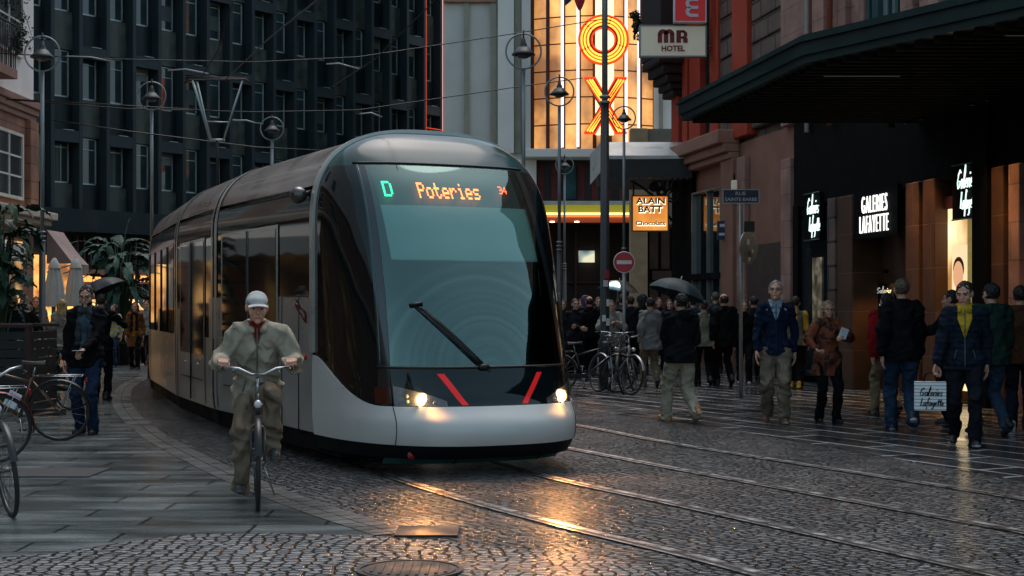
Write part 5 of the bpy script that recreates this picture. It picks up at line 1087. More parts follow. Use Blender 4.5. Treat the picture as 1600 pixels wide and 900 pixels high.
def shoe_template():
    P, Q = field([((0, -.055, .035), (0, .02, .05), .036, .038), ((0, .02, .045), (0, .15, .03), .038, .03), ((0, -.06, .02), (0, .15, .02), .036, .036),
                  ((0, -.03, .05), (0, -.025, .11), .043, .042)], .009, .02, .02, cuts=[lambda X, Y, Z: -Z + 0 * X + 0 * Y])
    c = P[Q].mean(1); return P, Q, (c[:, 2] < .022).astype(int)
HAIRKINDS = {}
def hair_template(kind):
    if kind in HAIRKINDS: return HAIRKINDS[kind]
    noise = lambda a: (lambda X, Y, Z: a * (np.sin(90 * X + 3 * np.sin(40 * Z)) * np.sin(70 * Z + 2 * np.sin(60 * Y)) + .6 * np.sin(150 * Y + 80 * X)))
    pl = lambda X, Y, Z: (Y - .07) * .886 - (Z - .096) * .464
    cuts = [pl]; pr = [('e', (0, -.022, .034), (.084, .103, .098))]; a = .006
    if kind == 'short': cuts.append(lambda X, Y, Z: -Z - .05 + 0 * X + 0 * Y)
    elif kind == 'fringe': cuts += [lambda X, Y, Z: -Z - .05 + 0 * X + 0 * Y, lambda X, Y, Z: Z - .06 + .4 * (Y + .02) + 0 * X]; pr = [('e', (0, -.02, .02), (.085, .104, .09))]
    elif kind in ('long', 'wavy'):
        a = .004 if kind == 'long' else .012
        pr += [((0, -.05, 0), (0, -.075, -.19), .085, .08, .6), ((-.078, -.005, .02), (-.085, .0, -.16), .028, .032), ((.078, -.005, .02), (.085, .0, -.16), .028, .032)]
        cuts = [lambda X, Y, Z: np.where(np.abs(X) < .066, pl(X, Y, Z), -1.0 + 0 * Z + 0 * Y)]
    elif kind == 'bun': pr += [('e', (0, -.11, .09), (.045, .045, .045))]; cuts.append(lambda X, Y, Z: -Z - .06 + 0 * X + 0 * Y)
    elif kind == 'curly': pr = [('e', (0, -.025, .03), (.115, .125, .12)), ((0, -.05, -.02), (0, -.06, -.1), .1, .09)]; a = .012
    P, Q = field(pr, .0085, .02, .03, fold=noise(a), cuts=cuts)
    HAIRKINDS[kind] = (P, Q); return P, Q
_T = {}
def T(k, f):
    if k not in _T: _T[k] = f()
    return _T[k]
def ik(a, t, l1, l2, hint):
    a = Vector(a); t = Vector(t); d = t - a; L = min(d.length, (l1 + l2) * .999); dn = d.normalized(); x = (l1 * l1 - l2 * l2 + L * L) / (2 * L)
    h = math.sqrt(max(l1 * l1 - x * x, 0)); hv = Vector(hint); hv = (hv - dn * hv.dot(dn)).normalized()
    return a + dn * x + hv * h, a + dn * L
SKIN = [(.58, .31, .21), (.5, .3, .22), (.3, .17, .11)]
def cloth(name, col, rough=.85):
    new = ('cloth_' + name) not in _mats; m = mat('cloth_' + name, tuple(c * .72 for c in col), rough, 0, .12, (7, 1.0, .06), .3, 7)
    if new:
        for nd in m.node_tree.nodes:
            if nd.type == 'TEX_NOISE' and abs(nd.inputs['Scale'].default_value - 7) < .01 and nd.outputs[0].links and nd.outputs[0].links[0].to_node.type == 'BUMP':
                nd.noise_type = 'RIDGED_MULTIFRACTAL'; nd.inputs['Detail'].default_value = 4; nd.inputs['Distortion'].default_value = .8
    return m
def person(x, y, yaw, label, H=1.75, stride=0.0, lfoot=None, rfoot=None, lhand=None, rhand=None, lh='hang', rh='hang', lean=0, seat=None,
           top='jacket', topc=(.02, .02, .025), hem=None, inner=None, inw=.5, trou=(.02, .02, .025), skirt=False, shoec=(.02, .02, .02), solec=(.03, .03, .03),
           hair='short', hairc=(.03, .02, .015), head=(0, 0, 0), skin=0, female=False, glasses=False, cap=None, beard=False, scarf=None, hood=False, vox=.014, topmat=None, bulk=0.0,
           zipc=None, foldk=1.0, collar=None, elbow_l=(-.5, -1, -.1), elbow_r=(.5, -1, -.1), toe_l=0, toe_r=0, group=None, quilt=False, sleeves=True, legw=0.0):
    k = H / 1.75; lab = label
    root = thing('person', label, 'person', (x, y, 0), yaw, group)
    shw = (.135 if female else .158) * k; hipw = .088 * k
    pel = Vector((0, 0, .93 * k)) if seat is None else Vector(seat)
    if stride and seat is None: pel.z -= .02 * k + .1 * max(0, abs(stride) - .3)
    ln = R(lean); up = Vector((0, math.sin(ln), math.cos(ln)))
    waist = pel + up * .13 * k; chest = pel + up * .36 * k; sh0 = pel + up * .49 * k; neck = pel + up * .56 * k; hc = neck + Vector((0, math.sin(ln) * .05 + .012 + math.sin(ln) * .06, .135)) * k
    hips = {s: pel + Vector((s * hipw, 0, -.02 * k)) for s in (-1, 1)}
    sho = {s: sh0 + Vector((s * shw, 0, -.0 * k)) for s in (-1, 1)}
    ft = {-1: lfoot, 1: rfoot}; toe = {-1: toe_l, 1: toe_r}
    if lfoot is None:
        ft[-1] = (-hipw * 1.05, stride / 2, 0); ft[1] = (hipw * 1.05, -stride / 2, 0)
        if abs(stride) > .25: b = 1 if stride > 0 else -1; f_ = ft[b]; ft[b] = (f_[0], f_[1], .05 * k); toe[b] = 32; toe[-b] = -8
    legs = {}
    for s in (-1, 1):
        f0 = Vector(ft[s]); tr = R(toe[s]); ank = f0 + Vector((0, -.0 * k, .085 * k)) + (Vector((0, -.03, .03)) * k if toe[s] > 20 else Vector())
        kn, an = ik(hips[s], ank, .43 * k, .42 * k, (s * .06, 1, 0)); legs[s] = (kn, an, tr)
    hd = {-1: lhand, 1: rhand}; hk = {-1: lh, 1: rh}; el = {-1: elbow_l, 1: elbow_r}; arms = {}
    for s in (-1, 1):
        h = hd[s]
        if h is None:
            sw = -stride * .32 * (1 if s < 0 else -1); h = sho[s] + Vector((s * .07 * k, .03 + sw, -.525 * k + abs(sw) * .1))
        e, w = ik(sho[s], h, .285 * k, .255 * k, el[s]); arms[s] = (e, w)
    # body: one mesh
    pr = [(pel + Vector((-.06 * k, 0, 0)), pel + Vector((.06 * k, 0, 0)), .1 * k, .1 * k, .9), (pel, waist, .12 * k, .11 * k, .75), (waist, chest, .11 * k, .13 * k, .7), (chest, sh0, .13 * k, .1 * k, .7), (sho[-1] - Vector((-.02 * k, 0, .01)), sho[1] - Vector((.02 * k, 0, .01)), .05 * k, .05 * k), (neck - up * .06 * k, neck + up * .06 * k, .055 * k, .052 * k)]
    for s in (-1, 1):
        kn, an, _ = legs[s]; e, w = arms[s]; fd = (w - e).normalized()
        pr += [(hips[s], kn, .078 * k, .05 * k), (kn, an, .05 * k, .036 * k), (sho[s], e, .045 * k, .036 * k), (e, w, .037 * k, .026 * k)]
    pr = [(tuple(p[0]), tuple(p[1])) + tuple(p[2:]) for p in pr]
    P, Q = field(pr, .017, .025, .03); B = MB(); B.add(P, Q.tolist(), 0, True)
    hp, hq, hm = T('head', head_template); HM = Matrix.Translation(hc) @ Euler((R(-lean * .35 + head[0]), R(head[2]), R(head[1])), 'XYZ').to_matrix().to_4x4() @ Matrix.Scale((.96 if female else 1.0) * k, 4)
    A = np.array(HM)[:3]; B.add(hp @ A[:, :3].T + A[:, 3], hq.tolist(), 0, True, mats=hm.tolist())
    for s in (-1, 1):
        e, w = arms[s]; z = (w - e).normalized(); grip = hk[s] in ('grip', 'fist')
        pn = Vector((-s, .15, 0)) if hk[s] == 'hang' else (Vector((0, .2, -1)) if hk[s] == 'grip' else Vector((-s * .6, 0, .9)))
        yv = (pn - z * pn.dot(z)).normalized(); xv = yv.cross(z)
        # thumb (+x of the template for side>0) points forward or inward
        want = Vector((0, 1, 0)) if hk[s] == 'hang' else Vector((-s, 0, 0))
        sd = 1 if xv.dot(want) > 0 else -1
        tp = T(('hand', grip, sd), lambda: hand_template(58 if grip else 16, sd))
        Mh = Matrix((xv, yv, z)).transposed(); Ah = np.array(Mh); B.add((tp[0] * k * 1.02) @ Ah.T + np.array(w + z * .01), tp[1].tolist(), 0, True)
    sk = mat('skin%d' % skin, SKIN[skin], .55, 0, .35, (60, .1), .12, 12)
    B.build('body', [sk, sk, mat('eye_dark', (.02, .015, .012), .2, var=0), mat('brow%02d' % int(hairc[0] * 90), tuple(c * .8 for c in hairc), .9, var=0), mat('lips%d' % skin, tuple(c * f for c, f in zip(SKIN[skin], (.85, .55, .55))), .5, var=0)], root)
    # trousers or bare legs under a skirt
    def arr(x): return [(tuple(p[0]), tuple(p[1])) + tuple(p[2:]) for p in x]
    def wr(a, fr=26.0, sx=1.0): 
        ph = x * 3.1 + y
        return lambda X, Y, Z: a * 1.35 * (1.9 * np.abs(np.sin(fr * .5 * Z + 2.5 * np.sin(9 * X + ph) + 4 * Y)) - 1.0 + 1.3 * np.abs(np.sin(fr * .8 * Z - 12 * X * sx + 9 * Y + ph + 1.5 * np.sin(13 * Z))) - .7 + .5 * np.sin(30 * X + 20 * Y + 8 * Z + ph))
    w_ = .012 + legw; tp = []
    for s in (-1, 1):
        kn, an, _ = legs[s]; cuff = an + Vector((0, 0, -.045 * k)) 
        tp += [(hips[s], kn, (.094 + w_) * k, (.062 + w_) * k), (kn, cuff, (.062 + w_) * k, (.054 + w_) * k)]
    tp += [(pel + Vector((-.05 * k, 0, .0)), pel + Vector((.05 * k, 0, .0)), .105 * k, .105 * k, .9), (pel, waist + up * .01, .125 * k, .12 * k, .75)]
    if trou is not None:
        P, Q = field(arr(tp), vox, .02, .04, fold=wr(.005 * foldk)); MB().add(P, Q.tolist(), 0, True).build('trousers', cloth('t%d_%d_%d' % tuple(int(c * 500) for c in trou), trou), root)
    # top
    b = .018 + bulk
    hz = hem if hem is not None else pel.z - .1 * k
    hemp = Vector((0, pel.y - .0, hz)) if seat is None else pel + Vector((0, .02, -.02))
    pr = [(waist, chest, (.125 + b) * k, (.142 + b) * k, .74), (chest, sh0, (.142 + b) * k, (.1 + b) * k, .74), (pel - up * .02, waist, (.15 + b) * k, (.127 + b) * k, .86),
          (sho[-1] - Vector((-.01, 0, .005)), neck + Vector((-.03, 0, -.055 * k)), (.048 + b) * k, (.045 + b) * k), (sho[1] - Vector((.01, 0, .005)), neck + Vector((.03, 0, -.055 * k)), (.048 + b) * k, (.045 + b) * k), (neck - up * .08 * k, neck + up * .02 * k, .085 * k, .072 * k)]
    if hz < pel.z - .02 and seat is None: fl = .04 if female or skirt else .02; pr.append((Vector((0, 0, pel.z)), Vector((0, -.01, hz)), (.145 + b) * k, (.15 + b + fl * (pel.z - hz) / .3) * k, .82))
    pr.append((pel + Vector((-.055, 0, 0)) * k, pel + Vector((.055, 0, 0)) * k, (.125 + b) * k, (.125 + b) * k, .9)); pr.append((pel + Vector((-.055, 0, -.12)) * k, pel + Vector((.055, 0, -.12)) * k, (.128 + b) * k, (.128 + b) * k, .88)) if seat is None else None
    if hood: pr.append((neck + Vector((0, -.09, -.02)) * k, neck + Vector((0, -.1, .04)) * k, .09 * k, .075 * k))
    for s in (-1, 1):
        e, w = arms[s]; 
        if sleeves: pr += [(sho[s], e, (.054 + b) * k, (.042 + b) * k), (e, e + (w - e) * .93, (.042 + b) * k, (.03 + b * .8) * k)]
        else: pr += [(sho[s], sho[s] + (e - sho[s]) * .7, (.054 + b) * k, (.048 + b) * k)]
    nz = neck.z + .028 * k; hzz = hz
    fold = wr(.0065 * foldk, 24)
    if quilt: f0 = fold; fold = lambda X, Y, Z: f0(X, Y, Z) * .5 + .007 * np.abs(np.sin(52 * Z + 4 * X * X)) - .003
    P, Q = field(arr(pr), vox, .022, .045, fold=fold, cuts=[lambda X, Y, Z: (hzz if seat is None else -9) - Z + 0 * X + 0 * Y, lambda X, Y, Z: np.where((np.abs(X) < .12) & (np.abs(Y - neck.y) < .2), Z - nz - .15 * np.maximum(0, neck.y - Y), -1.0 + 0 * Z)])
    c = P[Q].mean(1); mi = np.zeros(len(Q), int)
    tm = topmat or cloth('c%d_%d_%d' % tuple(int(q * 500) for q in topc), topc); im = cloth('i%d_%d_%d' % tuple(int(q * 500) for q in (inner or (0, 0, 0))), inner or (.1, .1, .1))
    if inner is not None: tm = shirt_front('v%d_%d_%d' % tuple(int(q * 500) for q in topc), topc, inner, sh0.z - inw * .3 * k, sh0.y - .02)
    MB().add(P, Q.tolist(), 0, True).build(top, tm, root)
    def surf(sx, z):
        d = (np.abs(P[:, 0] - sx) < .02) & (np.abs(P[:, 2] - z) < .02)
        return Vector((sx, float(P[d, 1].max()) + .003, z)) if d.any() else None
    if collar is not None:
        cp = []
        for s in (-1, 1): cp += [(neck + Vector((s * .03, -.065, .02)) * k, neck + Vector((s * .07, -.0, .015)) * k, .02 * k, .02 * k), (neck + Vector((s * .07, 0, .015)) * k, neck + Vector((s * .045, .085, -.05)) * k, .02 * k, .026 * k)]
        CP, CQ = field(arr(cp), .008, .015, .02, fold=wr(.0015, 40)); MB().add(CP, CQ.tolist(), 0, True).build('collar', cloth('col%d_%d_%d' % tuple(int(q * 500) for q in collar), collar), root)
    if zipc is not None:
        z0_ = (hz if seat is None else pel.z + .02) + .03; zz = [z0_ + (nz - .06 - z0_) * i / 14 for i in range(15)]; pz = [s_ for s_ in (surf(0, z) for z in zz) if s_]
        if len(pz) > 2: MB().tube(pz, .006, 5).build('zip', mat('zip%d' % int(zipc[0] * 99), zipc, .4, var=0), root)
        for s in (-1, 1):
            pz = [s_ for s_ in (surf(s * (.085 + .03 * i / 4), waist.z - .02 - .1 * i / 4) for i in range(5)) if s_]
            if len(pz) > 2: MB().tube(pz, .005, 5).build('pocket_edge', mat('zip%d' % int(zipc[0] * 99), zipc, .4, var=0), root)
    # shoes
    sp, sq, sm = T('shoe', shoe_template)
    for s in (-1, 1):
        kn, an, tr = legs[s]; Ms = Matrix.Translation(an) @ Matrix.Rotation(-tr, 4, 'X') @ Matrix.Rotation(-s * R(7), 4, 'Z') @ Matrix.Translation((0, 0, -.085 * k)) @ Matrix.Scale((.9 if female else 1) * k, 4)
        A = np.array(Ms)[:3]; MB().add(sp @ A[:, :3].T + A[:, 3], sq.tolist(), 0, True, mats=sm.tolist()).build('shoe', [mat('shoe%d_%d_%d' % tuple(int(q * 300) for q in shoec), shoec, .5), mat('sole%d' % int(solec[0] * 300), solec, .6)], root)
    # hair, cap, glasses, scarf
    hmat = mat('hair%d_%d' % (int(hairc[0] * 500), int(hairc[2] * 500)), hairc, .6, 0, .4, (90, .5, .01), .4, 25)
    A = np.array(HM)[:3]
    if hair: P, Q = hair_template(hair); MB().add(P @ A[:, :3].T + A[:, 3], Q.tolist(), 0, True).build('hair', hmat, root)
    if beard:
        P, Q = T('beard', lambda: field([('e', (0, .03, -.07), (.06, .06, .06))], .008, .02, .02, cuts=[lambda X, Y, Z: Z + .045 + 0 * X + 0 * Y, lambda X, Y, Z: -Z - .125 + 0 * X + 0 * Y, lambda X, Y, Z: .02 - Y + 0 * X + 0 * Z]))
        MB().add(P @ A[:, :3].T + A[:, 3], Q.tolist(), 0, True).build('beard', hmat, root)
    if cap:
        P, Q = T('cap', lambda: field([('e', (0, -.012, .045), (.086, .103, .082)), ], .007, .02, .02, cuts=[lambda X, Y, Z: .042 + .12 * (Y + .0) * -1 - Z + 0 * X]))
        mb = MB(); mb.add(P @ A[:, :3].T + A[:, 3], Q.tolist(), 0, True); mb.build('cap', cloth('cap', cap), root)
        V = MB(); V.grid(lambda u, v: HM @ Vector(((u - .5) * .15, .07 + v * .085 * (1 - (2 * u - 1) ** 2 * .6), .047 - .008 * v - .02 * (2 * u - 1) ** 2)), 10, 4); 
        V.grid(lambda u, v: HM @ Vector(((u - .5) * .15, .07 + v * .085 * (1 - (2 * u - 1) ** 2 * .6), .042 - .008 * v - .02 * (2 * u - 1) ** 2)), 10, 4, flip=True); V.build('cap_visor', cloth('cap', cap), root)
    if glasses:
        g = MB()
        for s in (-1, 1):
            g.torus(.019, .0022, 14, 5, HM @ Matrix.Translation((s * .031, .1, .004)) @ Matrix.Rotation(R(90), 4, 'X'))
            g.tube([HM @ Vector((s * .05, .098, .008)), HM @ Vector((s * .079, .05, .008)), HM @ Vector((s * .083, -.01, .004))], .002, 5)
        g.tube([HM @ Vector((-.012, .103, .006)), HM @ Vector((.012, .103, .006))], .002, 5); g.build('glasses', mat('glasses_frame', (.02, .02, .02), .3), root)
    if scarf:
        P, Q = field(arr([(neck + Vector((-.05, -.03, -.02)), neck + Vector((-.03, .07, -.03)), .045, .045), (neck + Vector((.05, -.03, -.02)), neck + Vector((.03, .07, -.03)), .045, .045), (neck + Vector((-.05, -.04, -.01)), neck + Vector((.05, -.04, -.01)), .045, .045),
            (neck + Vector((-.055, .09, -.06)), neck + Vector((-.07, .135, -.42)), .036, .042, .6), (neck + Vector((.055, .09, -.06)), neck + Vector((.07, .135, -.42)), .036, .042, .6)]), .012, .02, .04, fold=wr(.004, 40))
        MB().add(P, Q.tolist(), 0, True).build('scarf', cloth('scarf%d' % int(scarf[0] * 500), scarf), root)
    root['_w'] = 0; del root['_w']
    class Info: pass
    o = Info(); o.root = root; o.hands = {s: Matrix.Translation((x, y, 0)) @ Matrix.Rotation(yaw, 4, 'Z') @ (arms[s][1] + (arms[s][1] - arms[s][0]).normalized() * .09) for s in (-1, 1)}; o.M = Matrix.Translation((x, y, 0)) @ Matrix.Rotation(yaw, 4, 'Z')
    return o

def umbrella(hand, top, rad, label, col, clear=False):
    """hand and top are world points; canopy of eight gores on a shaft"""
    hand = Vector(hand); top = Vector(top); t = thing('umbrella', label, 'umbrella', hand); ax = (top - hand); L = ax.length; Mx = ax.to_track_quat('Z', 'X').to_matrix().to_4x4()
    m = glass('umbrella_clear_%s' % label[:6], (.75, .8, .8), .12) if clear else mat('umb_' + label[:12], col, .6, 0, .3, None, .2, 4)
    def pt(u, v, off=0):
        n = 8; a = u * 2 * math.pi; seg = (u * n) % 1; sc = 1 - .09 * math.sin(math.pi * seg) * v
        r = rad * math.sin(v * R(62)) / math.sin(R(62)) * sc; z = L - rad * .52 * (1 - math.cos(v * R(62))) / (1 - math.cos(R(62))) * (1 - .0 * v) + .0 + off - .02 * rad * math.sin(math.pi * seg) * -v
        return Mx @ Vector((r * math.cos(a), r * math.sin(a), z))
    c = MB(); c.grid(lambda u, v: pt(u, v), 64, 8); c.build('canopy', m, t)
    rb = mat('umb_metal', (.3, .3, .3), .35, .8, var=0)
    for i in range(8):
        MB().tube([pt(i / 8, v, -.006) for v in (0, .3, .6, .85, 1.0)], .0025, 4).build('rib', rb, t)
    MB().tube([Mx @ Vector((0, 0, -.05)), Mx @ Vector((0, 0, L + .05))], .006, 8).build('shaft', rb, t)
    MB().tube([Mx @ Vector((0, 0, -.12)), Mx @ Vector((0, 0, .03))], .014, 8).build('handle', mat('umb_handle', (.02, .02, .02), .4, var=0), t)
    return t

# ------------------------------------------------------------------ bicycles
def bicycle(loc, yaw, label, fc, lean=0, steer=0, bars='city', basket=False, rack=True, group=None, saddle_z=.92, wr=.345, mud=None, bag=False, seat_post=True):
    t = thing('bicycle', label, 'bicycle', loc, yaw, group); t.rotation_euler = (0, R(lean), yaw)
    fm = mat('bike%d_%d_%d' % tuple(int(c * 300) for c in fc), fc, .3, .3, .5, None, .1, coat=.5); bk = mat('bike_black', (.012, .012, .012), .5, var=.1); ch = mat('bike_chrome', (.42, .43, .43), .25, 1, var=.1); rm = mat('rim_steel', (.12, .12, .12), .35, .8); rub = mat('tyre_rubber', (.018, .018, .018), .75)
    ry, fy = -.53, .55; bb = Vector((0, -.08, .28)); ht = Vector((0, .36, .86)); hb = Vector((0, .39, .66)); sc = Vector((0, -.23, .72))
    fr = MB(); fr.tube([bb, sc], .016, 8).tube([sc + Vector((0, .01, -.04)), ht - Vector((0, 0, .02))], .015, 8).tube([bb, hb], .017, 8).tube([ht, hb], .02, 8)
    for s in (-1, 1): fr.tube([bb + Vector((s * .03, 0, 0)), (s * .06, ry, wr)], .009, 6).tube([sc + Vector((0, 0, -.02)), (s * .06, ry, wr)], .008, 6)
    fr.build('frame', fm, t)
    fh = Vector((0, fy, wr)); rake = (hb - ht).normalized()
    SM = Matrix.Translation(hb) @ Matrix.Rotation(R(steer), 4, 'Z') @ Matrix.Translation(-hb)
    fk = MB(); 
    for s in (-1, 1): fk.tube([SM @ (hb + Vector((s * .0, .01, -.01))), SM @ (hb + Vector((s * .05, .03, -.06))), SM @ Vector((s * .05, fy, wr))], .01, 6)
    fk.build('fork', fm, t)
    for yy, nm in ((ry, 0), (fy, 1)):
        MM = (SM if nm else Matrix.Identity(4)) @ Matrix.Translation((0, yy, wr)) @ Matrix.Rotation(R(90), 4, 'Y')
        w = MB(); w.torus(wr - .03, .008, 36, 6, MM, 0); wh = w.build('wheel', rm, t)
        MB().torus(wr - .016, .018, 40, 8, MM).build('tyre', rub, wh)
        sp = MB()
        for i in range(18):
            a = 2 * math.pi * i / 18; s = (-1) ** i; sp.tube([MM @ Vector((.02 * math.cos(a + .8), .02 * math.sin(a + .8), s * .028)), MM @ Vector(((wr - .035) * math.cos(a), (wr - .035) * math.sin(a), 0))], .0016, 3, cap=False)
        sp.tube([MM @ Vector((0, 0, -.05)), MM @ Vector((0, 0, .05))], .02, 8); sp.build('spokes', rm, wh)
        mg = MB(); a0, a1 = (R(-10), R(165)) if nm == 0 else (R(15), R(130))
        def mf(u, v, MM=MM, a0=a0, a1=a1, nm=nm):
            a = a0 + (a1 - a0) * u; c = math.cos(math.pi * (v - .5)); rr = wr + .012 + .012 * c
            p = Matrix.Translation((0, yy, wr)) @ Vector(((v - .5) * .052, -math.cos(a) * rr if nm == 0 else math.cos(a) * rr, math.sin(a) * rr)); return (SM @ p) if nm else p
        mg.grid(mf, 20, 4); mg.build('mudguard', mat('mud' + str(mud), mud, .3, .4) if mud else bk, t)
    MB().tube([sc - Vector((0, 0, .03)), (0, -.285, saddle_z - .03)], .012, 8).build('seat_post', ch, t)
    s = MB(); s.grid(lambda u, v: Vector(((v - .5) * 2 * (.02 + .065 * (1 - u) ** 1.6) * 1, -.40 + u * .27, saddle_z + .005 - .035 * abs(2 * v - 1) ** 2.2 - .01 * math.sin(math.pi * u))), 12, 8)
    s.grid(lambda u, v: Vector(((v - .5) * 2 * (.02 + .065 * (1 - u) ** 1.6) * .96, -.40 + u * .27, saddle_z - .035 + .0 * v)), 12, 8, flip=True); s.build('saddle', bk, t)
    st = MB().tube([SM @ ht, SM @ (ht + Vector((0, -.03, .13)))], .013, 8).tube([SM @ (ht + Vector((0, -.03, .13))), SM @ (ht + Vector((0, .03, .15)))], .013, 8); st.build('stem', ch, t)
    c0 = ht + Vector((0, .03, .15)); hbm = MB(); gr = []
    if bars == 'city': pts = [c0 + Vector((s_ * x, yb, zb)) for s_, L in ((-1, 1), (1, 1)) for x, yb, zb in ()]; prof = [(0, 0, 0), (.05, .01, .0), (.14, .03, .045), (.2, -.02, .05), (.25, -.1, .045), (.26, -.19, .04)]
    else: prof = [(0, 0, 0), (.1, .0, .0), (.2, .0, .01), (.3, -.02, .012)]
    for s_ in (-1, 1):
        hbm.tube([SM @ (c0 + Vector((s_ * a, b_, c_))) for a, b_, c_ in prof], .011, 8)
        gp = [SM @ (c0 + Vector((s_ * a, b_, c_))) for a, b_, c_ in prof[-2:]]; gd = gp[1] - gp[0]; gr.append(gp[0] + gd)
        MB().tube([gp[0] + gd * .1, gp[1] + gd * .25], .017, 8).build('grip', bk, t)
        MB().tube([gp[0] + Vector((0, .03, -.02)), gp[0] + Vector((s_ * .02, .06, -.035)), gp[1] + Vector((0, .05, -.05))], .004, 5).build('brake_lever', ch, t)
    hbm.build('handlebar', ch, t)
    cr = MB().lathe([(.01, 0), (.085, .001), (.088, .004), (.01, .006)], 24, Matrix.Translation(bb + Vector((.045, 0, 0))) @ Matrix.Rotation(R(90), 4, 'Y')); cr.build('chainring', ch, t)
    cg = MB(); cg.box((.055, (bb.y + ry) / 2, .32), (.008, abs(bb.y - ry) + .12, .075)); cg.build('chain_guard', bk, t, bevel=.003)
    for s_ in (-1, 1):
        e = bb + Vector((s_ * .08, 0, -s_ * .17)); MB().tube([bb + Vector((s_ * .06, 0, 0)), e], .009, 6).build('crank', ch, t); MB().box(e + Vector((s_ * .05, 0, 0)), (.085, .07, .022)).build('pedal', bk, t)
    l = MB(); l.ell(SM @ (hb + Vector((0, .11, .13))), (.035, .045, .035), 8); l.build('headlamp', ch, t)
    MB().ell(SM @ (hb + Vector((0, .145, .13))), (.028, .014, .028), 8).build('lamp_lens', mat('lens_clear', (.6, .6, .6), .1, var=0), t)
    if rack:
        r = MB(); zr = wr * 2 + .06
        for s_ in (-1, 1): r.tube([(s_ * .055, -.25, zr - .0), (s_ * .06, -.8, zr)], .006, 5).tube([(s_ * .06, -.72, zr), (s_ * .065, ry, wr)], .005, 5)
        for yy in (-.3, -.5, -.65, -.8): r.tube([(-.06, yy, zr), (.06, yy, zr)], .005, 5)
        r.build('rack', ch, t); MB().box((0, -.84, zr - .05), (.07, .015, .05)).build('tail_reflector', mat('reflector_red', (.35, .01, .01), .2, var=0), t)
    MB().tube([(-.05, -.1, .27), (-.14, -.16, .02 - wr * 0)], .008, 6).build('kickstand', ch, t)
    if basket:
        b = MB(); Mb = SM @ Matrix.Translation(c0 + Vector((0, .15, -.08)))
        for i in range(9):
            for zz in (0,): u = -.16 + .04 * i; b.tube([Mb @ Vector((u, -.11, .1)), Mb @ Vector((u * .8, -.09, -.12)), Mb @ Vector((u * .8, .09, -.12)), Mb @ Vector((u, .11, .1))], .003, 4)
        for zz, q in ((.1, 1), (.03, .94), (-.05, .88), (-.12, .8)): b.tube([Mb @ Vector(p) for p in ((-.16 * q, -.11 * q, zz), (.16 * q, -.11 * q, zz), (.16 * q, .11 * q, zz), (-.16 * q, .11 * q, zz), (-.16 * q, -.11 * q, zz))], .004, 4)
        b.build('basket', bk, t)
    t['_x'] = 0; del t['_x']
    return t, gr
# ------------------------------------------------------------------ cyclist
PI = math.pi
bw0 = GP(403, 797); yb = math.atan2(.19, 1.0); byaw = PI + yb * -1   # facing the camera, rear wheel slightly to the left
fwd = Vector((.19, -1.03, 0)).normalized(); byaw = math.atan2(fwd.y, fwd.x) - PI / 2
bc = bw0 - fwd * .55
bt, grips = bicycle((bc.x, bc.y, 0), byaw, 'dark city bicycle ridden by the man in the grey cap', (.02, .02, .022), rack=True, mud=(.02, .02, .02), saddle_z=.77)
gl = sorted([tuple(g_) for g_ in grips])
person(bc.x, bc.y, byaw, 'elderly man in grey cap and khaki rain jacket riding a bicycle towards us', H=1.76, seat=(0, -.26, .845), lean=17, lfoot=(-.12, .02, .36), rfoot=(.12, -.04, .06),
       lhand=Vector(gl[0]) + Vector((-.01, -.085, .05)), rhand=Vector(gl[1]) + Vector((.01, -.085, .05)), lh='grip', rh='grip', elbow_l=(-.55, -.5, -1), elbow_r=(.55, -.5, -1), toe_r=-6, vox=.0095, bulk=.02, hood=True,
       zipc=(.1, .1, .08), topc=(.46, .41, .31), inner=(.25, .025, .025), inw=.3, foldk=1.7, collar=(.42, .375, .285), trou=(.27, .2, .14), shoec=(.04, .045, .045), solec=(.12, .12, .12), hair='fringe', hairc=(.25, .24, .23), cap=(.66, .67, .64), skin=0, head=(-5, 5, 0), toe_l=8, legw=.002)
# ------------------------------------------------------------------ people on foot; yaw pi faces the camera
def pp(px, py_feet, yaw_deg, label, H, **kw):
    p = GP(px, py_feet); return person(p.x, p.y, R(yaw_deg), label, H, **kw)
NAVY = (.012, .02, .045); BLK = (.007, .007, .009); JEAN = (.03, .055, .11); BEI = (.33, .27, .19)
a = pp(136, 678, 178, 'dark haired man in open black coat and grey scarf looking down at a phone', 1.8, stride=.12, topc=BLK, inner=(.06, .09, .13), inw=1.6, trou=(.02, .04, .085), hem=.80, hair='short', hairc=(.015, .012, .01), beard=True, glasses=True, scarf=(.05, .06, .062), head=(-14, 0, 0),
       lhand=(-.06, .3, 1.03), lh='grip', elbow_l=(-.6, -1, -.5), bulk=.012, shoec=(.015, .012, .01), vox=.012)
ph = thing('phone', 'small dark phone held by the man in the black coat', 'phone', a.hands[-1] + Vector((0, -.03, .02)), 0); MB().box((0, 0, 0), (.15, .075, .01)).build('case', m_blk, ph); MB().box((0, 0, .006), (.14, .068, .003)).build('screen', glow('phone_screen', (.3, .4, .5), .4), ph)
a = pp(158, 625, 0, 'person in black mostly hidden behind the scarfed man, under a black umbrella', 1.74, topc=BLK, trou=BLK, hair='short', rhand=(.2, .25, 1.3), rh='grip', hem=.8, vox=.018)
u1 = umbrella(a.hands[1], PT(150, 438, a.hands[1].y), .42, 'black umbrella open behind the head of the scarfed man', (.012, .018, .022))
pp(178, 574, 165, 'young woman in yellow and white colour block top with dark hair on the left', 1.62, stride=.2, female=True, hair='long', hairc=(.03, .015, .01), topmat=twotone('colour_block', (.42, .42, .1), (.42, .36, .28), 3.2, .5, kind='Z', stretch=(1, 1, 1)), trou=JEAN, vox=.018)
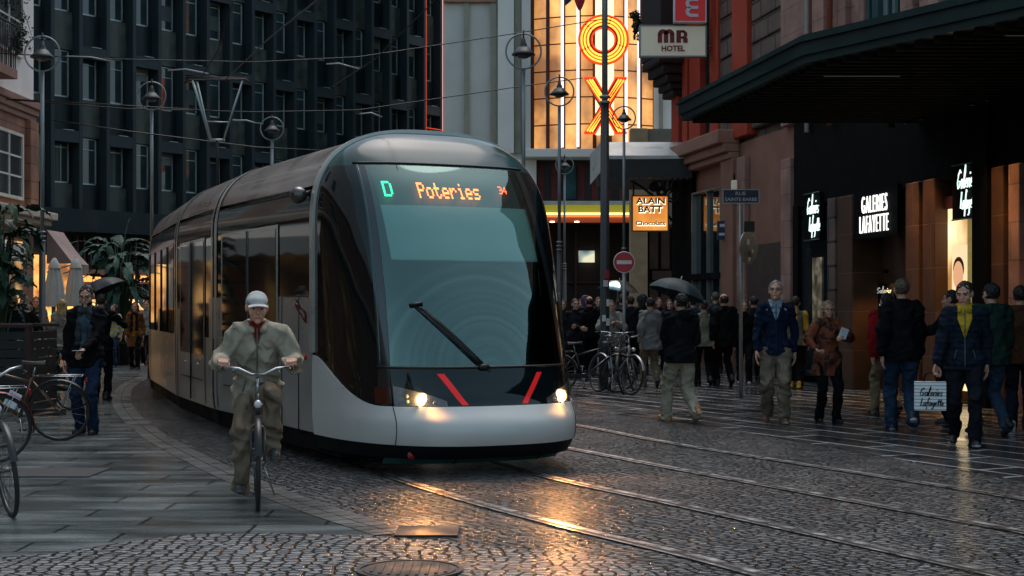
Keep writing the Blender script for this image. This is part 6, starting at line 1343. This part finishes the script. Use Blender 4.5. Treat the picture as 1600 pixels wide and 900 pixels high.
pp(211, 577, 184, 'woman in long rust coat with black scarf walking beside the rear of the tram', 1.66, stride=.25, female=True, hair='wavy', hairc=(.05, .025, .015), topc=(.26, .1, .03), hem=.55, inner=(.35, .14, .03), inw=2.2, trou=BLK, scarf=(.012, .012, .012), vox=.018, bulk=.01)
pp(229, 572, 182, 'person in white top and black trousers with white trainers partly behind the rust coat', 1.72, stride=.2, hair='short', topc=(.42, .42, .4), trou=BLK, shoec=(.6, .6, .58), solec=(.6, .6, .6), vox=.018)
pp(199, 566, 175, 'bespectacled person in dark clothes just behind the rust coat', 1.72, hair='short', topc=(.03, .02, .02), trou=BLK, glasses=True, vox=.02)
pp(97, 598, 20, 'blonde woman in pale belted trench coat seen from behind by the parasols', 1.7, stride=.2, female=True, hair='long', hairc=(.4, .27, .12), topc=(.35, .31, .25), hem=.72, trou=BLK, bulk=.01, vox=.017, shoec=(.5, .5, .5))
pp(16, 628, 30, 'curly blond person in dark blue jacket with white bag at the left edge', 1.72, hair='curly', hairc=(.3, .19, .08), female=True, topc=(.02, .04, .06), trou=BLK, vox=.017)
bg_ = thing('shoulder_bag', 'white shoulder bag of the curly blond person', 'bag', GP(16, 628) + Vector((-.18, -.2, .95))); q = MB(); q.box((0, 0, 0), (.3, .12, .28)); q.build('bag_body', mat('bag_white', (.45, .43, .4), .6), bg_, bevel=.04); q = MB(); q.tube([(-.12, 0, .12), (.0, .1, .5), (.12, 0, .12)], .012, 6); q.build('strap', mat('bag_white', (0, 0, 0)), bg_)
pp(31, 612, 100, 'dark haired woman in black in profile behind the wooden planter', 1.6, female=True, hair='bun', hairc=(.02, .012, .01), topc=BLK, trou=BLK, vox=.018, head=(0, 20, 0))
pp(38, 600, 180, 'red haired man in black jacket behind the planter', 1.74, hair='short', hairc=(.2, .07, .03), topc=BLK, trou=BLK, vox=.018)
pp(57, 592, 190, 'person in pale patterned top standing by the lamp post and parasols', 1.74, hair='short', topmat=twotone('pale_pattern', (.3, .24, .18), (.12, .08, .06), 9), trou=BLK, vox=.02)
# right hand side
pp(1016, 606, 8, 'black haired woman in pale grey wool coat walking away under the no entry sign', 1.72, stride=.3, female=True, hair='short', hairc=(.012, .01, .01), topc=(.27, .26, .25), hem=.72, trou=(.26, .2, .12), shoec=(.03, .03, .03), bulk=.02, vox=.015)
a = pp(1064, 660, 20, 'man in black hooded jacket and cream trousers walking away under an umbrella', 1.74, stride=.5, hair='short', hairc=(.012, .012, .012), hood=True, topc=(.01, .011, .014), trou=(.55, .48, .36), shoec=(.36, .17, .06), solec=(.5, .4, .3), lhand=(-.04, .3, 1.28), lh='grip', rhand=(.14, .26, 1.05), rh='grip', elbow_r=(.4, -.5, -1), elbow_l=(-.4, -.5, -1), bulk=.03, legw=.012, vox=.012)
umbrella(a.hands[-1], PT(1064, 437, a.hands[-1].y + .05), .41, 'dark green umbrella over the man in cream trousers', (.012, .03, .035))
a = pp(956, 597, 172, 'person in hooded pale parka standing behind the sticker covered mast', 1.66, hair='short', hood=True, topc=(.38, .35, .3), hem=.72, trou=(.06, .05, .04), lhand=(-.12, .3, 1.2), rhand=(.12, .3, 1.2), lh='grip', rh='grip', bulk=.02, vox=.016)
umbrella(a.hands[-1], PT(968, 438, a.hands[-1].y), .42, 'clear plastic umbrella above the pale parka behind the mast', (.6, .6, .6), True)
pp(1212, 662, 172, 'smiling grey haired man in navy pullover and khaki trousers', 1.89, stride=.32, hair='short', hairc=(.22, .21, .2), glasses=True, zipc=(.01, .015, .03), collar=(.3, .38, .45), foldk=1.2, topc=(.008, .02, .05), inner=(.3, .4, .5), inw=.55, trou=(.26, .205, .15), shoec=(.16, .07, .04), solec=(.5, .47, .42), head=(8, -8, 0), vox=.012, hem=.9, legw=.008)
pp(1243, 607, -20, 'person in bright yellow and grey jacket walking away behind the navy pullover', 1.74, stride=.25, hair='short', topmat=twotone('yellow_grey', (.62, .33, .02), (.12, .12, .09), 1.6, .45, kind='X'), trou=BLK, shoec=(.6, .35, .02), vox=.017)
pp(1293, 660, 188, 'blonde woman in rust patterned tunic and glasses holding a white paper', 1.62, stride=.18, female=True, hair='wavy', hairc=(.33, .22, .12), glasses=True, topmat=twotone('rust_pattern', (.2, .045, .012), (.03, .008, .006), 7, .52), hem=.62, trou=BLK, shoec=BLK, lhand=(-.1, .3, 1.13), lh='grip', rhand=(.25, .25, .98), rh='fist', elbow_l=(-1, -.6, -.4), elbow_r=(1, -.6, -.4), vox=.012, bulk=.012)
pw = thing('folded_paper', 'folded white paper in the hand of the patterned tunic woman', 'paper', GP(1293, 660) + Vector((.13, -.36, 1.18))); MB().box((0, 0, 0), (.1, .02, .14), Euler((.2, .3, .1)).to_matrix()).build('sheet', mat('paper_white', (.7, .72, .75), .7), pw)
pp(1385, 650, 8, 'man in red quilted jacket and beige trousers behind the man in black', 1.74, stride=.35, hair='short', hairc=(.02, .015, .01), topc=(.36, .012, .016), quilt=True, bulk=.035, trou=(.36, .28, .17), shoec=BLK, vox=.015)
pp(1409, 672, -6, 'tall man in plain black jacket and blue jeans walking away from us', 1.9, stride=.38, hair='short', hairc=(.1, .07, .045), topc=BLK, hem=.86, trou=(.028, .06, .11), shoec=(.02, .03, .05), solec=(.55, .55, .55), bulk=.02, vox=.0125, legw=.01)
a = pp(1507, 697, 165, 'young man in navy quilted jacket and yellow shirt carrying a shopping bag', 1.83, stride=.42, hair='short', hairc=(.02, .013, .01), collar=(.5, .34, .03), foldk=1.3, zipc=(.1, .1, .1), topc=(.012, .02, .036), quilt=True, bulk=.014, inner=(.62, .4, .03), inw=.9, trou=(.012, .014, .02), shoec=(.02, .022, .03), solec=(.45, .45, .45), head=(-14, -18, 0), vox=.0115, rhand=(.3, .1, .88), rh='fist')
sb = thing('shopping_bag', 'white striped paper shopping bag with black script, carried at the right', 'bag', a.hands[1] + Vector((-.06, -.02, -.03)), R(-8)); k_ = 16.1 / F
sbm = twotone('bag_stripes', (.85, .87, .87), (.25, .27, .3), 8.5, .88, kind='Z', stretch=(1, 1, 1), soft=.12)
q = MB(); q.bb(-.165, .165, -.045, .045, -.40, -.085); q.build('bag_body', sbm, sb, bevel=.004); q = MB(); script_into(q, 'Galeries', .24, .085, TM(-.0, -.05, -.24), .006, 0, .3); script_into(q, 'Lafayette', .25, .08, TM(.01, -.05, -.35), .006, 0, .3); q.build('bag_script', m_blk, sb)
q = MB(); [q.tube([(-.07, s * .04, -.09), (-.05, s * .02, -.01), (.0, 0, .012), (.05, s * .02, -.01), (.07, s * .04, -.09)], .005, 5) for s in (-1, 1)]; q.build('handles', m_blk, sb)
pp(1486, 662, 60, 'man in black jacket in front of the lit shop window, behind the shopping bag carrier', 1.74, hair='short', hairc=(.02, .015, .012), topc=BLK, trou=BLK, lhand=(-.25, .3, 1.2), lh='fist', elbow_l=(-1, -.5, -.3), vox=.015, bulk=.02)
pp(1549, 682, 14, 'man in dark green bomber jacket and jeans walking away behind the yellow shirt', 1.82, stride=.3, hair='short', hairc=(.01, .01, .01), topc=(.018, .05, .035), bulk=.035, trou=(.035, .07, .12), shoec=BLK, vox=.0135)
pp(1594, 676, -20, 'man in brown jacket with white trainers cut by the right edge of the picture', 1.8, stride=.25, hair='short', hairc=(.02, .015, .01), topc=(.1, .04, .02), bulk=.02, trou=(.015, .02, .035), shoec=(.5, .45, .45), solec=(.6, .6, .6), vox=.0135)
# crowd further down the passage
crowd = [(1131, 604, 10, 'bald man in long black coat walking away, right of the dark green umbrella', dict(H=1.8, hair='fringe', topc=BLK, trou=BLK, hem=.75, stride=.3, bulk=.03)),
 (1100, 604, 5, 'woman with short brown hair and pale blouse walking away beside the bald man', dict(H=1.66, female=True, hair='bun', hairc=(.06, .03, .02), topc=(.3, .28, .2), trou=BLK, stride=.3)),
 (1163, 600, 170, 'pale faced woman in dark coat with white trainers, left of the navy pullover', dict(H=1.68, female=True, hair='long', hairc=(.08, .05, .03), topc=BLK, trou=(.015, .015, .02), hem=.6, shoec=(.6, .6, .6), stride=.2)),
 (1178, 598, 0, 'man in charcoal coat directly left of the navy pullover shoulder', dict(H=1.74, hair='short', topc=(.02, .02, .022), trou=BLK, hem=.7)),
 (915, 580, 5, 'person with purple hood seen from behind, left of the mast', dict(H=1.78, hair='curly', hairc=(.09, .03, .09), topc=BLK, trou=BLK, bulk=.03)),
 (921, 588, 8, 'bald man in black coat from behind, left of the mast', dict(H=1.76, hair='fringe', topc=BLK, trou=BLK, bulk=.04, skin=0)),
 (899, 592, 190, 'man in dark jacket with folded arms beside the tram edge', dict(H=1.7, hair='short', topc=(.02, .02, .025), trou=BLK, lhand=(.05, .25, 1.12), rhand=(-.05, .28, 1.08))),
 (880, 585, 172, 'woman with red brown hair whose face shows beside the windscreen edge', dict(H=1.68, female=True, hair='wavy', hairc=(.08, .03, .02), topc=(.03, .02, .02), trou=BLK)),
 (985, 592, 6, 'tall dark figure with black hair between the mast and the grey wool coat', dict(H=1.76, hair='short', topc=(.012, .014, .02), trou=BLK, bulk=.04)),
 (972, 588, 0, 'figure in dark blue coat behind the clear umbrella', dict(H=1.8, hair='short', topc=(.015, .035, .07), trou=BLK, bulk=.03)),
 (1003, 584, 10, 'person in black woolly hat right of the no entry post', dict(H=1.8, hair='curly', hairc=(.012, .012, .012), topc=(.02, .02, .02), trou=BLK)),
 (1083, 586, 0, 'person in teal jacket glimpsed under the dark green umbrella', dict(H=1.74, hair='short', topc=(.03, .09, .1), trou=BLK)),
 (1046, 588, 178, 'smiling pale face in the crowd left of the dark green umbrella shaft', dict(H=1.7, female=True, hair='long', hairc=(.03, .02, .01), topc=(.04, .03, .05), trou=BLK)),
 (1118, 584, 0, 'person in grey green coat behind the bald man in black', dict(H=1.86, hair='short', hairc=(.1, .08, .05), topc=(.05, .07, .07), trou=BLK)),
 (1148, 582, 185, 'far pedestrian in brown coat right of the bald man', dict(H=1.74, hair='short', topc=(.05, .03, .02), trou=BLK)),
 (935, 578, 180, 'far pedestrian in black under the blue foyer screen', dict(H=1.76, hair='short', topc=BLK, trou=BLK)),
 (907, 572, 180, 'far pedestrian in grey hoodie before the cinema doors', dict(H=1.72, hair='short', topc=(.06, .06, .06), trou=BLK)),
 (1192, 585, 5, 'far pedestrian in black glimpsed behind the shoulder of the navy pullover', dict(H=1.82, hair='short', topc=BLK, trou=BLK)),
 (1072, 577, 0, 'farthest pedestrian with pale scarf in the passage', dict(H=1.78, hair='short', topc=(.09, .08, .07), trou=BLK)),
 (1030, 578, 182, 'far pedestrian in plum jacket behind the grey wool coat', dict(H=1.76, female=True, hair='bun', topc=(.06, .02, .04), trou=BLK)),
 (122, 590, 185, 'dark figure left of the scarfed man in front of the parasols', dict(H=1.7, hair='short', topc=(.02, .02, .02), trou=BLK))]
for px, pf, yw, lab, kw in crowd:
    pp(px, pf, yw, lab, vox=.02, group='pedestrians in the passing crowd', **kw)
# ------------------------------------------------------------------ parked bicycles
p = GP(80, 690)
bicycle((p.x - .45, p.y + .05, 0), R(93), 'brown framed city bicycle with chrome rack parked side-on at the left', (.12, .06, .03), lean=-6, steer=15, mud=(.02, .02, .02), bars='city')
p = GP(19, 808)
bicycle((p.x - .275, p.y + .476, 0), R(180 + 30), 'black bicycle whose tall narrow wheel stands nearest us at the left edge', (.015, .015, .018), lean=7, rack=False, mud=(.03, .03, .03))
p = GP(-12, 745)
bicycle((p.x - .85, p.y + .9, 0), R(118), 'dark red bicycle with red rear lamp cut by the left edge', (.09, .008, .008), lean=-8, mud=(.1, .008, .008))
nt_ = thing('paper_tag', 'white paper tag tied to the red bicycle at the left edge', 'tag', GP(8, 700) + Vector((.08, 0, .52))); MB().box((0, 0, 0), (.14, .01, .17), Euler((.1, .5, .2)).to_matrix()).build('sheet', mat('paper_white', (0, 0, 0)), nt_)
p = GP(66, 640)
bicycle((p.x, p.y, 0), R(70), 'bicycle parked beside the wooden planter with its wheel towards the lamp post', (.03, .05, .04), lean=5)
p = GP(942, 614)
bicycle((p.x - .28, p.y - .0, 0), R(-78), 'bicycle leaning on the mast with its long pale handlebar to the left', (.03, .03, .03), lean=8, mud=(.3, .3, .3))
p = GP(962, 618)
bicycle((p.x + .0, p.y + .52, 0), R(180 + 28), 'bicycle before the mast with silver mudguard turned towards us', (.3, .3, .3), lean=-6, mud=(.4, .4, .4), rack=False)
p = GP(987, 616)
bicycle((p.x + .0, p.y + .55, 0), R(180 + -14), 'black bicycle right of the mast with its front wheel pointing at us', (.02, .02, .02), lean=8, rack=False, basket=True)
# ------------------------------------------------------------------ parasols, planter, plants
m_par = mat('parasol_cloth', (.5, .48, .43), .85, 0, .3, (12, .3), .1, 3)
for px, y, lab in ((85, 30, 'closed cream parasol nearest the lamp post'), (118, 31, 'closed cream parasol behind the scarfed man')):
    t = thing('parasol', lab, 'parasol', (PX(px, y), y, 0), 0, 'closed cream parasols of the cafe'); zt = PZ(402, y); zb = PZ(470, y)
    def pf(u, v):
        a = u * 2 * math.pi; r = (.05 + .17 * v ** .6) * (1 + .14 * math.sin(8 * a + 2 * v)); return Vector((r * math.cos(a), r * math.sin(a), zt - .12 - (zt - zb) * v))
    MB().grid(pf, 64, 12).build('folded_canopy', m_par, t); MB().lathe([(.001, zt), (.035, zt - .02), (.11, zt - .15), (.13, zt - .23)], 16).build('vent_cap', m_par, t); MB().tube([(0, 0, 0), (0, 0, zt)], .025, 8).build('pole', mat('pole_wood', (.2, .15, .1), .5), t); MB().bb(-.25, .25, -.25, .25, 0, .08).build('base', m_blk, t)
pl = thing('planter_box', 'dark slatted wooden planter box at the left edge', 'planter', (PX(-30, 20.5), 20.5, 0)); z1 = PZ(512, 20.5); xr = PX(45, 20.5) - PX(-30, 20.5)
q = MB()
for i in range(9): q.bb(-.6, xr, -.02, .02, .06 + i * (z1 - .1) / 9, .06 + (i + .86) * (z1 - .1) / 9); q.bb(xr - .02, xr + .02, .02, 1.2, .06 + i * (z1 - .1) / 9, .06 + (i + .86) * (z1 - .1) / 9)
q.build('slats', mat('planter_wood', (.012, .012, .012), .5), pl); q = MB(); q.bb(xr - .04, xr + .03, -.05, .04, 0, z1); q.bb(-.6, xr + .04, -.06, .06, z1, z1 + .05); q.bb(-.6, xr + .04, 1.15, 1.25, z1, z1 + .05); q.build('corner_post', mat('post_red', (.035, .01, .008), .5), pl, bevel=.005)
m_leaf = mat('leaf_green', (.012, .042, .02), .5, 0, .3, (8, .3), .45, 2.5); m_leaf2 = mat('leaf_blue_green', (.016, .055, .034), .5, 0, .3, (8, .3), .4, 2.5)
def big_leaf(q, base, dirv, L, wdt, droop, notch=.25, m=0, seed=0):
    """blade with a keeled midrib, wavy edge and tears"""
    rnd = random.Random(seed); d = Vector(dirv).normalized(); up = Vector((0, 0, 1)); side_ = d.cross(up); side_ = side_.normalized() if side_.length > .05 else Vector((1, 0, 0)); n = 14; P_ = []; p = Vector(base)
    ctr = [p.copy()]; dd = d.copy()
    for i in range(n): dd = (dd + Vector((0, 0, -droop / n * (1 + 1.2 * i / n)))).normalized(); p = p + dd * (L / n); ctr.append(p.copy())
    q.tube(ctr, [.014 * (1 - .8 * i / n) for i in range(n + 1)], 4, m)
    tw = rnd.uniform(-.5, .5)
    for s in (-1, 1):
        V = []; Fc = []
        for i, c in enumerate(ctr):
            t = i / n; w = wdt * (math.sin(math.pi * min(1, t * .93 + .07)) ** .75) * (1 + rnd.uniform(-.12, .12))
            tt = (ctr[min(i + 1, n)] - ctr[max(i - 1, 0)]).normalized(); nn = side_.cross(tt).normalized(); sd = (side_ * math.cos(tw) + nn * math.sin(tw)) * s
            V += [c, c + sd * w * .55 + nn * .07 * w + tt * .03, c + sd * w + nn * (-.12 * w + .03 * rnd.uniform(-1, 1)) + tt * .08 * L]
        for i in range(n):
            a = 3 * i; 
            if rnd.random() > notch: Fc += [(a, a + 1, a + 4, a + 3), (a + 1, a + 2, a + 5, a + 4)]
            else: Fc += [(a, a + 1, a + 4, a + 3), (a + 1, a + 2, a + 4)]
        q.add(V, Fc, m, True)
def leafy_plant(name, lab, loc, H0, H1, spread, n, L, wd, seed, mm, pot=True, cat='plant'):
    rnd = random.Random(seed); t = thing(name, lab, cat, loc); q = MB(); st = MB()
    for i in range(n):
        a = rnd.uniform(0, 2 * math.pi); h = H0 + (H1 - H0) * rnd.random(); r0 = rnd.random() * spread * .45; base = Vector((r0 * math.cos(a), r0 * math.sin(a), h)); el = rnd.uniform(-.1, 1.1) * (.4 + h / H1 * .8)
        d = Vector((math.cos(a), math.sin(a), el)); st.tube([(0.05 * math.cos(a), .05 * math.sin(a), .4), (base.x * .5, base.y * .5, h * .6), tuple(base)], [.025, .02, .012], 5)
        big_leaf(q, base, d, L * rnd.uniform(.6, 1.15), wd * rnd.uniform(.6, 1.1), rnd.uniform(.7, 1.8), .25, 0, seed * 100 + i)
    q.build('leaves', mm, t); st.build('stems', mat('stem_green', (.03, .05, .02), .6), t)
    if pot: MB().lathe([(.001, 0), (.28, 0), (.36, .55), (.38, .55), (.38, .6), (.33, .6), (.33, .5), (.001, .5)], 20).build('pot', mat('pot_dark', (.03, .025, .022), .6), t)
leafy_plant('banana_plant', 'large dark big-leaved plant filling the left edge', (PX(-4, 23), 23, 0), 1.4, 3.1, .7, 90, .62, .085, 3, m_leaf)
leafy_plant('banana_plant', 'big-leaved plant with one upright pale leaf in front of the orange lit cafe', (PX(190, 39), 39, 0), 1.6, 3.2, 1.15, 70, 1.05, .14, 8, m_leaf2)
leafy_plant('shrub', 'low dark shrub below the black umbrella and cafe windows', (PX(178, 40), 40, 0), .4, 1.7, 1.2, 60, .6, .1, 12, m_leaf, False, 'shrub')
leafy_plant('shrub', 'small bright leafed shrub between the planter and the lamp post', (PX(55, 22.5), 22.5, 0), .2, .95, .6, 50, .3, .06, 21, m_leaf2, False, 'shrub')
t = thing('upright_leaf_plant', 'single tall upright pale striped leaf above the cafe plants', 'plant', (PX(186, 38.6), 38.6, 0)); q = MB(); MB().tube([(0, 0, 0), (0.02, 0, 2.6)], .02, 6).build('stem', mat('stem_green', (0, 0, 0)), t)
for i in range(3): big_leaf(q, (0, 0, 2.5 - i * .2), (.12 - .4 * i, .1, 1), 1.35 - i * .25, .2, .35, .1, 0, 70 + i)
q.build('leaves', m_leaf2, t)
def fine_shrub(name, lab, loc, rad, n, seed, mm, ls=.05, cat='plant'):
    rnd = random.Random(seed); t = thing(name, lab, cat, loc); q = MB(); st = MB()
    for i in range(26):
        d = Vector((rnd.gauss(0, 1), rnd.gauss(0, 1), rnd.gauss(0, 1))).normalized(); e = Vector((d.x * rad[0], d.y * rad[1], d.z * rad[2])) * rnd.uniform(.6, 1.05); st.tube([(0, 0, 0), tuple(e * .5 + Vector((0, 0, .05))), tuple(e)], .006, 4)
        for j in range(n // 26):
            c = e * rnd.uniform(.45, 1.05) + Vector([rnd.gauss(0, .07) * r_ for r_ in rad]); a = Euler((rnd.uniform(0, 6), rnd.uniform(0, 6), rnd.uniform(0, 6))).to_matrix(); s = ls * rnd.uniform(.6, 1.3)
            q.add([c + a @ Vector(v) for v in ((0, -s, 0), (s * .45, 0, .1 * s), (0, s, 0), (-s * .45, 0, .1 * s))], [(0, 1, 2, 3)])
    q.build('leaves', mm, t); st.build('twigs', mat('twig', (.05, .035, .025), .8), t)
fine_shrub('balcony_plant', 'wispy green plant trailing over the iron balcony at the top left', (-10.95, 32.6, 8.4), (.45, .5, 1.2), 700, 5, mat('leaf_olive', (.05, .075, .045), .6, 0, .3, None, .5, 6), .045)
fine_shrub('balcony_plant', 'low flowers in the iron balcony at the left edge', (-10.7, 31.9, 7.4), (.35, .6, .45), 300, 6, mat('leaf_green', (0, 0, 0)), .05)
fine_shrub('hanging_plant', 'dark green hanging plant left of the hotel sign', PT(993, 36, 37.5), (.17, .17, .4), 800, 9, mat('leaf_dark', (.02, .04, .018), .6), .05)
